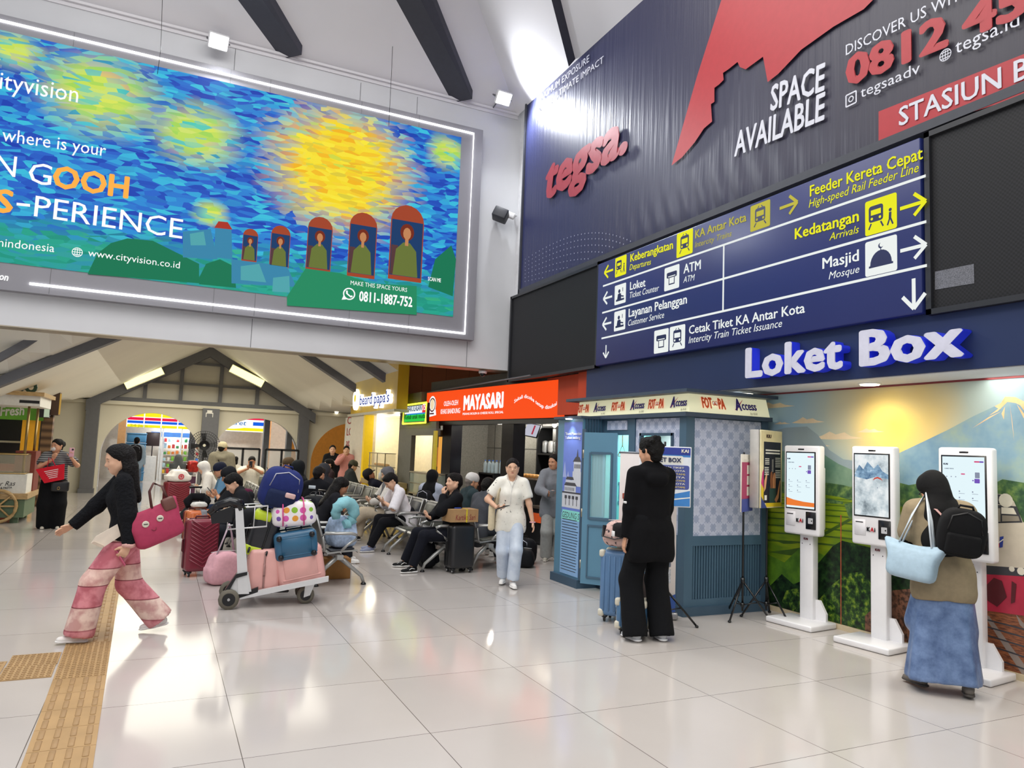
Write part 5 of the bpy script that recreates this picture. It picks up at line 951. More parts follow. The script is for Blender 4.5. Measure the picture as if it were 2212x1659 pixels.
# ================================================================ convenience store behind the arches
ST = 30.6; st = thing('convenience_store', 'convenience store front with red, blue and yellow striped lightbox', 'shop', (.6, ST, 0)); ASt = Art((0, ST, 0), (1, 0, 0), st); zA = lambda x, y: (220 + x / 9.217, 880 + y / 9.217); zB = lambda x, y: (440 + x / 9.217, 880 + y / 9.217)
def R2(A_, a, c): (x0, y1), (x1, y0) = A_.uv(*a), A_.uv(*c); return rect(x0, y0, x1, y1)
M_sw2 = glow('ffffff', 1.1); M_sr = glow('f0174a', 1); M_sb = glow('0f62e6', 1); M_sy = glow('fdf218', 1)
b = MB(); x0 = ASt.uv(*zA(490, 300))[0]; x1 = ASt.uv(*zB(1215, 400))[0]; b.span((x0, ST, 1.94), (x1, ST + .3, 2.75)); b.build('lightbox', mat('e9e6e0', .5), st, True)
def stripes(za, xs, ys): return [R2(ASt, za(xs[i] + 8, ys[0]), za(xs[i + 1] - 8, ys[1])) for i in range(len(xs) - 1)]
x_ = (495, 840, 1185, 1515, 1860, 2200)
vv = lambda y: ASt.uv(*zA(800, y))[1]
def st_row(y0, y1, cl): return (cl, [rect(ASt.uv(*zA(x_[i], 300))[0] + .02, vv(y1), ASt.uv(*zA(x_[i + 1], 300))[0] - .02, vv(y0)) for i in range(5)])
xr = x1
ASt.multi('lightbox_face', [(M_sw2, [rect(x0, 1.95, x1, 2.74)]), st_row(85, 185, M_sy), st_row(200, 255, M_sr), st_row(268, 318, M_sb), st_row(345, 395, M_sy), (M_sr, [rect(x1 - .9, 2.42, x1 - .03, 2.55)]), (M_sb, [rect(x1 - .45, 2.2, x1 - .03, 2.34)]), (M_sy, [rect(x1 - 2.6, 1.98, x1 - .03, 2.10)]), (M_sw2, [disc(x1 - 1.4, 2.27, .95, 24, .23)]), (glow('d8b8e0', 1), ringp(x1 - 1.4, 2.27, .2, .02) if 0 else [])], .004)
ASt.text('Indomaret', glow('1f78c0', .9), (x1 - 2.1, 2.2), (x1 - .7, 2.2), .17, .012, .01, .15, px=False); ASt.text('24 Jam', glow('d8d020', .9), (x0 + .12, vv(388)), (x0 + .7, vv(388)), .09, .009, .02, px=False)
ASt.p = None
for a_ in (x0 - .25, x1): b = MB(); b.span((a_, ST, 0), (a_ + .25, ST + .2, 2.7)); b.build('side_pier', mat('d9a56e', .5), st, True)
for px_ in (342, 347, 388, 432):
    x = PY(px_, 1000, ST).x; b = MB(); b.span((x - .03, ST + .02, 0), (x + .03, ST + .08, 1.95)); b.build('door_frame', mat('e8ecec', .4), st, True)
b = MB(); b.span((PY(321, 1000, ST).x, ST + .03, 1.62), (PY(430, 1000, ST).x, ST + .06, 1.80)); b.build('blue_banner', mat('4a86d8', .5, 0, .3), st, True)
light('store_lamp', 'POINT', (.6, 31.1, 1.85), 45, (1, 1, 1), .1)
cols = ('d8b02a', 'c83a3a', '3a8a4a', '2f6fc8', 'e8e4d8', 'd8762a', '7ab83a', 'b8d8e0')
rk = thing('store_rack', 'white shelf rack with coloured packets behind the convenience store glass', 'shelf', (PY(389, 1000, ST + .6).x, ST + .6, 0))
for px_ in (350, 428): b = MB(); x = PY(px_, 1000, ST + .6).x; b.span((x - .02, ST + .5, 0), (x + .02, ST + .75, 1.75)); b.build('upright', mat('e6e6e2', .5), rk, True)
for j in range(6):
    b = MB(); xa, xb = PY(350, 1000, ST + .6).x, PY(428, 1000, ST + .6).x; b.span((xa, ST + .5, .22 + .24 * j), (xb, ST + .75, .235 + .24 * j)); b.build('shelf', mat('e6e6e2', .5), rk, True)
    for i in range(9):
        b = MB(); x = xa + .06 + (xb - xa - .12) * i / 8; h_ = random.uniform(.1, .19); b.rbox((0, 0, h_ / 2), (.10, .14, h_), .012, 1); o = b.build('packet', mat(random.choice(cols), .5)); o.location = (x, ST + .6, .237 + .24 * j); tag(o, 'coloured packet standing on a shelf of the convenience store', 'packet', 'packets on the store shelves')
b = MB(); xa, xb = PY(311, 1000, ST - .4).x, PY(337, 1000, ST - .4).x; b.span((xa, ST - .6, 0), (xb, ST - .1, .9)); tag(b.build('white_cabinet', mat('ecebe6', .5)), 'white cabinet in front of the convenience store glass', 'cabinet')
b = MB(); b.rbox((PY(326, 1000, ST - .15).x, ST - .35, 1.52), (.46, .04, .5), .01, 1); b.span((PY(326, 1000, ST - .35).x - .02, ST - .36, .9), (PY(326, 1000, ST - .35).x + .02, ST - .34, 1.3)); tag(b.build('dark_notice_board', mat('34282a', .5, var=.3, scale=30)), 'dark notice board standing on the white cabinet', 'sign')
for k in range(5):
    b = MB(); x = PY(291, 1000, 29.4).x; z = .02 + .34 * k
    b.rbox((x, 29.4, z + .16), (.62, .4, .30), .03, 2); b.rbox((x, 29.4, z + .315), (.66, .44, .04), .015, 1); tag(b.build('plastic_crate', mat('4a86b0', .5)), 'blue plastic crate, number %s from the floor in the stack beside the store' % ('one', 'two', 'three', 'four', 'five')[k], 'crate', 'stacked blue crates')
# corridor pillars
for px_ in (412, 572, 622):
    x = PY(px_, 1000, 25.9).x
    b = MB(); b.span((x - .09, 25.9, 0), (x + .09, 26.19, 3.1)); struct(b.build('column', mat('7a7d84', .5)))
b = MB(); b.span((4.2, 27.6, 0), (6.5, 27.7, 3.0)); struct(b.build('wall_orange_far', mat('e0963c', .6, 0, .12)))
# pedestal fan, glass railings, chair pictogram, spotlight
fy_ = 20.0; c = PY(441, 962, fy_); fn = thing('pedestal_fan', 'big black pedestal fan in front of the dark column', 'fan', (c.x, fy_, 0)); zc_ = c.z
b = MB(); b.lathe([(.22, 0), (.22, .03), (.05, .06)], (0, 0, 0), 20); b.build('base', M_blk, fn); b = MB(); b.cyl((0, .1, .04), (0, .1, zc_), .025, 10); b.build('pole', M_blk, fn)
b = MB()
for r in (.36, .30, .24, .18, .12): b.tube([(r * math.cos(a * .26), -.06 - .04 * (1 - r / .36), zc_ + r * math.sin(a * .26)) for a in range(24)], .006, 5, closed=True)
for k in range(40): a = k * .157; b.tube([(.06 * math.cos(a), -.1, zc_ + .06 * math.sin(a)), (.36 * math.cos(a), -.06, zc_ + .36 * math.sin(a))], .005, 4)
b.build('guard', M_blk, fn); b = MB()
for k in range(4): a = k * 1.571; q = lambda r, d, y: (r * math.cos(a + d), y, zc_ + r * math.sin(a + d)); b.prism([q(.06, -.3, -.02), q(.31, -.1, -.05), q(.32, .35, .0), q(.06, .5, .0)], (0, .006, 0))
b.build('blades', plast('2a2c30', .3), fn); b = MB(); b.lathe([(.12, -.07), (.12, .0), (.07, .14), (.03, .18)], (0, 0, zc_), 18, (0, 1, 0)); b.build('motor', M_blk, fn); b = MB(); b.lathe([(.035, -.085), (.03, -.075)], (0, 0, zc_), 14, (0, 1, 0)); b.build('hub_badge', mat('d8d4c0', .4), fn)
for (p0, p1, pm, lab) in ((480, 559, 523, 'black framed glass railing to the left, behind the man in white on his phone'), (572, 643, 607, 'black framed glass railing next to the right-hand column')):
    yr = 22.3; xa, xb, xm = (PY(q, 1000, yr).x for q in (p0, p1, pm)); rl = thing('glass_railing', lab, 'railing', ((xa + xb) / 2, yr, 0)); b = MB()
    for x in (xa, xb, xm): b.span((x - .03, yr - .02, 0), (x + .03, yr + .02, 1.38))
    b.span((xa, yr - .02, 1.34), (xb, yr + .02, 1.40)); b.span((xa, yr - .02, .1), (xb, yr + .02, .15)); b.build('frame', M_blk, rl, True); b = MB(); b.span((xa, yr - .004, .15), (xb, yr + .004, 1.34)); b.build('glass_pane', glassm('cfd6d6', .3), rl, True)
AP = Art((0, DA - .265, 0), (1, 0, 0), None); cp = thing('seat_pictogram', 'white seat symbol painted on the dark middle column', 'sign', PY(453, 893, DA - .27)); AP.p = cp; u, v = AP.uv(453, 890); AP.poly('symbol', mat('e8e6de', .5), [rect(u - .07, v - .02, u + .07, v + .05), rect(u - .1, v - .05, u + .1, v - .02), rect(u - .1, v - .15, u - .08, v - .05), rect(u + .08, v - .15, u + .1, v - .05)], .003)
sp_ = thing('spotlight', 'small glowing spotlight on the cream wall above the two standing girls', 'lamp', PY(727, 890, DA - .12)); b = MB(); b.lathe([(.03, .12), (.06, .02), (.06, 0)], (0, 0, 0), 14, (0, 1, 0)); b.build('shade', mat('e6e2d8', .4), sp_); b = MB(); b.lathe([(.055, -.01), (.05, -.03), (.01, -.045)], (0, 0, 0), 14, (0, 1, 0)); b.build('bulb', glow('fff4dc', 9), sp_)
for px0, py0, px1, py1, s_ in ((270, 833, 352, 800, 'left'), (498, 795, 568, 830, 'right')):
    A_, B_ = PY(px0, py0, DA - .34), PY(px1, py1, DA - .34); t = thing('tube_light', 'glowing tube light fixed along the %s sloping beam of the gable' % s_, 'lamp', (A_ + B_) / 2); d = (B_ - A_); rot = Matrix.Rotation(-math.atan2(d.z, d.x), 3, 'Y')
    b = MB(); b.box((0, 0, 0), (d.length, .12, .26), rot); b.build('housing', mat('d8d8cc', .4), t); b = MB(); b.box((0, -.065, -.0), (d.length * .98, .012, .22), rot); b.build('diffuser', glow('fdf3a0', 2.2), t); light('tube', 'AREA', (A_ + B_) / 2 + Vector((0, -.12, -.05)), 10, (1, .95, .7), 1.4, .25, (A_ + B_) / 2 + Vector((0, -3, -2.5)))
dome_cam(PY(183, 858, DA - .2) + Vector((0, 0, .06)), 'white dome security camera above the orange board')
# ================================================================ food cart and stall on the left
M_cg = mat('5f7558', .5, var=.04); M_wd = noisym([(.35, 'a98a5c'), (.65, 'c9aa78')], 12, 3, stretch=(1, 1, 8)); M_br = metal('9a8458', .3); M_cw = mat('e6e6e0', .5)
ct = thing('food_cart', 'green and white food cart with canopy, brass poles and wooden wheel', 'cart', (-2.85, 16.05, 0)); cx0, cx1, cy0, cy1 = -3.7, -2.09, 15.48, 16.7
b = MB(); b.span((cx0, cy0, .10), (cx1, cy1, .42)); b.build('base_box', M_cg, ct, True); b = MB(); b.span((cx0 - .04, cy0 - .04, .42), (cx1 + .04, cy1 + .04, .52)); b.build('wood_band', M_wd, ct, True); b = MB(); b.span((cx0, cy0, .52), (cx1, cy1, .85)); b.build('front_panel', M_cw, ct, True)
for x in (cx0 + .15, cx1 - .15):
    for y in (cy0 + .15, cy1 - .15): b = MB(); b.span((x - .06, y - .06, 0), (x + .06, y + .06, .1)); b.build('foot', M_cg, ct, True)
b = MB(); b.span((cx0 + .05, cy0 + .05, .85), (cx1 - .05, cy0 + .6, 1.2)); b.build('glass_case', glassm('e8e2c8', .22), ct, True); b = MB()
for z in (.86, 1.2): b.tube([(cx0 + .05, cy0 + .05, z), (cx1 - .05, cy0 + .05, z), (cx1 - .05, cy0 + .6, z), (cx0 + .05, cy0 + .6, z)], .012, 6, closed=True)
b.build('case_frame', M_br, ct, True)
b = MB(); b.span((cx1 - .3, cy0 + .62, .5), (cx1 + .02, cy1, 1.25)); b.build('side_counter', mat('7a3426', .5), ct, True)
for x, y in ((cx1 - .08, cy0 + .08), (cx1 - .08, cy1 - .1), (cx0 + .1, cy0 + .08), (cx0 + 1.0, cy0 + .08)): b = MB(); b.cyl((x, y, .85), (x, y, 2.08), .022, 10); b.build('pole', M_br, ct, True)
b = MB(); b.span((cx0 - .1, cy0 - .1, 2.06), (cx1 + .1, cy1 + .1, 2.24)); b.build('canopy', M_cw, ct, True); b = MB(); b.span((cx0 - .16, cy0 - .16, 2.24), (cx1 + .16, cy1 + .16, 2.31)); b.build('canopy_rim', M_wd, ct, True)
Ac = Art((0, cy0 - .002, 0), (1, 0, 0), ct); M_lb = mat('3a3a38', .5); Ac.text('or Ras', M_lb, (-9, 1050), (33, 1049), 1040, e=.003, shear=.3); Ac.text('& PASTA', M_lb, (1, 1056), (26, 1055), 1052, e=.003, bold=.02)
b = MB(); wx, wz = -2.47, .30; b.tube([(wx + .27 * math.cos(a * .26), cy0 - .06, wz + .27 * math.sin(a * .26)) for a in range(24)], .028, 8, closed=True)
for k in range(4): a = k * .785; b.tube([(wx + .26 * math.cos(a), cy0 - .06, wz + .26 * math.sin(a)), (wx - .26 * math.cos(a), cy0 - .06, wz - .26 * math.sin(a))], .016, 6)
b.lathe([(.05, -.03), (.05, .05)], (wx, cy0 - .06, wz), 12, (0, 1, 0)); b.build('wheel', M_wd, ct, True)
Ac2 = Art((0, cy0 + .3, 0), (1, 0, 0), ct); Ac2.text('Jo', mat('2c4a3c', .5), (-2.42, 2.32), (-2.1, 2.32), .28, 0, .03, px=False, depth=.06, name='roof_letters')
b = MB(); b.span((-2.3, cy0 - .105, 2.11), (-2.0, cy0 - .1, 2.16)); b.build('vent_slots', M_blk, ct, True)
fs = thing('juice_stall', 'green fresh juice stall with white lettering behind the food cart', 'stall', (-3.2, 19.3, 0)); AF_ = Art((0, 18.9, 0), (1, 0, 0), fs)
b = MB(); b.span((-5.5, 18.9, 1.86), (-2.36, 19.6, 2.2)); b.build('fascia', mat('5f9a2c', .5, 0, .1), fs, True); AF_.text('Fresh', M_cw, AF_.uv(0, 898), AF_.uv(52, 896), .2, .004, .03, px=False)
b = MB(); b.span((-5.5, 19.9, 0), (-2.4, 20.0, 1.9)); b.build('back_wall', mat('2c2a30', .6), fs, True); b = MB(); b.span((-2.75, 19.0, 0), (-2.42, 19.1, 1.88)); b.build('yellow_side', mat('e0a01e', .5, 0, .15), fs, True); b = MB(); b.span((-5.5, 18.95, 0), (-2.8, 19.3, .9)); b.build('counter', mat('8a3a2a', .5), fs, True); b = MB(); b.span((-5.5, 19.5, 1.35), (-2.8, 19.8, 1.39)); b.build('shelf', mat('dcd8cc', .5), fs, True)
b = MB(); b.span((-2.38, 18.95, 0), (-2.18, 19.2, 2.1)); tag(b.build('shutter_post', nodemat(lambda nt, N, L, b_: [setattr(N.new('ShaderNodeTexWave'), 'name', 'W'), setattr(N['W'], 'bands_direction', 'Z'), N['W'].inputs['Scale'].__setattr__('default_value', 4), setattr(N.new('ShaderNodeValToRGB'), 'name', 'R'), N['R'].color_ramp.elements[0].__setattr__('color', srgb('4a3626')), N['R'].color_ramp.elements[1].__setattr__('color', srgb('86684a')), L.new(N['W'].outputs[0], N['R'].inputs[0]), L.new(N['R'].outputs[0], b_.inputs['Base Color'])], .5)), 'ribbed brown shutter post beside the orange board', 'post')
t = thing('box_sign', 'brown box sign hanging above the orange board', 'sign', PY(109, 872, 18.9)); b = MB(); b.box((0, 0, 0), (.36, .3, .5)); b.build('sign_box', mat('4a3426', .5), t); b = MB(); b.box((.182, 0, 0), (.006, .26, .46)); b.build('sign_face', glow('c89a3a', .7), t)
t = thing('box_sign', 'small black and pale green box sign under the brown one', 'sign', PY(95, 892, 18.7)); b = MB(); b.box((0, 0, 0), (.22, .16, .2)); b.build('sign_box', M_blk, t); b = MB(); b.box((.06, -.082, 0), (.1, .006, .18)); b.build('sign_face', glow('c8d8b8', .7), t)
# ================================================================ airport benches
M_bf = mat('a9a9a6', .35, .55, var=.03); M_pad = mat('4f5048', .45, .1, var=.06); M_pad2 = mat('2e3036', .45, .1, var=.06)
def make_bench(label, loc, rz, pad):
    t = thing('seat_row', label, 'bench', loc, rz, 'rows of waiting seats'); n, pw = 3, .585; L0 = -n * pw / 2
    b = MB(); b.box((0, .02, .33), (n * pw + .04, .07, .05)); b.build('beam', M_bf, t)
    for i in range(n):
        x = L0 + pw * (i + .5); hw = .245
        b = MB(); pts = [(.235, .385), (.22, .405), (.05, .395), (-.12, .375)]; b.prism([(x - hw, y, z) for y, z in pts] + [(x - hw, y, z - .018) for y, z in reversed(pts)], (2 * hw, 0, 0)); s = b.build('seat', M_bf, t)
        b = MB(); b.rbox((x, .06, .402), (hw * 1.75, .28, .018), .008, 1, Matrix.Rotation(R_(5), 3, 'X')); b.build('seat_pad', pad, s)
        b = MB(); P = [(-.14, .42), (-.20, .60), (-.255, .79)]
        b.tube([(x - hw, *P[0]), (x - hw, *P[1]), (x - hw, *P[2]), (x + hw, *P[2]), (x + hw, *P[1]), (x + hw, *P[0])], .014, 6, closed=True); b.prism([(x - hw, P[0][0], P[0][1]), (x + hw, P[0][0], P[0][1]), (x + hw, P[2][0], P[2][1]), (x - hw, P[2][0], P[2][1])], (0, -.01, -.004)); s = b.build('backrest', M_bf, t)
        b = MB(); b.rbox((x, -.186, .605), (hw * 1.72, .018, .30), .008, 1, Matrix.Rotation(R_(16), 3, 'X')); b.build('back_pad', pad, s)
    for i in range(n + 1):
        x = L0 + pw * i; b = MB(); b.tube([(x, -.16, .40), (x, -.19, .56), (x, -.16, .60), (x, .14, .595), (x, .20, .575), (x, .195, .53), (x, .10, .47), (x, .03, .40)], [.016, .016, .018, .019, .018, .016, .015, .016], 8); b.build('armrest', M_bf, t)
    for x in (L0 + .1, -L0 - .1):
        b = MB(); b.tube([(x, .02, .33), (x, .16, .22), (x, .30, .10), (x, .33, .025)], [.03, .026, .02, .018], 8); b.tube([(x, .02, .33), (x, -.12, .20), (x, -.21, .025)], [.03, .024, .018], 8); b.build('leg_frame', M_bf, t)
        for y in (.33, -.21): b = MB(); b.lathe([(.032, 0), (.03, .015), (.014, .03)], (x, y, 0), 10); b.build('foot_pad', M_kb, t)
    return t
W3 = ('first', 'second', 'third', 'fourth', 'last'); BE_ = {}
for nm, x, rz, y0, side in (('R1', 3.50, 90, 9.98, 'facing left in the right double row'), ('R2', 4.06, -90, 9.98, 'facing the shops in the right double row'), ('L1', 1.90, -90, 9.30, 'facing the aisle in the left double row'), ('L2', 1.36, 90, 9.30, 'facing left in the left double row')):
    for k in range(5 if nm == 'R2' else 4):
        lab = 'grey metal bench %s, %s from the front' % (side, W3[k]); loc = (x, y0 + 1.86 * k, 0)
        if not BE_: BE_['a'] = make_bench(lab, loc, R_(rz), M_pad)
        elif 'b' not in BE_ and k == 1: BE_['b'] = make_bench(lab, loc, R_(rz), M_pad2)
        else: dup(BE_['a' if (k + (nm[0] == 'L')) % 2 == 0 or 'b' not in BE_ else 'b'], loc, R_(rz), lab, 'rows of waiting seats')
t = make_bench('grey metal waiting bench set crosswise behind the left rows, seating the man in pale clothes', (2.3, 18.45, 0), R_(180), M_pad)
# ================================================================ luggage
def wheel(b, c, r=.026, ax=(1, 0, 0), w_=.022): b.lathe([(r * .6, -w_ / 2), (r, -w_ / 2 + .004), (r, w_ / 2 - .004), (r * .6, w_ / 2)], c, 14, ax)
def suitcase(label, loc, rot, W_, D_, H_, col, style='rib', wheels=True, tele=0.0, trim=None, hub='b9b9bb', name='suitcase', group=None, cat='suitcase'):
    t = thing(name, label, cat, loc, 0, group, rot if isinstance(rot, tuple) else (0, 0, rot)); m_ = mat(col, .38, 0, 0, .05, 9, coat=.15); wz = .06 if wheels else .0
    md = mat([max(0, c * .72) for c in [int(col[i:i + 2], 16) / 255 for i in (0, 2, 4)]], .45)
    b = MB(); b.rbox((0, 0, wz + H_ / 2), (W_, D_, H_), min(.05, D_ * .24), 4)
    if style == 'rib':
        n = int(W_ / .055)
        for s in (-1, 1):
            for i in range(n): b.rbox((-W_ / 2 + .05 + (W_ - .1) * i / max(1, n - 1), s * D_ / 2, wz + H_ / 2), (.022, .014, H_ * .84), .006, 1)
    elif style == 'chevron':
        for s in (-1, 1):
            for k in range(int(H_ / .045)):
                z = wz + .08 + k * .045
                if z > wz + H_ - .05: break
                b.tube([(-W_ * .42, s * D_ / 2, z + .07), (0, s * D_ / 2 * 1.01, z - .03), (W_ * .42, s * D_ / 2, z + .07)], .009, 5)
    elif style == 'panel':
        for s in (-1, 1):
            b.rbox((0, s * D_ / 2, wz + H_ * .5), (W_ * .7, .014, H_ * .62), .006, 1)
            for z in (.2, .8): b.rbox((0, s * D_ / 2, wz + H_ * z), (W_ * .8, .016, .02), .006, 1)
    b.build('shell', m_, t)
    b = MB(); hw, r = W_ / 2 + .003, .045; P = [(-hw, -.0, wz + r), (-hw, 0, wz + H_ - r), (-hw + r, 0, wz + H_ + .003), (hw - r, 0, wz + H_ + .003), (hw, 0, wz + H_ - r), (hw, 0, wz + r), (hw - r, 0, wz - .003), (-hw + r, 0, wz - .003)]
    b.tube(P, .011 if not trim else .018, 6, closed=True); b.build('zipper_band', mat(trim, .5) if trim else md, t)
    if wheels:
        for x in (-W_ / 2 + .05, W_ / 2 - .05):
            for y in (-D_ / 2 + .05, D_ / 2 - .05):
                b = MB(); b.rbox((x, y, wz - .004), (.055, .055, .03), .01, 1); wheel(b, (x, y, .028)); w_ = b.build('wheel', M_kb, t); b = MB(); b.lathe([(.012, -.0135), (.012, .0135)], (x, y, .028), 10, (1, 0, 0)); b.build('hub', mat(hub, .3), w_)
    b = MB(); b.tube([(-.08, 0, wz + H_), (-.07, 0, wz + H_ + .03), (.07, 0, wz + H_ + .03), (.08, 0, wz + H_)], .012, 8); b.build('top_handle', md if not trim else mat(trim, .5), t)
    b = MB(); b.tube([(-W_ / 2, 0, wz + H_ * .35), (-W_ / 2 - .022, 0, wz + H_ * .4), (-W_ / 2 - .022, 0, wz + H_ * .6), (-W_ / 2, 0, wz + H_ * .65)], .011, 8); b.build('side_handle', md, t)
    if trim:
        for x in (-1, 1):
            for y in (-1, 1):
                for z in (wz + .03, wz + H_ - .03): b = MB(); b.rbox((x * (W_ / 2 - .024), y * (D_ / 2 - .024), z), (.06, .06, .07), .018, 2); b.build('corner_guard', mat(trim, .5), t)
    if tele:
        b = MB(); zt = wz + H_ + tele
        for x in (-.075, .075): b.cyl((x, D_ / 2 - .03, wz + H_ - .02), (x, D_ / 2 - .03, zt), .008, 8)
        b.build('telescopic_tubes', metal('c9c9cb', .25), t); b = MB(); b.rbox((0, D_ / 2 - .03, zt), (.19, .03, .03), .01, 2); b.build('grip', M_kb, t)
    return t
def softbag(label, loc, rot, size, col, name='duffel_bag', cat='bag', handles=True, r=.5, extra=None, zipc='c9c9c9', squash=.14, group=None, pat=None):
    t = thing(name, label, cat, loc, 0, group, rot if isinstance(rot, tuple) else (0, 0, rot)); w_, d_, h_ = size
    tb = bmesh.new(); bmesh.ops.create_cube(tb, size=2); bmesh.ops.subdivide_edges(tb, edges=tb.edges[:], cuts=9, use_grid_fill=True); rnd = random.Random(len(label))
    for v in tb.verts:
        p = v.co.copy(); q = Vector([(abs(c) ** .0 if 0 else c) for c in p]); n = (abs(p.x) ** 4.5 + abs(p.y) ** 4.5 + abs(p.z) ** 4.5) ** (1 / 4.5); p /= n
        k = 1 - squash * max(0, p.z) * (abs(p.x) ** 2) + .025 * math.sin(p.x * 7 + p.z * 4) * math.sin(p.y * 6 + 1)
        v.co = Vector((p.x * w_ / 2 * k, p.y * d_ / 2 * k, (p.z + 1) * h_ / 2 * (1 - squash * .5 * p.x ** 2 * (p.z > 0))))
    b = MB(); b.merge(tb); b.build('body', pat or cloth(col, .7, .3, 12), t)
    b = MB(); b.tube([(-w_ * .4, 0, h_ * .98), (-w_ * .2, 0, h_ * 1.005), (w_ * .2, 0, h_ * 1.005), (w_ * .4, 0, h_ * .98)], .006, 5, flat=.6); b.build('zip', mat(zipc, .4), t)
    if handles:
        for s in (-1, 1): b = MB(); b.tube([(-w_ * .18, s * d_ * .42, h_ * .75), (-w_ * .15, s * d_ * .25, h_ * 1.05), (-w_ * .08, s * d_ * .15, h_ * 1.18), (w_ * .08, s * d_ * .15, h_ * 1.18), (w_ * .15, s * d_ * .25, h_ * 1.05), (w_ * .18, s * d_ * .42, h_ * .75)], .012, 6, flat=.5); b.build('handle', mat(extra or col, .7), t)
    return t
def backpack(label, loc, rot, size, col, pocket=None, name='backpack', front=-1, zipc='b9bac6'):
    t = thing(name, label, 'backpack', loc, 0, None, rot if isinstance(rot, tuple) else (0, 0, rot)); w_, d_, h_ = size; tb = bmesh.new(); bmesh.ops.create_cube(tb, size=2); bmesh.ops.subdivide_edges(tb, edges=tb.edges[:], cuts=9, use_grid_fill=True)
    for v in tb.verts:
        p = v.co.copy(); n = (abs(p.x) ** 4 + abs(p.y) ** 4 + abs(p.z) ** 4) ** .25; p /= n; k = 1 - .16 * max(0, p.z) ** 2; v.co = Vector((p.x * w_ / 2 * k, p.y * d_ / 2 * k, (p.z + 1) * h_ / 2))
    b = MB(); b.merge(tb); b.build('body', cloth(col, .8, .3, 14), t)
    b = MB(); b.rbox((0, front * d_ * .48, h_ * .3), (w_ * .72, d_ * .3, h_ * .42), min(.05, d_ * .13), 3); b.build('front_pocket', cloth(pocket or col, .8, .3, 16), t)
    b = MB(); b.tube([(-w_ * .36, front * d_ * .46, h_ * .55), (-w_ * .3, front * d_ * .42, h_ * .85), (0, front * d_ * .36, h_ * .95), (w_ * .3, front * d_ * .42, h_ * .85), (w_ * .36, front * d_ * .46, h_ * .55)], .006, 5); b.build('zip', mat(zipc, .4), t)
    b = MB(); b.tube([(-.05, -front * .0, h_ * .97), (-.04, 0, h_ * 1.06), (.04, 0, h_ * 1.06), (.05, 0, h_ * .97)], .009, 6); b.build('top_loop', cloth(col), t)
    for s in (-1, 1): b = MB(); b.tube([(s * w_ * .22, -front * d_ * .38, h_ * .93), (s * w_ * .27, -front * d_ * .68, h_ * .7), (s * w_ * .28, -front * d_ * .66, h_ * .4), (s * w_ * .34, -front * d_ * .42, h_ * .12)], [.022, .026, .022, .014], 8, flat=.4); b.build('shoulder_strap', cloth(col), t)
    return t
# ---- loaded trolley in the foreground
TH = R_(-5); TO = Vector((.69, 7.56, 0)); TX = Vector((math.cos(TH), math.sin(TH), 0)); TY = Vector((-TX.y, TX.x, 0))
def TP(px, py, k=.27): d = ray(px, py); o = TO + TY * k; s = (o - CAM).dot(TY) / d.dot(TY); return CAM + d * s
tr = thing('luggage_trolley', 'white airport luggage trolley loaded high with pink and teal suitcases', 'trolley', TO, TH)
M_tw = mat('d9dadb', .35, .2, var=.02); M_rub = mat('6d685c', .7)
b = MB()
for y in (.04, .52): b.prism([(.10, y - .02, .085), (.92, y - .02, .235), (.92, y - .02, .285), (.10, y - .02, .135)], (0, .04, 0))
for k in range(5): x = .2 + .16 * k; z = .11 + .183 * (x - .1); b.box((x, .28, z), (.05, .5, .02), Matrix.Rotation(-.181, 3, 'Y'))
b.build('deck', M_tw, tr)
b = MB(); b.prism([(.08, .0, .14), (.18, .0, .14), (.07, .0, .95), (0, .0, .95)], (0, .07, 0)); b.prism([(-.03, .01, .12), (.20, .01, .16), (.16, .01, .34), (.06, .01, .30)], (0, .04, 0)); b.build('post', M_tw, tr)
b = MB(); b.prism([(-.04, -.01, .18), (.05, -.01, .33), (.15, -.01, .35), (.15, -.01, .32), (.05, -.01, .29), (-.02, -.01, .13)], (0, .09, 0)); b.prism([(.0, .02, .07), (.26, .02, .15), (.26, .02, .20), (.05, .02, .12)], (0, .03, 0)); b.prism([(.0, .53, .07), (.26, .53, .15), (.26, .53, .20), (.05, .53, .12)], (0, .03, 0)); b.build('corner_bracket', M_kb, tr)
b = MB(); b.tube([(.05, .035, .93), (.03, .035, .99), (-.05, .035, 1.01), (-.16, .035, .97), (-.23, .035, .89)], [.040, .042, .036, .028, .024], 8, flat=1.3); b.tube([(-.17, -.0, .95), (-.18, .235, .96), (-.17, .5, .95)], .024, 8); b.prism([(-.22, .02, .89), (-.02, .02, .97), (-.02, .02, .82), (-.20, .02, .80)], (0, .06, 0)); b.build('push_handle', plast('141418', .15), tr)
b = MB()
for z in (.74, .94): b.tube([(-.06, .08, z), (.30, .08, z + .03), (.30, .42, z + .03), (-.06, .42, z)], .008, 6, closed=True)
for x, y in ((-.06, .08), (.06, .08), (.18, .08), (.30, .08), (.30, .25), (.30, .42), (.12, .42), (-.06, .42), (-.06, .25)): b.tube([(x, y, .74 + .03 * (x + .06) / .36), (x, y, .94 + .03 * (x + .06) / .36)], .005, 5)
b.build('wire_basket', mat('e6e6e6', .4, .3), tr)
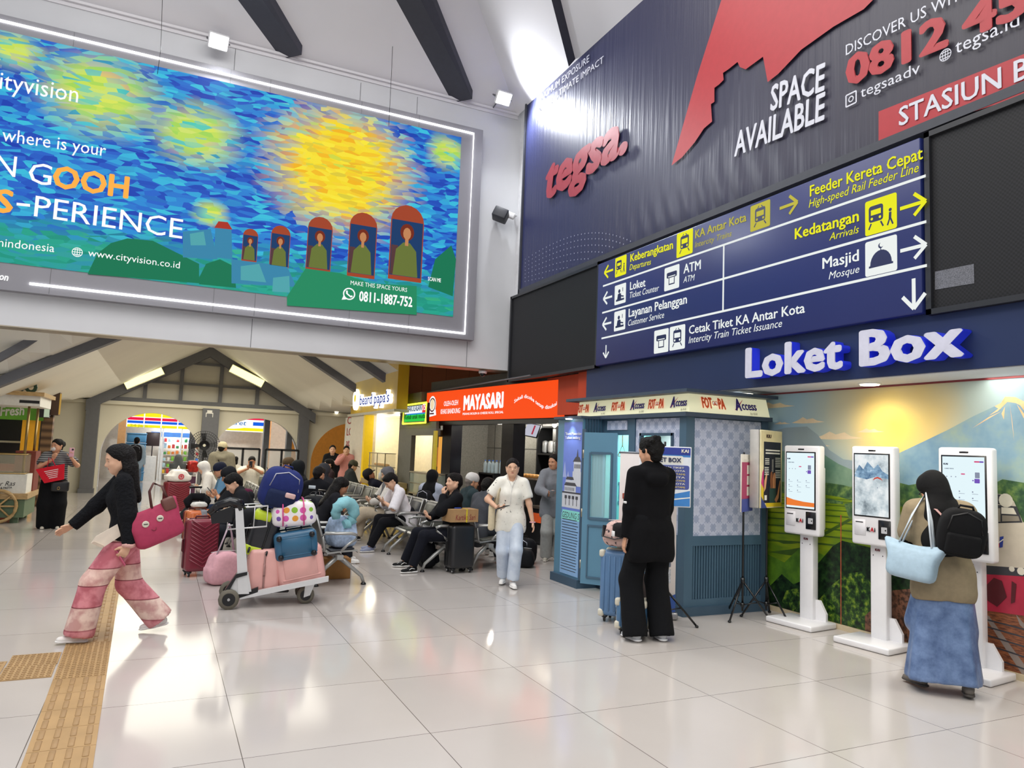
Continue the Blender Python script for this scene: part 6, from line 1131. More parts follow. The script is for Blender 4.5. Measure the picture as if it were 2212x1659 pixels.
for x, y, r in ((.0, .0, .095), (.0, .44, .095), (.72, .16, .085), (.72, .40, .085)):
    b = MB(); wheel(b, (x, y, r), r, (0, 1, 0), .04); w_ = b.build('wheel', M_rub, tr); b = MB(); b.lathe([(r * .62, -.024), (r * .62, .024)], (x, y, r), 18, (0, 1, 0)); b.build('wheel_disc', M_kb, w_); b = MB(); b.lathe([(r * .14, -.028), (r * .14, .028)], (x, y, r), 10, (0, 1, 0)); b.build('axle_cap', metal('c0c0c0'), w_)
    if x > .5: b = MB(); b.prism([(x - .02, y - .035, r - .02), (x + .04, y - .035, r), (x + .09, y - .035, .22), (x - .01, y - .035, .22)], (0, .008, 0)); b.box((x + .04, y, .225), (.16, .09, .025)); b.build('caster_fork', M_tw, tr)
b = MB(); b.prism([(.34, .2, .20), (.42, .2, .21), (.40, .2, .10), (.36, .2, .10)], (0, .04, 0)); b.rbox((.46, .22, .12), (.20, .08, .025), .01, 1); b.rbox((.48, .22, .20), (.2, .08, .025), .01, 1); b.build('brake_pedal', M_kb, tr)
def onT(px, py, k=.27): return TP(px, py, k)
def rotT(ty, tz=0, tx=0): return (Matrix.Rotation(TH + tz, 3, 'Z') @ Matrix.Rotation(ty, 3, 'Y') @ Matrix.Rotation(tx, 3, 'X')).to_euler()
PK = 'e2a9a2'
def tup(e): return (e.x, e.y, e.z)
suitcase('pink suitcase standing on edge at the rear of the loaded trolley', onT(566, 1273, .28), tup(rotT(R_(4), R_(90), 0)), .38, .30, .41, PK, 'panel', wheels=False)
suitcase('wide pink suitcase lying at the front of the loaded trolley', onT(652, 1255, .28), tup(rotT(R_(-12))), .46, .38, .36, PK, 'panel', wheels=False)
def lying(label, px, py, W_, H_, tilt, col, k=.29):
    t = suitcase(label, onT(px, py, k), tup(rotT(tilt)), W_, .44, H_, col, 'panel', wheels=False)
    for x in (-W_ / 2 + .05, W_ / 2 - .05):
        for z in (.05, H_ - .05): b = MB(); b.rbox((x, -.225, z), (.05, .04, .05), .012, 1); wheel(b, (x, -.25, z), .028, (1, 0, 0)); b.build('wheel', M_kb, t)
    return t
lying('teal suitcase lying with its wheels out on the pink cases of the trolley', 640, 1203, .415, .285, R_(-9), '2c5f80')
t = suitcase('black bag with lime yellow corners leaning on the trolley post', onT(553, 1198, .3), tup(rotT(R_(14))), .26, .3, .44, '1b1c22', 'none', wheels=False)
for z in (.05, .39): b = MB(); b.rbox((0, 0, z), (.275, .315, .10), .03, 2); b.build('corner_panel', mat('c3d82a', .5), t)
b = MB(); b.rbox((.03, 0, .22), (.02, .322, .44), .004, 1); b.build('strap', M_kb, t)
for x, z in ((-.09, .02), (.08, .02)): b = MB(); wheel(b, (x, -.17, z + .03), .03, (1, 0, 0)); b.build('wheel', M_kb, t)
def dotm(nt, N, L, b):
    tc = N.new('ShaderNodeTexCoord'); v = N.new('ShaderNodeTexVoronoi'); v.inputs['Scale'].default_value = 12; v.inputs['Randomness'].default_value = .12; L.new(tc.outputs['Object'], v.inputs['Vector'])
    r = N.new('ShaderNodeValToRGB'); r.color_ramp.interpolation = 'CONSTANT'; e = r.color_ramp.elements; cs = ('d95fb0', '8cc23a', '7fb2e0', 'b98ad0', 'd2b48a', 'e8a03a', 'e0c0d8', '7a5ab0')
    while len(e) < 8: e.new(.5)
    for i, c in enumerate(cs): e[i].position = i / 8; e[i].color = srgb(c)
    s = N.new('ShaderNodeSeparateXYZ'); L.new(v.outputs['Color'], s.inputs[0]); L.new(s.outputs[0], r.inputs[0])
    lt = N.new('ShaderNodeMath'); lt.operation = 'LESS_THAN'; lt.inputs[1].default_value = .40; L.new(v.outputs['Distance'], lt.inputs[0]); mx = N.new('ShaderNodeMixRGB'); mx.inputs[1].default_value = srgb('f2eef0'); L.new(lt.outputs[0], mx.inputs[0]); L.new(r.outputs[0], mx.inputs[2]); L.new(mx.outputs[0], b.inputs['Base Color'])
t = softbag('white duffel bag with coloured dots and pink straps, on top of the teal suitcase', onT(634, 1136, .24), tup(rotT(R_(-4))), (.44, .30, .26), 'f0eaf0', extra='e85a9c', pat=nodemat(dotm, .5), handles=False, squash=.08)
for x in (-.11, .09): b = MB(); b.tube([(x, -.155, .02), (x, -.158, .22), (x, -.08, .268), (x, .08, .268)], .02, 6, flat=.35, up=(1, 0, 0)); b.build('strap', mat('e8559a', .6), t)
t = backpack('bulging navy backpack lying on top of the trolley load', onT(592, 1098, .28), tup(rotT(R_(14), R_(8), R_(8))), (.40, .30, .42), '25306a', '1e2848'); b = MB(); b.rbox((.07, -.195, .19), (.10, .03, .05), .012, 2); b.build('pink_pouch', mat('d9b4b0', .6), t)
softbag('black holdall squeezed behind the post of the trolley', onT(545, 1160, .45), tup(rotT(R_(5))), (.40, .26, .30), '1b1b20', handles=False)
# ---- around the left rows
suitcase('dark red chevron suitcase standing left of the loaded trolley', F(428, 1243), R_(14), .36, .24, .60, '7a1f32', 'chevron')
t = suitcase('orange suitcase with a grey strap behind the dark red one', F(425, 1200) + Vector((0, .0, 0)), R_(16), .36, .24, .56, 'cf6f3e', 'rib'); b = MB(); b.rbox((.02, 0, .34), (.09, .252, .575), .02, 2); b.build('luggage_strap', mat('8a8c92', .6), t)
softbag('white folded cloth lying on top of the orange suitcase', F(425, 1200) + Vector((-.02, 0, .66)), .3, (.2, .16, .07), 'dedcd4', 'folded_cloth', 'cloth', handles=False)
t = softbag('pale pink duffel bag with a long strap on the floor beside the trolley', F(480, 1261), R_(20), (.38, .28, .36), 'd9a5ae', extra='c9b0b8', handles=False, squash=.25); b = MB(); b.tube([(-.12, -.05, .3), (-.02, -.03, .55), (.03, .0, .66), (.08, .03, .55), (.14, .05, .3)], .014, 6, flat=.4); b.build('shoulder_strap', mat('b9a3b0', .7), t)
suitcase('small dark red suitcase with its long handle drawn out, among the left seats', F(416, 1178) + Vector((0, .1, 0)), R_(10), .30, .20, .46, '8a2a34', 'rib', tele=.34)
t = thing('neck_pillow', 'black neck pillow hung over the drawn-out suitcase handle', 'pillow', F(416, 1178) + Vector((.02, .03, .62))); b = MB(); b.tube([(-.11, -.04, -.04), (-.14, 0, .03), (-.08, .03, .10), (.08, .03, .10), (.14, 0, .03), (.11, -.04, -.04)], [.05, .06, .06, .06, .06, .05], 10); b.build('pillow', cloth('16161a'), t)
suitcase('dark red suitcase at the far left end of the seats, under a white plastic bag', F(378, 1110), R_(20), .50, .28, .62, '7d2433', 'chevron')
t = softbag('white plastic carrier bag with red print on the far dark red suitcase', F(378, 1110) + Vector((0, 0, .68)), R_(20), (.50, .34, .26), 'e4e2e0', 'plastic_bag', handles=False, squash=.5); b = MB(); b.tube([(-.03, 0, .24), (0, 0, .32), (.03, 0, .24)], .02, 6); b.build('knot', mat('e4e2e0', .5), t); Ax = Art(W4(t) @ Vector((0, -.175, .04)), W4(t).to_3x3() @ Vector((1, 0, 0)), t); Ax.poly('red_print', mat('c8384a', .5), ringp(0, .07, .06, .022, 14) + [disc(.0, .075, .025, 8)], .004)
t = thing('luggage_trolley', 'empty-handled luggage trolley with purple boards at the back, carrying a grey bag', 'trolley', (.55, 19.2, 0), 0); b = MB()
for x in (-.27, .27): b.tube([(x, -.1, .1), (x, -.05, 1.0)], .015, 6)
for z in (.52, .72, .98): b.tube([(-.27, -.07, z), (.27, -.07, z)], .012, 6)
b.box((0, .3, .15), (.56, .8, .04)); b.build('frame', M_tw, t)
for z, h_ in ((.62, .16), (.32, .3)): b = MB(); b.box((0, -.09, z), (.52, .012, h_)); b.build('advert_board', mat('4a2440', .5, var=.3, scale=6), t)
for x in (-.24, .24):
    for y in (-.05, .6): b = MB(); wheel(b, (x, y, .07), .07, (1, 0, 0), .04); b.build('wheel', M_rub, t)
softbag('dark grey peaked bag on the far luggage trolley', (.40, 19.15, .80), 0, (.36, .3, .42), '4c5052', handles=False, squash=.9); softbag('shiny red and gold foil bag on the far luggage trolley', (.72, 19.15, .80), .3, (.26, .22, .28), 'a32a24', 'foil_bag', handles=False, pat=mat('a32a24', .25, .4, var=.5, scale=12))
# on the front seats of the left row
sx = Vector((1.98, 8.73, .41)); t = softbag('pale blue patterned bag on the end seat beside the trolley', sx + Vector((.0, -.02, 0)), R_(-80), (.40, .30, .36), 'a9bcd6', handles=False, squash=.3, pat=cloth('a9bcd6', .8, .3, 9, .2))
t = thing('neck_pillow', 'pale turquoise neck pillow propped on the blue bag at the end seat', 'pillow', F(718, 1122, .80).lerp(sx + Vector((-.02, -.16, .40)), 1.0), 0); b = MB(); k = [Vector((.13 * math.sin(a), -.03, .13 * math.cos(a))) for a in [R_(-150 + 30 * i) for i in range(11)]]; b.tube([p for p in k], [.045, .06, .068, .07, .07, .07, .07, .07, .068, .06, .045], 12); b.build('pillow', cloth('8cc3cc', .9), t)
t.rotation_euler = (0, R_(35), R_(25))
suitcase('black suitcase with its handle up, behind the dotted duffel bag', (2.02, 10.55, 0), R_(-70), .34, .24, .52, '1a1b20', 'none', tele=.36); softbag('black holdall strapped on top of the black suitcase behind the dotted bag', (2.02, 10.5, .60), R_(-65), (.42, .28, .28), '181a20', handles=True)
b = MB(); b.rbox((0, 0, .12), (.34, .26, .24), .006, 1); o = b.build('cardboard_box', mat('a8763c', .7)); o.location = (2.0, 9.05, 0); tag(o, 'brown cardboard box on the floor under the left bench', 'box')
# beside the right rows
kc = F(990, 1236); suitcase('black suitcase carrying a cake box beside the man in sneakers', kc, R_(6), .345, .25, .56, '1d1e21', 'none', hub='d0d0d2')
t = thing('cake_box', 'brown cake box with red lettering and yellow tape on the black suitcase', 'box', kc + Vector((-.01, 0, .655)), R_(6)); b = MB(); b.box((0, 0, .085), (.40, .26, .165)); b.build('carton', mat('b08a5e', .7), t); Mx = W4(t); Ax = Art(Mx @ Vector((0, -.131, 0)), Mx.to_3x3() @ Vector((1, 0, 0)), t); Ax.text('Kartika Sari', mat('8a2430', .6), (-.13, .03), (.16, .03), .07, .001, .0, .15, px=False); b = MB(); b.box((.03, 0, .0855), (.02, .264, .17)); b.build('yellow_tape', mat('d9c22a', .5), t); b = MB(); b.rbox((-.05, 0, .175), (.10, .07, .014), .004, 1); b.build('blue_handle', mat('3a56b0', .5), t)
backpack('black backpack leaning under the right bench behind the sneakers', F(917, 1230) + Vector((.1, .12, 0)), (R_(-8), R_(14), R_(80)), (.36, .22, .44), '15161c')
softbag('black holdall on the floor behind the woman in white', (4.62, 9.35, 0), R_(-30), (.46, .3, .26), '141519', handles=True); backpack('black backpack standing on the floor near the woman in grey', (4.85, 9.62, 0), R_(-60), (.34, .24, .36), '121318')
# beside the man in black
bc = F(1363, 1356) + Vector((.06, .22, 0)); suitcase('large blue suitcase with cream trim beside the man in black', bc, R_(-52), .42, .27, .62, '5a7fa8', 'rib', trim='d8d2c0')
suitcase('small blue suitcase with cream trim in front of the large one', F(1368, 1374) + Vector((.02, .04, 0)), R_(-52), .28, .19, .26, '4f789f', 'rib', trim='d8d2c0')
def printm(nt, N, L, b):
    tc = N.new('ShaderNodeTexCoord'); v = N.new('ShaderNodeTexNoise'); v.inputs['Scale'].default_value = 34; v.inputs['Detail'].default_value = 4; L.new(tc.outputs['Object'], v.inputs['Vector']); r = N.new('ShaderNodeValToRGB'); e = r.color_ramp.elements; e[0].position = .36; e[0].color = srgb('3a3038'); e[1].position = .44; e[1].color = srgb('d9b6ac'); L.new(v.outputs['Fac'], r.inputs[0]); L.new(r.outputs[0], b.inputs['Base Color'])
t = softbag('pink printed holdall with black strap on the large blue suitcase', bc + Vector((0, -.02, .72)), R_(-40), (.44, .28, .25), 'd9b6ac', handles=False, pat=nodemat(printm, .6)); b = MB(); b.tube([(-.2, -.1, .2), (-.21, -.145, .1), (-.1, -.155, .08), (.08, -.15, .12), (.2, -.1, .22)], .02, 6, flat=.3); b.build('strap', M_kb, t)
t = softbag('grey-brown drawstring bag hanging at the side of the large blue suitcase', F(1356, 1300, .0).lerp(bc + Vector((.02, -.24, .28)), 1.0), R_(-40), (.16, .10, .24), '5c5250', 'drawstring_bag', handles=False, squash=.6)
# ================================================================ people: smooth-blended body surfaces
def V3(*a): return np.array(a, float)
def cone(a, b, ra, rb, n=None, s=1.0, k=.03): return (np.asarray(a, float), np.asarray(b, float), ra, rb, None if n is None else np.asarray(n, float), s, k)
def sdf_mesh(prims, cell, sub=(), warp=None):
    lo = np.min([np.minimum(p[0] - p[2], p[1] - p[3]) for p in prims], 0) - 3 * cell - .01; hi = np.max([np.maximum(p[0] + p[2], p[1] + p[3]) for p in prims], 0) + 3 * cell + .01
    n = np.maximum(4, np.ceil((hi - lo) / cell).astype(int) + 1); ax = [lo[i] + cell * np.arange(n[i]) for i in range(3)]; f = np.full(n, .3)
    def dist(p, G):
        a, b, ra, rb, nv, s, k = p; q = G - a; ba = b - a
        if nv is not None: q = q + (q @ nv)[..., None] * nv * (1 / s - 1); ba = ba + (ba @ nv) * nv * (1 / s - 1)
        L2 = ba @ ba; t = np.clip((q @ ba) / L2, 0, 1) if L2 > 1e-12 else np.zeros(q.shape[:-1]); return np.linalg.norm(q - t[..., None] * ba, axis=-1) - (ra + (rb - ra) * t)
    for op, P in ((0, prims), (1, sub)):
        for p in P:
            k = p[6]; pl = np.minimum(p[0] - p[2], p[1] - p[3]) - k - 2 * cell; ph = np.maximum(p[0] + p[2], p[1] + p[3]) + k + 2 * cell
            i0 = np.clip(((pl - lo) / cell).astype(int), 0, n); i1 = np.clip(np.ceil((ph - lo) / cell).astype(int) + 1, 0, n)
            if (i1 <= i0).any(): continue
            G = np.stack(np.meshgrid(*[ax[i][i0[i]:i1[i]] for i in range(3)], indexing='ij'), -1); d = dist(p, G); sl = tuple(slice(i0[i], i1[i]) for i in range(3)); c = f[sl]
            if op: f[sl] = np.maximum(c, -d)
            else: h = np.clip(.5 + .5 * (c - d) / k, 0, 1); f[sl] = c + (d - c) * h - k * h * (1 - h)
    ins = f < 0; nx, ny, nz = n; c8 = [(i, j, l) for i in (0, 1) for j in (0, 1) for l in (0, 1)]
    S = sum(ins[i:nx - 1 + i, j:ny - 1 + j, l:nz - 1 + l].astype(np.int8) for i, j, l in c8); act = (S > 0) & (S < 8); idx = np.argwhere(act); vid = -np.ones(act.shape, int); vid[act] = np.arange(len(idx))
    vals = {c: f[idx[:, 0] + c[0], idx[:, 1] + c[1], idx[:, 2] + c[2]] for c in c8}; acc = np.zeros((len(idx), 3)); cnt = np.zeros(len(idx))
    for a in c8:
        for d in range(3):
            if a[d]: continue
            b = list(a); b[d] = 1; b = tuple(b); fa, fb = vals[a], vals[b]; m_ = (fa < 0) != (fb < 0); t = np.where(m_, fa / np.where(m_, fa - fb, 1), 0)
            pos = np.array(a, float)[None] + t[:, None] * np.eye(3)[d][None]; acc[m_] += pos[m_]; cnt[m_] += 1
    vs = lo + (idx + acc / np.maximum(cnt, 1)[:, None]) * cell; F_ = []
    for d in range(3):
        sl0 = [slice(None)] * 3; sl1 = [slice(None)] * 3; sl0[d] = slice(0, -1); sl1[d] = slice(1, None); A, B = ins[tuple(sl0)], ins[tuple(sl1)]
        e1, e2 = [q for q in range(3) if q != d]
        for flip in (0, 1):
            E = np.argwhere((A & ~B) if not flip else (~A & B)); E = E[(E[:, e1] > 0) & (E[:, e2] > 0) & (E[:, e1] < n[e1] - 1) & (E[:, e2] < n[e2] - 1)]
            if not len(E): continue
            q = []
            for o1, o2 in ((1, 1), (0, 1), (0, 0), (1, 0)): c = E.copy(); c[:, e1] -= o1; c[:, e2] -= o2; q.append(vid[c[:, 0], c[:, 1], c[:, 2]])
            q = np.stack(q, 1); F_.append(q[:, ::-1] if (flip ^ (d == 1)) else q)
    F_ = np.concatenate(F_); F_ = F_[(F_ >= 0).all(1)]
    if warp is not None: vs = warp(vs)
    return vs, F_
def np_mesh(name, parts):
    off = 0; V, Q = [], []
    for v, q in parts: V.append(v); Q.append(q + off); off += len(v)
    V = np.concatenate(V); Q = np.concatenate(Q); me = bpy.data.meshes.new(name); me.vertices.add(len(V)); me.vertices.foreach_set('co', V.ravel()); me.loops.add(Q.size); me.loops.foreach_set('vertex_index', Q.ravel().astype(np.int32)); me.polygons.add(len(Q)); me.polygons.foreach_set('loop_start', (np.arange(len(Q)) * 4).astype(np.int32)); me.update(calc_edges=True); me.validate()
    me.polygons.foreach_set('use_smooth', np.ones(len(me.polygons), bool)); me.update(); return me
def rotx(a): c, s = math.cos(a), math.sin(a); return np.array([[1, 0, 0], [0, c, -s], [0, s, c]])
def roty(a): c, s = math.cos(a), math.sin(a); return np.array([[c, 0, s], [0, 1, 0], [-s, 0, c]])
def rotz(a): c, s = math.cos(a), math.sin(a); return np.array([[c, -s, 0], [s, c, 0], [0, 0, 1]])
def unit(v): v = np.asarray(v, float); return v / max(1e-9, np.linalg.norm(v))
def ik(a, t, l1, l2, pole):
    d = t - a; L_ = np.linalg.norm(d)
    if L_ > (l1 + l2) * .999: t = a + d / L_ * (l1 + l2) * .999; d = t - a; L_ = np.linalg.norm(d)
    L_ = max(L_, abs(l1 - l2) + .01); u = unit(d); x = (l1 * l1 - l2 * l2 + L_ * L_) / (2 * L_); h = math.sqrt(max(0, l1 * l1 - x * x)); p = np.asarray(pole, float); p = p - u * (p @ u); return a + u * x + unit(p) * h, t
SKIN = ('d09c7c', 'c8906e', 'dcae90', 'ac7656')
def hand_prims(W, fd, pn, side, s=1.0, curl=25, thumb=None):
    fd = unit(fd); pn = np.asarray(pn, float); pn = unit(pn - fd * (pn @ fd)); t = np.cross(fd, pn) * side; P = []; s *= .92
    for o in (-.018, .018): P.append(cone(W - fd * .012, W + fd * .075 * s + t * o * s, .022 * s, .025 * s, pn, .62, .015))
    for i, (L_, sp) in enumerate(((.066, .07), (.074, .02), (.068, -.03), (.053, -.09))):
        b = W + fd * .082 * s + t * (.030 - .0195 * i) * s; d = unit(fd + t * sp)
        for j, fr in enumerate((.44, .31, .25)):
            a = R_(curl * (j + .45)); dj = unit(d * math.cos(a) + pn * math.sin(a)); e = b + dj * L_ * fr * s; P.append(cone(b, e, (.0105 - .0012 * j) * s, (.0095 - .0012 * j) * s, None, 1, .006)); b = e
    td = unit(fd * .62 + t * .68 + pn * .35) if thumb is None else unit(thumb); b = W + fd * .03 * s + t * .028 * s; e = b + td * .042 * s; P.append(cone(b, e, .015 * s, .0118 * s, None, 1, .012)); P.append(cone(e, e + unit(td + fd * .35) * .032 * s, .0112 * s, .009 * s, None, 1, .006)); return P
def sphere(b, c, r, sc=(1, 1, 1), R=None, n=10):
    t = bmesh.new(); bmesh.ops.create_uvsphere(t, u_segments=n, v_segments=n // 2 + 2, radius=1)
    for v in t.verts: q = np.array([v.co.x * r * sc[0], v.co.y * r * sc[1], v.co.z * r * sc[2]]); q = R @ q if R is not None else q; v.co = Vector(q + np.asarray(c))
    b.merge(t)
def person(label, loc, rz, H=1.6, pose=None, top=('2a2c34', 'long', -.10, .018), bottom=('pants', '20242e', (.088, .066, .06)), hair=('short', '15110f'), shoe=('e8e6e2', 'f0efec'), skin=0, sw=.165, female=False, fine=True, group=None, detail=True, hood=None, belly=0.0):
    p = pose or {}; s = H / 1.7; t = thing('person', label, 'person', loc, rz, group); cell = .0125 if fine else .02; g = lambda k, d: p.get(k, d)
    Pv = V3(*g('pel', (0, 0, .925 * s))); Rp = rotz(R_(g('pyaw', 0))); Ru = rotz(R_(g('turn', 0))) @ roty(R_(g('side', 0))) @ rotx(-R_(g('lean', 0))); u = lambda x, y, z: Pv + Ru @ (V3(x, y, z) * s); lo = lambda x, y, z: Pv + Rp @ (V3(x, y, z) * s)
    N = u(0, -.005, .50); Rh = rotz(R_(g('turn', 0) + g('yaw', 0))) @ rotx(-R_(g('pitch', 0))) @ roty(R_(g('roll', 0))); neckd = unit(.6 * (Ru @ V3(0, .05, 1)) + .6 * (Rh @ V3(0, .05, 1))); hs = (.35 + .65 * s) * 1.04; Hc = N + neckd * .150 * s; h = lambda x, y, z: Hc + Rh @ (V3(x, y, z) * hs); fw = Rh @ V3(0, 1, 0); hx = Rh @ V3(1, 0, 0); uf = Ru @ V3(0, 1, 0); pf = Rp @ V3(0, 1, 0)
    Sh, El, Wr, Hp, Kn, An = {}, {}, {}, {}, {}, {}
    for sd, k in ((-1, 'L'), (1, 'R')):
        Sh[k] = u(sd * sw, 0, .455); Wr[k] = V3(*g('hand' + k, tuple(Pv + V3(sd * .25, .06, -.09) * s))); El[k], Wr[k] = ik(Sh[k], Wr[k], .285 * s, .25 * s, g('el' + k, (sd * .5, -1, -.3)))
        Hp[k] = lo(sd * .085, 0, -.03); An[k] = V3(*g('foot' + k, (sd * .10 * s, -.02, .085 * s))); Kn[k], An[k] = ik(Hp[k], An[k], .43 * s, .41 * s, g('kn' + k, (sd * .15, 1, .2)))
    skm = mat(SKIN[skin], .5, 0, 0, .05, 18)
    def torso(e, hem=None, bust=0):
        P = []; A = lambda a, b, r1, r2, fl=.8: P.append(cone(a, b, r1 * s + e, r2 * s + e, uf, fl, .04))
        for sd in (-1, 1):
            A(lo(sd * .07, 0, -.04), u(sd * .052, .01 * belly, .13), .098, .088 + belly * .3); A(u(sd * .052, 0, .13), u(sd * .075, .005, .32), .088 + belly * .2, .096); A(u(sd * .07, 0, .33), u(sd * (sw - .035), 0, .435), .085, .056); A(u(sd * (sw - .04), -.005, .45), u(sd * .03, -.01, .515), .046, .045)
            if bust: P.append(cone(u(sd * .06, .06, .30), u(sd * .055, .05, .25), .048 * s + e, .046 * s + e, None, 1, .05))
            if hem is not None: A(lo(sd * .07, 0, -.02), lo(sd * .075, 0, hem), .112, .118, .9)
        A(lo(0, 0, 0), u(0, 0, .40), .095, .09); return P
    def arm(k, e, part): # 1 upper, 2 to wrist
        P = [cone(Sh[k], Sh[k] + (El[k] - Sh[k]) * (1 if part >= 1 else .62), .05 * s + e, (.041 if part >= 1 else .046) * s + e * 1.25, None, 1, .03)]
        if part >= 2: P += [cone(El[k], Wr[k] - unit(Wr[k] - El[k]) * .015, .040 * s + e, .027 * s + e * 1.05, None, 1, .025)]
        return P
    # continuous body
    B = torso(0) + [cone(N - neckd * .05 * s, Hc - neckd * .05 * s, .055 * s, .048 * s, None, 1, .03)]
    for k in 'LR':
        B += arm(k, 0, 2) + [cone(Hp[k], Kn[k], .082 * s, .052 * s, None, 1, .04), cone(Kn[k], Kn[k] + (An[k] - Kn[k]) * .45, .05 * s, .053 * s, None, 1, .03), cone(Kn[k] + (An[k] - Kn[k]) * .4, An[k], .053 * s, .034 * s, None, 1, .03)]
    hdp = [cone(h(0, -.018, .038), h(0, .012, .042), .080 * hs, .076 * hs, hx, .90, .02), cone(h(0, .03, .01), h(0, .047, -.062), .064 * hs, .040 * hs, hx, .92, .03), cone(h(0, .052, -.078), h(0, .05, -.07), .026 * hs, .03 * hs, None, 1, .03), cone(Hc - neckd * .03 * s, N + neckd * .01, .047 * s, .052 * s, None, 1, .025)]
    for sd in (-1, 1): hdp += [cone(h(sd * .05, -.005, -.035), h(sd * .028, .045, -.075), .028 * hs, .022 * hs, None, 1, .03), cone(h(sd * .038, .058, -.022), h(sd * .036, .05, -.04), .027 * hs, .025 * hs, None, 1, .03), cone(h(sd * .078, -.012, .012), h(sd * .074, -.004, -.022), .017 * hs, .012 * hs, hx, .55, .008)]
    hdp += [cone(h(0, .083, .012), h(0, .102, -.022), .009 * hs, .0135 * hs, None, 1, .014), cone(h(-.012, .088, -.028), h(.012, .088, -.028), .0105 * hs, .0105 * hs, None, 1, .012), cone(h(-.036, .074, .026), h(.036, .074, .026), .012 * hs, .012 * hs, None, 1, .02), cone(h(-.016, .079, -.055), h(.016, .079, -.055), .0085 * hs, .0085 * hs, None, 1, .012)]
    hdsub = [cone(h(sd * .033, .094, .006), h(sd * .033, .094, .006), .015 * hs, .015 * hs, None, 1, .01) for sd in (-1, 1)]
    hp_ = {}
    for sd, k in ((-1, 'L'), (1, 'R')):
        fd = V3(*g('fd' + k, tuple(unit(Wr[k] - El[k]) + V3(0, .12, 0)))); pn = V3(*g('pn' + k, (-sd, 0, 0))); hp_[k] = hand_prims(Wr[k], fd, pn, sd, s, g('curl' + k, 22))
    pr = [sdf_mesh(B, cell), sdf_mesh(hdp, .0065 if fine else .012, hdsub)] + [sdf_mesh(hp_[k], .0046 if fine else .009) for k in 'LR']
    body = link('body', np_mesh('body', pr), skm, t)
    # face
    if detail:
        for sd in (-1, 1):
            b = MB(); sphere(b, h(sd * .033, .0785, .006), .0125 * hs, (1.05, .45, .42), Rh); b.build('eye', mat('e8e2dc', .25), t); b = MB(); sphere(b, h(sd * .0335, .0828, .006), .0052 * hs, (1, .5, .95), Rh); b.build('iris', mat('1a100c', .15), t)
            b = MB(); b.tube([Vector(h(sd * .014, .0925, .027)), Vector(h(sd * .033, .0905, .031)), Vector(h(sd * .052, .0805, .026))], [.003, .0034, .0018], 6); b.build('eyebrow', mat('1c1512', .9), t)
        b = MB(); sphere(b, h(0, .0885, -.054), .021 * hs, (1.0, .36, .28), Rh); b.build('lips', mat('a35a50', .45), t)
    # hair or head cover
    hm = mat(hair[1], .62, 0, 0, .2, 60, .8, 70, .22); st = hair[0]; hp = []; sb = []
    face = cone(h(0, .100, -.005), h(0, .095, -.05), .078 * hs, .07 * hs, hx, .86, .01)
    skull = [cone(h(0, -.022, .045), h(0, .012, .052), .091 * hs, .084 * hs, hx, .92, .02)]
    if st == 'short': hp = skull + [cone(h(0, -.05, .0), h(0, -.045, -.04), .07 * hs, .05 * hs, hx, 1, .02), cone(h(-.03, .055, .088), h(.035, .06, .085), .032 * hs, .03 * hs, None, 1, .02)]; sb = [face] + [cone(h(sd * .088, .022, -.002), h(sd * .085, .02, -.05), .036 * hs, .036 * hs, None, 1, .01) for sd in (-1, 1)]
    elif st == 'curly':
        rr = random.Random(5); hp = skull + [cone(h(0, -.05, .0), h(0, -.05, -.04), .072 * hs, .055 * hs, hx, 1, .02)]
        for i in range(40):
            a, z = rr.uniform(0, 6.28), rr.uniform(-.03, .12); r_ = .098 * math.sqrt(max(.05, 1 - ((z - .045) / .1) ** 2)); q = h(r_ * math.cos(a) * .92, r_ * math.sin(a) - .015, z)
            if math.sin(a) > .2 and z < .075: continue
            hp.append(cone(q, q, .021, .021, None, 1, .008))
        sb = [face]
    elif st in ('long', 'pony'):
        face = cone(h(0, .100, .0), h(0, .095, -.05), .084 * hs, .082 * hs, hx, .95, .01)
        hp = skull + [cone(h(0, -.05, .02), h(0, -.065, -.08), .078 * hs, .06 * hs, hx, 1.05, .03)]; sb = [face]
        if st == 'long':
            dn = V3(0, 0, -1)
            for sd in (-1, 1): hp += [cone(h(sd * .068, -.035, .03), h(sd * .07, -.04, -.12), .032 * hs, .03 * hs, None, 1, .03), cone(h(sd * .07, -.045, -.10), u(sd * .085, .0, .38), .034, .022, None, 1, .03)]
            hp += [cone(h(0, -.06, -.06), u(0, -.115, .30), .07, .045, uf, .55, .04), cone(h(-.04, -.055, -.06), u(-.06, -.105, .33), .05, .03, None, 1, .03), cone(h(.04, -.055, -.06), u(.06, -.105, .32), .05, .03, None, 1, .03)]
            rr = random.Random(3)
            for i in range(46):
                a = rr.uniform(-1.7, 1.7); x0, y0 = .088 * math.sin(a), -.02 - .085 * math.cos(a); z1 = rr.uniform(.26, .40); q0 = h(x0 * .85, y0 * .9 + .0, .06 - .03 * abs(math.sin(a))); q1 = h(x0 * 1.1, y0 * 1.1, -.07); q2 = u(x0 * 1.3 + rr.uniform(-.03, .03), y0 * 1.1 + rr.uniform(-.02, .01) + (.05 if y0 > 0 else 0), z1 + .06); hp += [cone(q0, q1, .014, .016, None, 1, .006), cone(q1, q2, .016, .007, None, 1, .006)]
        else: hp += [cone(h(0, -.10, .0), h(0, -.125, -.06), .032, .03, None, 1, .02), cone(h(0, -.125, -.06), h(0, -.11, -.16), .03, .014, None, 1, .02)]
    elif st == 'bun': hp = skull + [cone(h(0, -.05, .0), h(0, -.06, -.05), .068 * hs, .045 * hs, hx, 1, .02), cone(h(0, -.115, .05), h(0, -.12, .03), .042, .042, None, 1, .015)]; sb = [face]
    elif st in ('hijab', 'hood'):
        k_ = 1.0 if st == 'hijab' else 1.08
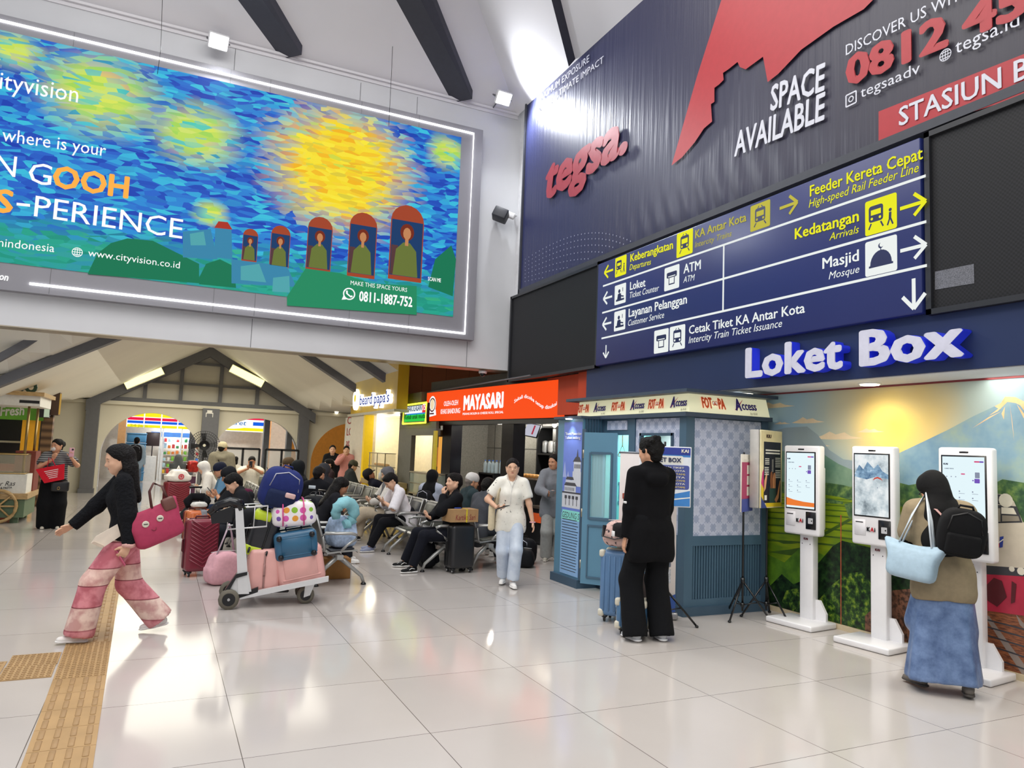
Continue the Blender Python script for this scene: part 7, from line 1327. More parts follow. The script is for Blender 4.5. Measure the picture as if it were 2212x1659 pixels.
        hp = [cone(h(0, -.025, .045), h(0, .015, .05), .096 * k_, .092 * k_, hx, .92, .02), cone(h(0, -.02, .0), h(0, .015, -.085), .094 * k_, .072, hx, .95, .03), cone(h(0, -.02, -.07), N - neckd * .03, .08, .10, None, 1, .04)]
        if st == 'hijab': hp += [cone(u(-.09, 0, .44), u(.09, 0, .44), .10, .10, uf, .95, .04), cone(u(0, -.02, .42), u(0, -.07, .22), .15, .15, uf, .5, .05), cone(u(0, .05, .42), u(0, .10, .28), .10, .085, uf, .5, .05)]
        else: hp += [cone(u(-.06, -.02, .47), u(.06, -.02, .47), .075, .075, None, 1, .03)]
        sb = [cone(h(0, .105, .012), h(0, .10, -.055), .062, .055, hx, .95, .01)]
    if st == 'cap':
        hp = skull[:1] + [cone(h(0, -.05, .0), h(0, -.045, -.045), .068 * hs, .048 * hs, hx, 1, .02)]; sb = [face, cone(h(0, .02, .10), h(0, -.03, .12), .06, .06, None, 1, .01)]
    if hp: link('hair' if st not in ('hijab', 'hood') else ('headscarf' if st == 'hijab' else 'hood'), np_mesh('hair', [sdf_mesh(hp, .0085 if fine else .013, sb)]), hm if st not in ('hijab', 'hood') else cloth(hair[1], .85, .25, 12), t)
    if st == 'cap':
        cc = cloth(hair[2], .8, .2, 20); link('cap_crown', np_mesh('cap', [sdf_mesh([cone(h(0, -.02, .055), h(0, .012, .058), .097 * hs, .092 * hs, hx, .93, .02)], .009, [cone(h(0, 0, -.10), h(0, 0, -.11), .135, .135, None, 1, .01)])]), cc, t)
        if len(hair) < 4: b = MB(); b.prism([Vector(h(x, y, z)) for x, y, z in ((-.072, .06, .042), (-.066, .12, .034), (-.035, .158, .03), (.035, .158, .03), (.066, .12, .034), (.072, .06, .042))], Vector(Rh @ V3(0, 0, .007))); b.build('cap_brim', cc, t)
    # clothes
    if top:
        col, sl, hem, e = top[:4]; P = torso(e, hem, female)
        for k in 'LR': P += arm(k, e * (.9 if sl == 'long' else 1.15), {'long': 2, 'half': 1, 'short': 0}[sl])
        if hood == 'down': P += [cone(u(-.085, -.06, .47), u(.085, -.06, .47), .05, .05, None, 1, .03), cone(u(-.05, -.105, .42), u(.05, -.105, .42), .055, .055, None, 1, .04), cone(u(-.075, .02, .49), u(-.03, .07, .46), .035, .03, None, 1, .02), cone(u(.075, .02, .49), u(.03, .07, .46), .035, .03, None, 1, .02)]
        cuts = [] if hem is None else [cone(lo(0, 0, hem - .055) - V3(0, 0, .9), lo(0, 0, hem - .055) - V3(0, 0, .9), .9, .9, None, 1, .01)] if abs(g('lean', 0)) < 12 and g('pel', (0, 0, 1))[2] > .6 else []
        for k in 'LR':
            d_, e_ = (unit(Wr[k] - El[k]), Wr[k] - unit(Wr[k] - El[k]) * .012) if sl == 'long' else (unit(El[k] - Sh[k]), Sh[k] + (El[k] - Sh[k]) * (1.0 if sl == 'half' else .66)); cuts.append(cone(e_ + d_ * .075, e_ + d_ * .075, .075, .075, None, 1, .005))
        neck = [cone(N + neckd * .03 * s + fw * .02, N + neckd * .09 * s + fw * .03, .062 * s, .07 * s, None, 1, .01)] if not hood else []
        link(g('topname', 'top'), np_mesh('top', [sdf_mesh(P, cell, neck + (cuts if fine else []))]), col if not isinstance(col, str) else cloth(col), t)
    if bottom:
        kind, col = bottom[0], bottom[1]; P = []; cuts = []; mt_ = col if not isinstance(col, str) else cloth(col)
        if kind == 'pants':
            a, kn, hm_ = bottom[2]
            for sd, k in ((-1, 'L'), (1, 'R')):
                An2 = An[k] + unit(Kn[k] - An[k]) * (.015 if len(bottom) < 4 else bottom[3]); P += [cone(lo(sd * .07, 0, .08), lo(sd * .072, -.005, -.05), .098 * s + .012, .102 * s + .012, pf, .85, .03), cone(Hp[k], Kn[k], a * s + .012, kn * s + .01, None, 1, .035), cone(Kn[k], An2, kn * s + .01, hm_ * s, None, 1, .03)]; d_ = unit(An[k] - Kn[k]); cuts.append(cone(An2 + d_ * (.30 + .01), An2 + d_ * .31, .30, .30, None, 1, .005))
            P += [cone(lo(0, 0, .08), lo(0, 0, -.05), .09 * s, .09 * s, None, 1, .03)]
            nm = 'trousers'
        else:
            rh_, zh = bottom[2], bottom[3]; mid = (An['L'] + An['R']) / 2
            for sd in (-1, 1): P += [cone(lo(sd * .06, 0, .09), lo(sd * .07, 0, -.08), .095 * s, .112 * s, pf, .85, .03), cone(lo(sd * .06, 0, -.06), V3(mid[0] + sd * .07, mid[1], zh), .115 * s, rh_, pf, .9, .04)]
            for k in 'LR': P += [cone(Hp[k], Kn[k], .098 * s, .11 * s, None, 1, .05)]
            nm = 'skirt'; cuts = [cone(V3(mid[0], mid[1], zh - 1.5), V3(mid[0], mid[1], zh - 1.5), 1.5, 1.5, None, 1, .005)]
        fold = None
        if kind == 'skirt':
            z0 = Pv[2]
            def fold(v, z0=z0, c=Pv):
                w_ = np.clip((z0 - .1 - v[:, 2]) / .7, 0, 1); a = np.arctan2(v[:, 1] - c[1], v[:, 0] - c[0]); k = 1 + .045 * w_ * np.sin(a * 7 + 1) + .02 * w_ * np.sin(a * 13); o = v.copy(); o[:, 0] = c[0] + (v[:, 0] - c[0]) * k; o[:, 1] = c[1] + (v[:, 1] - c[1]) * k; return o
        link(nm, np_mesh(nm, [sdf_mesh(P, cell, cuts if fine else (), fold)]), mt_, t)
    if shoe:
        for sd, k in ((-1, 'L'), (1, 'R')):
            yaw, pit = g('toe' + k, (sd * -8, 0)); Rf = rotz(R_(yaw)) @ rotx(-R_(pit)); A = An[k]; q = lambda x, y, z: A + Rf @ (V3(x, y, z) * s); z_ = -.05
            P = [cone(q(0, -.035, z_ + .012), q(0, .04, z_ + .005), .036 * s, .038 * s, None, 1, .02), cone(q(0, .03, z_), q(sd * .008, .13, z_ - .008), .038 * s, .032 * s, Rf @ V3(0, 0, 1), .85, .02), cone(A + Rf @ V3(0, -.012, -.01), A + Rf @ V3(0, -.015, .025), .036 * s, .038 * s, None, 1, .02)]
            sh = link('shoe', np_mesh('shoe', [sdf_mesh(P, .009 if fine else .014)]), cloth(shoe[0], .6, .1, 30, .04), t)
            link('sole', np_mesh('sole', [sdf_mesh([cone(q(0, -.04, -.070), q(0, .05, -.070), .042 * s, .044 * s, Rf @ V3(0, 0, 1), .34, .01), cone(q(0, .05, -.070), q(sd * .008, .135, -.070), .044 * s, .036 * s, Rf @ V3(0, 0, 1), .34, .01)], .009 if fine else .014)]), mat(shoe[1], .6), sh)
    J = dict(P=Pv, N=N, Hc=Hc, Sh=Sh, El=El, Wr=Wr, An=An, Kn=Kn, h=h, u=u, lo=lo, Rh=Rh, Ru=Ru, s=s, t=t, M=W4(t)); return J
def wp(J, v): return J['M'] @ Vector(v)
def phone(J, k, label, off=(0, .06, .01), rot=(0, 0, 0), col='22242a', screen=True, ln=.15):
    c = wp(J, J['Wr'][k] + np.array(off)); t = thing('smartphone', label, 'phone', c, J['t'].rotation_euler.z, 'phones in hand', rot=(rot[0], rot[1], rot[2] + J['t'].rotation_euler.z)); b = MB(); b.rbox((0, 0, 0), (.072, ln, .009), .004, 2); b.build('phone_body', mat(col, .3), t)
    if screen: b = MB(); b.box((0, 0, .0052), (.064, ln * .92, .001)); b.build('phone_screen', mat('101216', .08, 0, .0, 0), t)
    else: b = MB(); b.rbox((-.014, ln * .32, -.006), (.03, .03, .004), .003, 1); b.build('camera_bump', mat('1b1c20', .2), t)
    return t
def strap(name, J, pts, r, col, parent, flat=.35):
    b = MB(); b.tube([wp(J, q) for q in pts], r, 6, flat=flat); return b.build(name, cloth(col, .7, .1), parent, True)
# ---------------------------------------------------------------- foreground figures
def patch(nt, N, L, b):
    tc = N.new('ShaderNodeTexCoord'); sp = N.new('ShaderNodeSeparateXYZ'); L.new(tc.outputs['Object'], sp.inputs[0]); n = N.new('ShaderNodeTexNoise'); n.inputs['Scale'].default_value = 11; n.inputs['Detail'].default_value = 4; L.new(tc.outputs['Object'], n.inputs['Vector'])
    r = N.new('ShaderNodeValToRGB'); r.color_ramp.interpolation = 'CONSTANT'; e = r.color_ramp.elements; cs = ((0, 'e0a0a8'), (.10, 'c08088'), (.112, 'f0dcd2'), (.27, '9a5a64'), (.28, 'e39aa6'), (.43, '9a5a64'), (.44, 'f0d6cc'), (.56, '9a5a64'), (.57, 'e096a4'), (.76, '9a5a64'), (.77, 'f0dcd2'))
    while len(e) < len(cs): e.new(.5)
    for i, (p, c) in enumerate(cs): e[i].position = p; e[i].color = srgb(c)
    L.new(sp.outputs[2], r.inputs[0]); r2 = N.new('ShaderNodeValToRGB'); r2.color_ramp.elements[0].position = .4; r2.color_ramp.elements[0].color = srgb('c88a90'); r2.color_ramp.elements[1].position = .6; r2.color_ramp.elements[1].color = srgb('fff2ec'); L.new(n.outputs['Fac'], r2.inputs[0]); mx = N.new('ShaderNodeMixRGB'); mx.blend_type = 'MULTIPLY'; mx.inputs[0].default_value = .7; L.new(r.outputs[0], mx.inputs[1]); L.new(r2.outputs[0], mx.inputs[2]); L.new(mx.outputs[0], b.inputs['Base Color'])
J = person('woman with long black hair striding left in pink patchwork trousers', (-.20, 6.77, 0), R_(96), 1.56, dict(pel=(0, 0, .815), lean=8, footL=(-.09, .27, .08), footR=(.09, -.30, .11), toeL=(0, -4), toeR=(0, 10), handR=(.22, .46, .76), fdR=(.0, .9, -.45), pnR=(-.6, .1, -.6), curlR=14, handL=(-.25, -.02, .66), fdL=(0, .45, -.9), pnL=(.9, .2, .1), curlL=45, yaw=4, pitch=14, elL=(-.5, -1, 0), elR=(.4, -.6, -1), topname='fuzzy_sweater'), (cloth('15161a', .95, .9, 40), 'long', .03, .026), ('pants', nodemat(patch, .9, .2), (.098, .092, .118), .0), ('long', '120f10'), ('ece8e4', 'f2efec'), 2, .155, True)
w1 = J; pb_ = thing('tote_bag', 'crimson pink shoulder bag with two button eyes hanging behind the striding woman', 'bag', wp(J, J['Sh']['L'] + V3(-.06, -.25, -.33)), R_(96), rot=(R_(0), R_(-14), R_(96)))
pb_.rotation_euler = (R_(-24), R_(6), R_(96)); MR = cloth('a83a58', .6, .2, 8); tb = bmesh.new(); bmesh.ops.create_cube(tb, size=2); bmesh.ops.subdivide_edges(tb, edges=tb.edges[:], cuts=8, use_grid_fill=True)
for v in tb.verts:
    q = v.co.copy(); n_ = (abs(q.x) ** 5 + abs(q.y) ** 7 + abs(q.z) ** 7) ** .16; q /= max(n_, .8); fl = 1 - .55 * max(0, q.z); v.co = Vector((q.x * .075 * fl, q.y * (.185 + .045 * max(0, q.z)), q.z * .145 + (.05 * abs(q.y) ** 3 if q.z > .5 else 0)))
b = MB(); b.merge(tb); b.build('bag_body', MR, pb_)
for y in (-.02, .09): b = MB(); b.lathe([(.026, -.004), (.026, .004), (.02, .007)], (-.069, y - .02, .04), 16, (-1, 0, 0)); o_ = b.build('button_eye', mat('d8d2c0', .4), pb_); b = MB(); b.box((-.078, y - .02, .04), (.003, .03, .006), Matrix.Rotation(R_(20), 3, 'X')); b.build('button_slit', M_kb, o_)
b = MB(); b.tube([(-.077, .01, -.01), (-.078, .02, -.03), (-.078, .035, -.03), (-.078, .045, -.015)], .003, 5); b.build('stitched_mouth', mat('7a2438', .6), pb_)
b = MB(); b.rbox((-.04, -.14, .12), (.05, .10, .11), .02, 2); b.build('brown_flap', mat('6a4038', .5), pb_)
b = MB()
for o in (-.03, .03): b.tube([(o, -.15, .14), (o, -.15, .27), (o, -.10, .32), (o, -.05, .27), (o, -.02, .14)], .008, 6)
b.build('strap', mat('5a3430', .5), pb_)
pp = thing('paper_pouch', 'cream paper pouch held at the waist of the striding woman', 'pouch', wp(J, V3(-.20, .14, .83)), R_(96)); b = MB(); b.prism([(-.0, -.06, .08), (-.0, .08, -.01), (-.0, .11, -.06), (-.0, .03, -.10), (-.0, -.09, -.01)], (.025, 0, 0)); b.prism([(.0, .11, -.06), (.0, .03, -.10), (-.015, .02, -.08), (-.015, .09, -.045)], (.025, 0, 0)); b.build('pouch', mat('e6d8c8', .7), pp)
phone(J, 'L', 'pink phone in the lowered hand of the striding woman', (.03, .05, -.10), (R_(60), R_(20), 0), 'c85a7a')
b = MB(); b.tube([wp(J, J['Wr']['L'] + V3(.035 * math.cos(a), .035 * math.sin(a), .005 * math.sin(3 * a))) for a in [k * .524 for k in range(12)]], .018, 8, closed=True); o = b.build('hair_tie', cloth('d8a8a0', .8, .5, 30)); tag(o, 'pale pink fabric hair tie round the wrist of the striding woman', 'hair tie')
J = person('man in a black hooded sweatshirt and wide black trousers seen from behind', (3.97, 5.40, 0), R_(-8), 1.77, dict(lean=2, yaw=24, pitch=8, handL=(-.235, .05, .80), handR=(.20, .16, .86), elL=(-.25, -1, -.3), elR=(.25, -1, -.3), footL=(-.13, .02, .09), footR=(.12, .0, .09), topname='hoodie', pnL=(.8, -.2, 0)), (cloth('0b0b0e', .95, .6, 7), 'long', -.20, .022), ('pants', cloth('101114', .95, .6, 7), (.088, .088, .105), -.03), ('curly', '0d0b0b'), ('c9ccd0', 'e6e6e8'), 0, .158, hood='down')
mb = J; b = MB(); b.rbox(wp(J, J['El']['L'] + V3(-.062, -.02, .05)), (.012, .05, .02), .003, 1, Matrix.Rotation(R_(-8), 3, 'Z')); b.build('sleeve_mark', mat('e0e0e0', .5), J['t'], True)
cl = J; b = MB(); cu = wp(J, J['u'](-.16, .19, -.03)); b.rbox(cu, (.16, .22, .13), .04, 2, Matrix.Rotation(R_(-8), 3, 'Z')); 
o = b.build('pouch', cloth('0f1013', .7)); cb = thing('crossbody_bag', 'small black bag worn in front of the man in the black hooded sweatshirt', 'bag', cu); o.parent = cb; o.data.transform(Matrix.Translation(-cu)); b = MB(); b.rbox(wp(J, J['u'](-.245, .23, -.06)), (.004, .05, .05), .002, 1); b.build('white_tag', mat('e8e8e8', .5), cb, True)
fc = (F(1975, 1490) + F(2066, 1497)) / 2
den = noisym([(.35, '4a5f86'), (.65, '6f86ad')], 9, 5)
J = person('woman in a black headscarf, khaki vest and long denim skirt using the right-hand kiosk', (fc.x + .06, fc.y - .03, 0), R_(-42), 1.56, dict(pel=(0, 0, .86), lean=10, yaw=34, pitch=34, handL=(-.10, .34, 1.02), handR=(.16, .36, .98), fdL=(.3, .9, .1), footL=(-.15, .05, .09), footR=(.13, -.08, .09), toeL=(30, 0), toeR=(-10, 0), topname='khaki_vest'), ('8a7c64', 'short', -.16, .040), ('skirt', den, .18, .10), ('hijab', '121213'), ('6a645e', '4a4440'), 1, .17)
hj = J; link('black_sleeves', np_mesh('sl', [sdf_mesh([c for k in 'LR' for c in (cone(J['Sh'][k] + (J['El'][k] - J['Sh'][k]) * .35, J['El'][k], .062, .056, None, 1, .03), cone(J['El'][k], J['Wr'][k], .056, .038, None, 1, .03))], .012)]), cloth('0f0f11', .9), J['t'])
for k, sd in (('L', -1), ('R', 1)):
    for dz in (0, .03): b = MB(); a = J['An'][k]; b.rbox(Vector(a + V3(sd * .040, .03 + dz, -.035)), (.006, .012, .04), .002, 1); b.build('shoe_stripe', mat('ecebe8', .5), J['t'])
b = MB(); b.tube([Vector(J['h'](-.075, .03, .008)), Vector(J['h'](-.062, .09, .006)), Vector(J['h'](-.012, .104, .004)), Vector(J['h'](.012, .104, .004)), Vector(J['h'](.062, .09, .006))], .004, 6); b.build('glasses', mat('16161a', .3), J['t'])
tw = thing('tote_bag', 'pale blue tote bag on the shoulder of the woman in the black headscarf', 'bag', wp(J, J['u'](-.24, -.14, .06)), R_(-42)); tb = bmesh.new(); bmesh.ops.create_cube(tb, size=2); bmesh.ops.subdivide_edges(tb, edges=tb.edges[:], cuts=8, use_grid_fill=True)
for v in tb.verts:
    q = v.co.copy(); n_ = (abs(q.x) ** 5 + abs(q.y) ** 7 + abs(q.z) ** 7) ** .16; q /= max(n_, .8); fl = 1 - .6 * max(0, q.z); v.co = Vector((q.x * .08 * fl, q.y * (.16 + .07 * max(0, q.z)), q.z * .15 - .05 * (1 - q.y * q.y) * (q.z > .6)))
tw.rotation_euler = (R_(6), R_(10), R_(18)); b = MB(); b.merge(tb); b.build('bag_body', cloth('9fb6c6', .5, .25, 8), tw); b = MB()
for o in (-.03, .03): b.tube([(o, -.12, .10), (o + .04, -.06, .30), (.10, .02, .50), (o + .05, .06, .32), (o, .10, .10)], .011, 6, flat=.5)
b.build('strap', cloth('c3ccd4', .5, .1), tw)
bk = backpack('black soft backpack on the back of the woman in the black headscarf', wp(J, J['u'](.05, -.22, .10)), R_(-42), (.30, .15, .34), '101012', zipc='1c1c1e')
bk.rotation_euler = (R_(8), R_(8), R_(-42)); strap('pink_strap', J, [J['u'](-.10, .02, .52), J['u'](-.05, -.12, .46), J['u'](.05, -.17, .32), J['u'](.16, -.17, .12)], .014, 'b08a86', bk)
phone(J, 'L', 'phone in the hand of the woman in the black headscarf', (.02, .09, .02), (R_(30), 0, R_(20)), 'c9cacc')
speck = noisym([(.30, '22222a'), (.34, 'e9e6da'), (.8, 'f1eee4')], 22, 2)
J = person('woman with glasses walking forward in a white printed blouse and pale jeans', (3.86, 8.06, 0), R_(156), 1.50, dict(lean=2, yaw=0, pitch=-2, footL=(-.05, .12, .08), footR=(.06, -.10, .09), handR=(.17, .20, .93), fdR=(-.8, .5, .1), pnR=(0, -.3, .9), elR=(.9, -.4, -.6), handL=(-.28, .08, .70), elL=(-1, -.3, 0), curlR=35, topname='blouse'), (speck, 'short', -.14, .022), ('pants', noisym([(.35, 'b9c6d8'), (.65, 'cfd9e6')], 8), (.09, .075, .085), .03), ('bun', '191312'), ('efece8', 'f4f2ee'), 2, .16, True)
wwm = J; b = MB()
for sd in (-1, 1): b.tube([Vector(J['h'](sd * .034 + .022 * math.cos(a), .094, .004 + .018 * math.sin(a))) for a in [k * .628 for k in range(10)]], .0016, 5, closed=True)
b.tube([Vector(J['h'](-.012, .097, .006)), Vector(J['h'](.012, .097, .006))], .0016, 5); b.build('glasses', mat('b08a70', .3), J['t'])
b = MB(); b.tube([Vector(J['h'](.072, .01, -.02)), Vector(J['h'](.05, .05, -.12)), Vector(J['u'](0, .115, .40)), Vector(J['u'](.02, .14, .15))], .003, 5); b.tube([Vector(J['h'](-.072, .01, -.02)), Vector(J['h'](-.045, .05, -.12)), Vector(J['u'](0, .115, .40))], .003, 5); b.build('earphone_cord', mat('f0efec', .4), J['t'])
cb = thing('shoulder_bag', 'cream cloth bag on the shoulder of the woman in the white blouse', 'bag', wp(J, J['u'](.26, -.02, -.02)), R_(156)); b = MB(); b.rbox((0, 0, 0), (.08, .26, .30), .035, 3); b.build('bag_body', cloth('d6c8a8', .8), cb); strap('strap', J, [J['u'](.22, .05, .10), J['u'](.16, .085, .36), J['u'](.12, .03, .51), J['u'](.17, -.08, .36), J['u'](.25, -.08, .1)], .02, 'd9cdb0', cb)
phone(J, 'R', 'phone held at the chest by the woman in the white blouse', (-.07, .05, .01), (R_(20), 0, R_(60)))
b = MB(); b.tube([Vector(J['Wr']['L'] + V3(.03 * math.cos(a), .03 * math.sin(a), 0)) for a in [k * .628 for k in range(10)]], .008, 6, closed=True); b.build('wrist_band', mat('d9a0a8', .5), J['t'])
J = person('woman in grey tracksuit looking sideways with a phone, beside the photo booth', (5.36, 9.72, 0), R_(158), 1.57, dict(yaw=-46, pitch=6, handR=(.10, .28, .98), fdR=(-.5, .8, .4), pnR=(-.2, -.4, .9), handL=(-.22, .06, .74), curlR=40, elR=(1, -.4, -.8), topname='grey_hooded_jacket'), ('7d7f85', 'long', -.16, .036), ('pants', 'a3a3a1', (.092, .085, .095), .0), ('pony', '15110f'), ('b9b2a6', 'e6e2da'), 1, .16, True, hood='down'); phone(J, 'R', 'phone in the hands of the woman in grey', (-.03, .09, .03), (R_(40), 0, 0), '9a9aa0')
grey_w = J
J = person('woman in a face mask holding up a phone, with a red bag on her arm', (-1.58, 14.62, 0), R_(184), 1.49, dict(yaw=-42, handR=(.04, .22, 1.16), fdR=(-.3, .3, .9), pnR=(-.4, -.5, 0), handL=(-.22, .26, 1.20), fdL=(0, .1, 1), pnL=(.2, .9, 0), elL=(-1, 0, -1), elR=(1, .2, -1), curlL=50, belly=.1, topname='striped_shirt'), (nodemat(lambda nt, N, L, b_: [setattr(N.new('ShaderNodeTexWave'), 'name', 'W'), setattr(N['W'], 'bands_direction', 'Z'), N['W'].inputs['Scale'].__setattr__('default_value', 9), setattr(N.new('ShaderNodeTexCoord'), 'name', 'T'), L.new(N['T'].outputs['Object'], N['W'].inputs['Vector']), setattr(N.new('ShaderNodeValToRGB'), 'name', 'R'), N['R'].color_ramp.elements[0].__setattr__('color', srgb('2c2e34')), N['R'].color_ramp.elements[1].__setattr__('color', srgb('8a8c90')), L.new(N['W'].outputs[0], N['R'].inputs[0]), L.new(N['R'].outputs[0], b_.inputs['Base Color'])], .9), 'short', -.06, .03), ('pants', '0f1013', (.125, .125, .135), -.02), ('bun', '120f0e'), ('cfc8ba', 'e0dace'), 0, .17, True, belly=.1)
b = MB(); sphere(b, J['h'](0, .075, -.045), .05, (.95, .75, .85), J['Rh']); b.build('face_mask', mat('e6e2de', .8), J['t'])
rb = thing('tote_bag', 'bright red printed carrier bag hanging from the arm of the masked woman', 'bag', wp(J, V3(.03, .27, .93)), R_(184)); rb.rotation_euler = (0, R_(14), R_(184)); b = MB(); b.prism([(-.20, -.05, .12), (.21, -.05, .12), (.13, -.05, -.13), (-.15, -.05, -.13)], (0, .10, 0)); b.build('bag_body', cloth('d0182c', .6, .2, 8), rb)
Ax = Art(W4(rb) @ Vector((0, .052, 0)), W4(rb).to_3x3() @ Vector((-1, 0, 0)), rb, W4(rb).to_3x3() @ Vector((0, 0, 1))); Ax.poly('white_print', mat('f0d8d8', .6), [rect(-.10 + .012 * k, .05 - .03 * k, .10 - .008 * k, .062 - .03 * k) for k in range(5)], .003)
b = MB(); b.tube([(-.07, .045, .11), (-.04, .04, .24), (.0, .02, .27), (.05, .04, .11)], .010, 6, flat=.5); b.build('strap', cloth('c01a3a'), rb)
phone(J, 'L', 'pink phone held up by the masked woman', (.0, .035, .09), (R_(90), 0, 0), 'e2a9b8', False)
kb_ = thing('crossbody_bag', 'black bag with a gold ring at the waist of the masked woman', 'bag', wp(J, V3(-.10, .23, .72)), R_(184)); b = MB(); b.rbox((0, 0, 0), (.26, .08, .18), .035, 3); b.build('bag_body', mat('17181b', .4), kb_); b = MB(); b.tube([(.02 + .018 * math.cos(a), .044, -.03 + .024 * math.sin(a)) for a in [k * .628 for k in range(10)]], .004, 5, closed=True); b.build('ring', metal('c9a45a'), kb_)
# ---------------------------------------------------------------- far standing figures
J = person('man with a black backpack standing in the left archway, seen from behind', (-.66, 25.0, 0), R_(-4), 1.56, dict(pitch=12), ('9fb4c8', 'long', -.12, .035), ('pants', '6d7f96', (.09, .075, .08)), ('short', '0f0d0d'), ('2a2a2e', '3a3a3c'), 1, .18, fine=False, detail=False); backpack('black backpack on the man in the left archway', wp(J, J['u'](0, -.24, .0)), R_(-4), (.38, .22, .50), '1d1c20')
J = person('man in a khaki hooded jacket and pale cap, standing behind the left seats', (1.20, 16.9, 0), R_(-10), 1.53, dict(turn=0, yaw=-30), ('8a8472', 'long', -.16, .05), ('pants', '3a3a3e', (.09, .075, .08)), ('cap', '1c1815', 'c8bd9c'), ('2a2a2e', '3a3a3c'), 1, .19, fine=False, detail=False, hood='down'); strap('sling_strap', J, [J['u'](-.13, .0, .51), J['u'](-.05, -.165, .36), J['u'](.10, -.16, .05)], .015, '1a1a1c', J['t'])
for lab, px, y_, tp, bt, hr, pz in (('young woman in a black hooded jacket with white lettering by the grey panel', 718, 19.4, '15161a', '1c1d22', 'pony', {}), ('young woman in a pink top with her hand at her mouth by the grey panel', 748, 19.3, 'd0908a', '2a2a30', 'bun', dict(handR=(.05, .20, 1.30), fdR=(-.3, .2, .9), pnR=(0, -1, 0), elR=(1, 0, -1)))):
    x = PY(px, 980, y_).x; J = person(lab, (x, y_, 0), R_(168), 1.56, pz, (tp, 'long', -.14, .035), ('pants', bt, (.09, .075, .08)), (hr, '15110f'), skin=2, sw=.16, fine=False)
    if tp[0] == '1': b = MB(); b.rbox(Vector(J['u'](0, .135, .33)), (.20, .012, .05), .004, 1, Matrix.Rotation(R_(-6), 3, 'Y')); b.build('white_lettering', mat('d9d9dc', .6, var=.5, scale=50), J['t'])
# ---------------------------------------------------------------- seated figures
def seated(label, x, y, rz, H=1.6, px=.50, **kw):
    """pelvis on the seat at (x, y); local +Y faces forward"""
    d = dict(pel=(0, 0, px), footL=(-.11, .46, .085), footR=(.11, .44, .085), knL=(-.15, .6, 1), knR=(.15, .6, 1), handL=(-.07, .30, .66), handR=(.07, .30, .66), fdL=(.2, .8, .5), fdR=(-.2, .8, .5), pnL=(.4, -.3, .7), pnR=(-.4, -.3, .7), elL=(-1, -.3, -.5), elR=(1, -.3, -.5), curlL=35, curlR=35, lean=14, pitch=28)
    d.update(kw.pop('pose', {})); return person(label, (x, y, 0), rz, H, d, **kw)
LF, RT = R_(90), R_(-90); PN = lambda c: ('pants', c, (.085, .066, .062))
J = seated('young man with maroon hood and black jacket bent over a phone behind the trolley', 1.16, 10.0, LF, 1.62, pose=dict(lean=26, pitch=34), top=('1c1d21', 'long', -.08, .045), bottom=PN('22242a'), hair=('short', '100d0d'), skin=2, hood='down'); phone(J, 'L', 'phone in the hands of the young man with the maroon hood', (.06, .10, .05), (R_(30), 0, 0)); b = MB(); b.tube([Vector(J['u'](-.09, .03, .50)), Vector(J['u'](-.10, -.07, .49)), Vector(J['u'](0, -.12, .46)), Vector(J['u'](.10, -.07, .49)), Vector(J['u'](.09, .03, .50))], .045, 8); b.build('maroon_hood', cloth('5a1c3a'), J['t'])
J = seated('person in a black cap and dark jacket holding up a phone, left row', 1.14, 11.4, LF, 1.6, pose=dict(lean=20, pitch=20, handL=(-.05, .36, .80), handR=(.05, .34, .80)), top=('17181c', 'half', -.08, .035), bottom=PN('1f2836'), hair=('cap', '15110f', '1b1c20'), skin=1); phone(J, 'L', 'phone held up by the person in the black cap in the left row', (.05, .09, .06), (R_(50), 0, 0))
J = seated('man in a pale blue shirt and dark cap in the left row', 1.12, 13.2, LF, 1.6, pose=dict(lean=18, pitch=18, footR=(.2, .62, .12)), top=('5f88a8', 'half', -.08, .035), bottom=PN('26344e'), hair=('cap', '15110f', '1c2236'), skin=1, fine=False)
J = seated('woman in a white headscarf with a phone at the far left seats', 1.02, 15.2, LF, 1.56, pose=dict(lean=24, pitch=24, footL=(-.1, .62, .10)), top=('d9d6d2', 'long', -.12, .04), bottom=PN('2a2a2e'), hair=('hijab', 'dcdad8'), skin=2, fine=False, shoe=('c09a7a', 'b08a6a')); phone(J, 'L', 'phone in the hands of the woman in the white headscarf', (.05, .09, .04), (R_(30), 0, 0))
J = seated('person with long dark hair leaning forward behind the dotted bag', 1.96, 10.15, RT, 1.58, pose=dict(lean=30, pitch=30), top=('1b1b20', 'long', -.08, .035), bottom=PN('1e2028'), hair=('long', '120e0e'), skin=3)
J = seated('man with short hair in a black T-shirt with a pale back label, seen from behind', 2.16, 11.55, R_(-42), 1.6, pose=dict(lean=12, pitch=14, pel=(0, 0, .52)), top=('121318', 'half', -.1, .035), bottom=PN('20222a'), hair=('short', '110e0e'), skin=1); b = MB(); b.rbox(Vector(J['u'](0, -.128, .42)), (.12, .01, .05), .003, 1); b.build('back_label', mat('c9d2da', .5), J['t'])
J = seated('person in a dark grey hood with a grey backpack strap, seen from behind', 2.42, 12.3, R_(-42), 1.6, pose=dict(lean=6, pitch=8, pel=(0, 0, .53)), top=('2a2b30', 'long', -.1, .04), bottom=PN('20222a'), hair=('hood', '3c3d42'), skin=1, hood='down'); strap('grey_strap', J, [J['u'](.13, .08, .42), J['u'](.14, 0, .52), J['u'](.14, -.12, .40), J['u'](.12, -.14, .18)], .024, '6a6c70', J['t'])
J = seated('person in a black hood and dark jacket in the far part of the left row', 2.28, 13.5, R_(60), 1.62, pose=dict(lean=4, pitch=8, pel=(0, 0, .53)), top=('23272c', 'long', -.1, .045), bottom=PN('20222a'), hair=('hood', '1c2126'), skin=3, fine=False, hood='down')
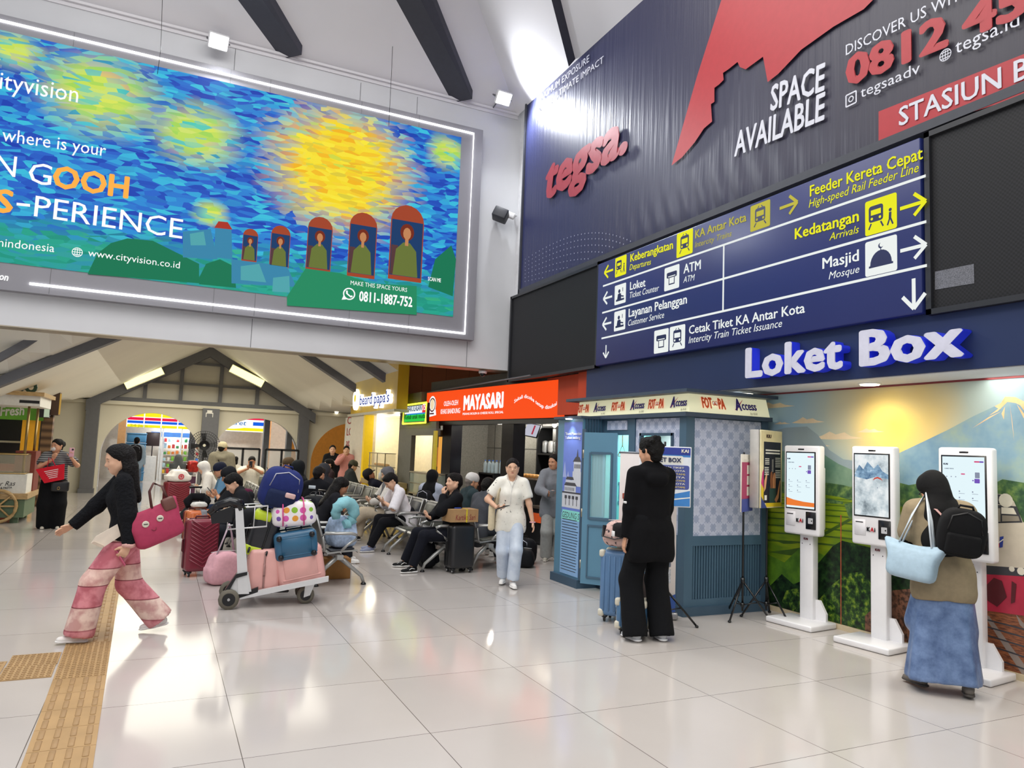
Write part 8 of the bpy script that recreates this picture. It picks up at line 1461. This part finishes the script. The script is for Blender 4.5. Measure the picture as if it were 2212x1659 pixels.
J = seated('man in a blue shirt and brown cap holding up his phone', 2.26, 14.6, R_(82), 1.62, pose=dict(lean=2, pitch=6, handL=(-.03, .33, .98), handR=(.06, .33, .98), pel=(0, 0, .55)), top=('4f6690', 'half', -.1, .035), bottom=PN('2a2c34'), hair=('cap', '15110f', '5a4a38'), skin=1, fine=False); phone(J, 'L', 'phone held up by the man in the blue shirt', (.05, .06, .07), (R_(70), 0, 0))
J = seated('man in a white T-shirt facing the camera with a phone before his face', 1.96, 18.30, R_(176), 1.6, pose=dict(lean=4, pitch=10, handL=(-.02, .30, .98), handR=(.08, .30, .96), fdL=(.2, .4, .8), fdR=(-.2, .4, .8)), top=('e2dfd2', 'short', -.1, .035), bottom=PN('2a2c34'), hair=('short', '100d0d'), skin=3, fine=False); phone(J, 'L', 'phone before the face of the man in the white T-shirt', (.05, .05, .08), (R_(80), 0, 0))
J = seated('person with a dark bun in a pale top sitting beside the khaki jacket man', 1.62, 18.42, R_(30), 1.56, pose=dict(lean=4), top=('dcd8cc', 'short', -.1, .035), bottom=PN('2a2c34'), hair=('bun', '100d0d'), skin=1, fine=False, detail=False)
J = seated('young man in a dark shirt looking left at the far end of the right row', 3.34, 16.0, LF, 1.62, pose=dict(lean=4, pitch=4, pel=(0, 0, .53)), top=('3a2c30', 'half', -.1, .03), bottom=PN('20222a'), hair=('short', '100d0d'), skin=2, fine=False)
J = seated('man in an olive cap and dark jacket facing the shops at the far end', 3.96, 17.3, RT, 1.62, pose=dict(lean=14, pitch=18), top=('2a2e30', 'long', -.1, .045), bottom=PN('20222a'), hair=('cap', '15110f', '4a4a3c'), skin=2, fine=False)
J = seated('man in a black cap slumped back with his face to the ceiling', 4.20, 14.7, RT, 1.6, pose=dict(lean=-36, pitch=-34, footL=(-.1, .62, .09), footR=(.1, .6, .09)), top=('1e2030', 'long', -.1, .04), bottom=PN('20222a'), hair=('cap', '15110f', '26272a'), skin=3, fine=False)
J = seated('young man in a white T-shirt bent over his phone in the right row', 3.56, 11.15, LF, 1.66, pose=dict(lean=26, pitch=40, footL=(-.1, .60, .085), footR=(.12, .52, .085), handL=(-.04, .40, .74), handR=(.06, .40, .74), topname='t_shirt'), top=('e6e2e6', 'half', -.08, .028), bottom=PN('121318'), hair=('short', '0f0c0c'), shoe=('8a90a8', 'e4e2de'), skin=2); phone(J, 'L', 'phone in the hands of the young man in the white T-shirt', (.05, .10, .05), (R_(35), 0, 0))
J = seated('person in a grey headscarf and pale trousers with crossed legs, behind the man in white', 3.56, 12.25, R_(86), 1.62, pose=dict(lean=2, pitch=14, footL=(.05, .70, .24), footR=(.14, .48, .085)), top=('d6d2cc', 'long', -.1, .035), bottom=('pants', 'c2b49e', (.092, .085, .10)), hair=('hijab', '6e6f74'), shoe=('3a3c44', 'dcdad6'), skin=2); softbag('dark handbag on the lap of the person with pale trousers', wp(J, V3(.02, .22, .60)), R_(86), (.30, .14, .18), '3a3834', 'handbag', handles=False)
J = seated('man in a black sweatshirt with his hand at his mouth, black and white sneakers', 3.58, 9.28, LF, 1.68, pose=dict(lean=0, pitch=-6, yaw=4, handL=(-.04, .15, .975), fdL=(.2, .05, .95), pnL=(.2, -1, .1), handR=(.05, .30, .68), elL=(-.6, .6, -1), footL=(-.12, .56, .085), footR=(.34, .52, .085), topname='sweatshirt'), top=('0e0f13', 'long', -.1, .03), bottom=PN('14161f'), hair=('short', '14100f'), shoe=('121214', 'ecebe8'), skin=2)
for k, sd in (('L', -1), ('R', 1)): b = MB(); a = J['An'][k]; b.tube([Vector(a + V3(-.042, -.02, -.03)), Vector(a + V3(-.044, .02, -.02)), Vector(a + V3(-.042, .06, -.045))], .005, 5); b.build('side_stripe', mat('f0f0ee', .5), J['t']); b = MB(); [b.tube([Vector(a + V3(-.018, .045 + .018 * i, -.012 - .006 * i)), Vector(a + V3(.018, .045 + .018 * i, -.012 - .006 * i))], .0035, 4) for i in range(4)]; b.build('laces', mat('f0f0ee', .5), J['t'])
phone(J, 'R', 'phone resting in the lap of the man in the black sweatshirt', (-.02, .09, .04), (R_(20), 0, R_(30)))
J = seated('man with glasses in a grey polo shirt facing the shops in the right double row', 4.04, 9.55, R_(-78), 1.6, pose=dict(lean=18, pitch=16, footL=(-.12, .50, .085)), top=('4a4c52', 'half', -.1, .04), bottom=PN('3a3c42'), hair=('short', '16120f'), skin=1); b = MB(); b.tube([Vector(J['h'](-.075, .0, .01)), Vector(J['h'](-.064, .085, .006)), Vector(J['h'](0, .104, .004)), Vector(J['h'](.064, .085, .006)), Vector(J['h'](.075, .0, .01))], .0035, 5); b.build('glasses', mat('16161a', .3), J['t'])
J = seated('older man in a white patterned skullcap behind the man in the black sweatshirt', 4.22, 10.4, RT, 1.6, pose=dict(lean=8, pitch=10), top=('2c3a3e', 'half', -.1, .04), bottom=PN('2c2e34'), hair=('cap', '8a8078', 'd0ccc8', 'x'), skin=1)
J = seated('person in a black headscarf and grey top with a black backpack, seen from behind', 4.12, 11.75, R_(-52), 1.58, pose=dict(lean=4, pitch=8), top=('a9b0c0', 'long', -.1, .04), bottom=PN('2c2e34'), hair=('hijab', '101013'), skin=1); backpack('black backpack worn by the person in the black headscarf on the right row', wp(J, J['u'](.02, -.22, .06)), R_(-52), (.28, .14, .34), '131418', front=-1)
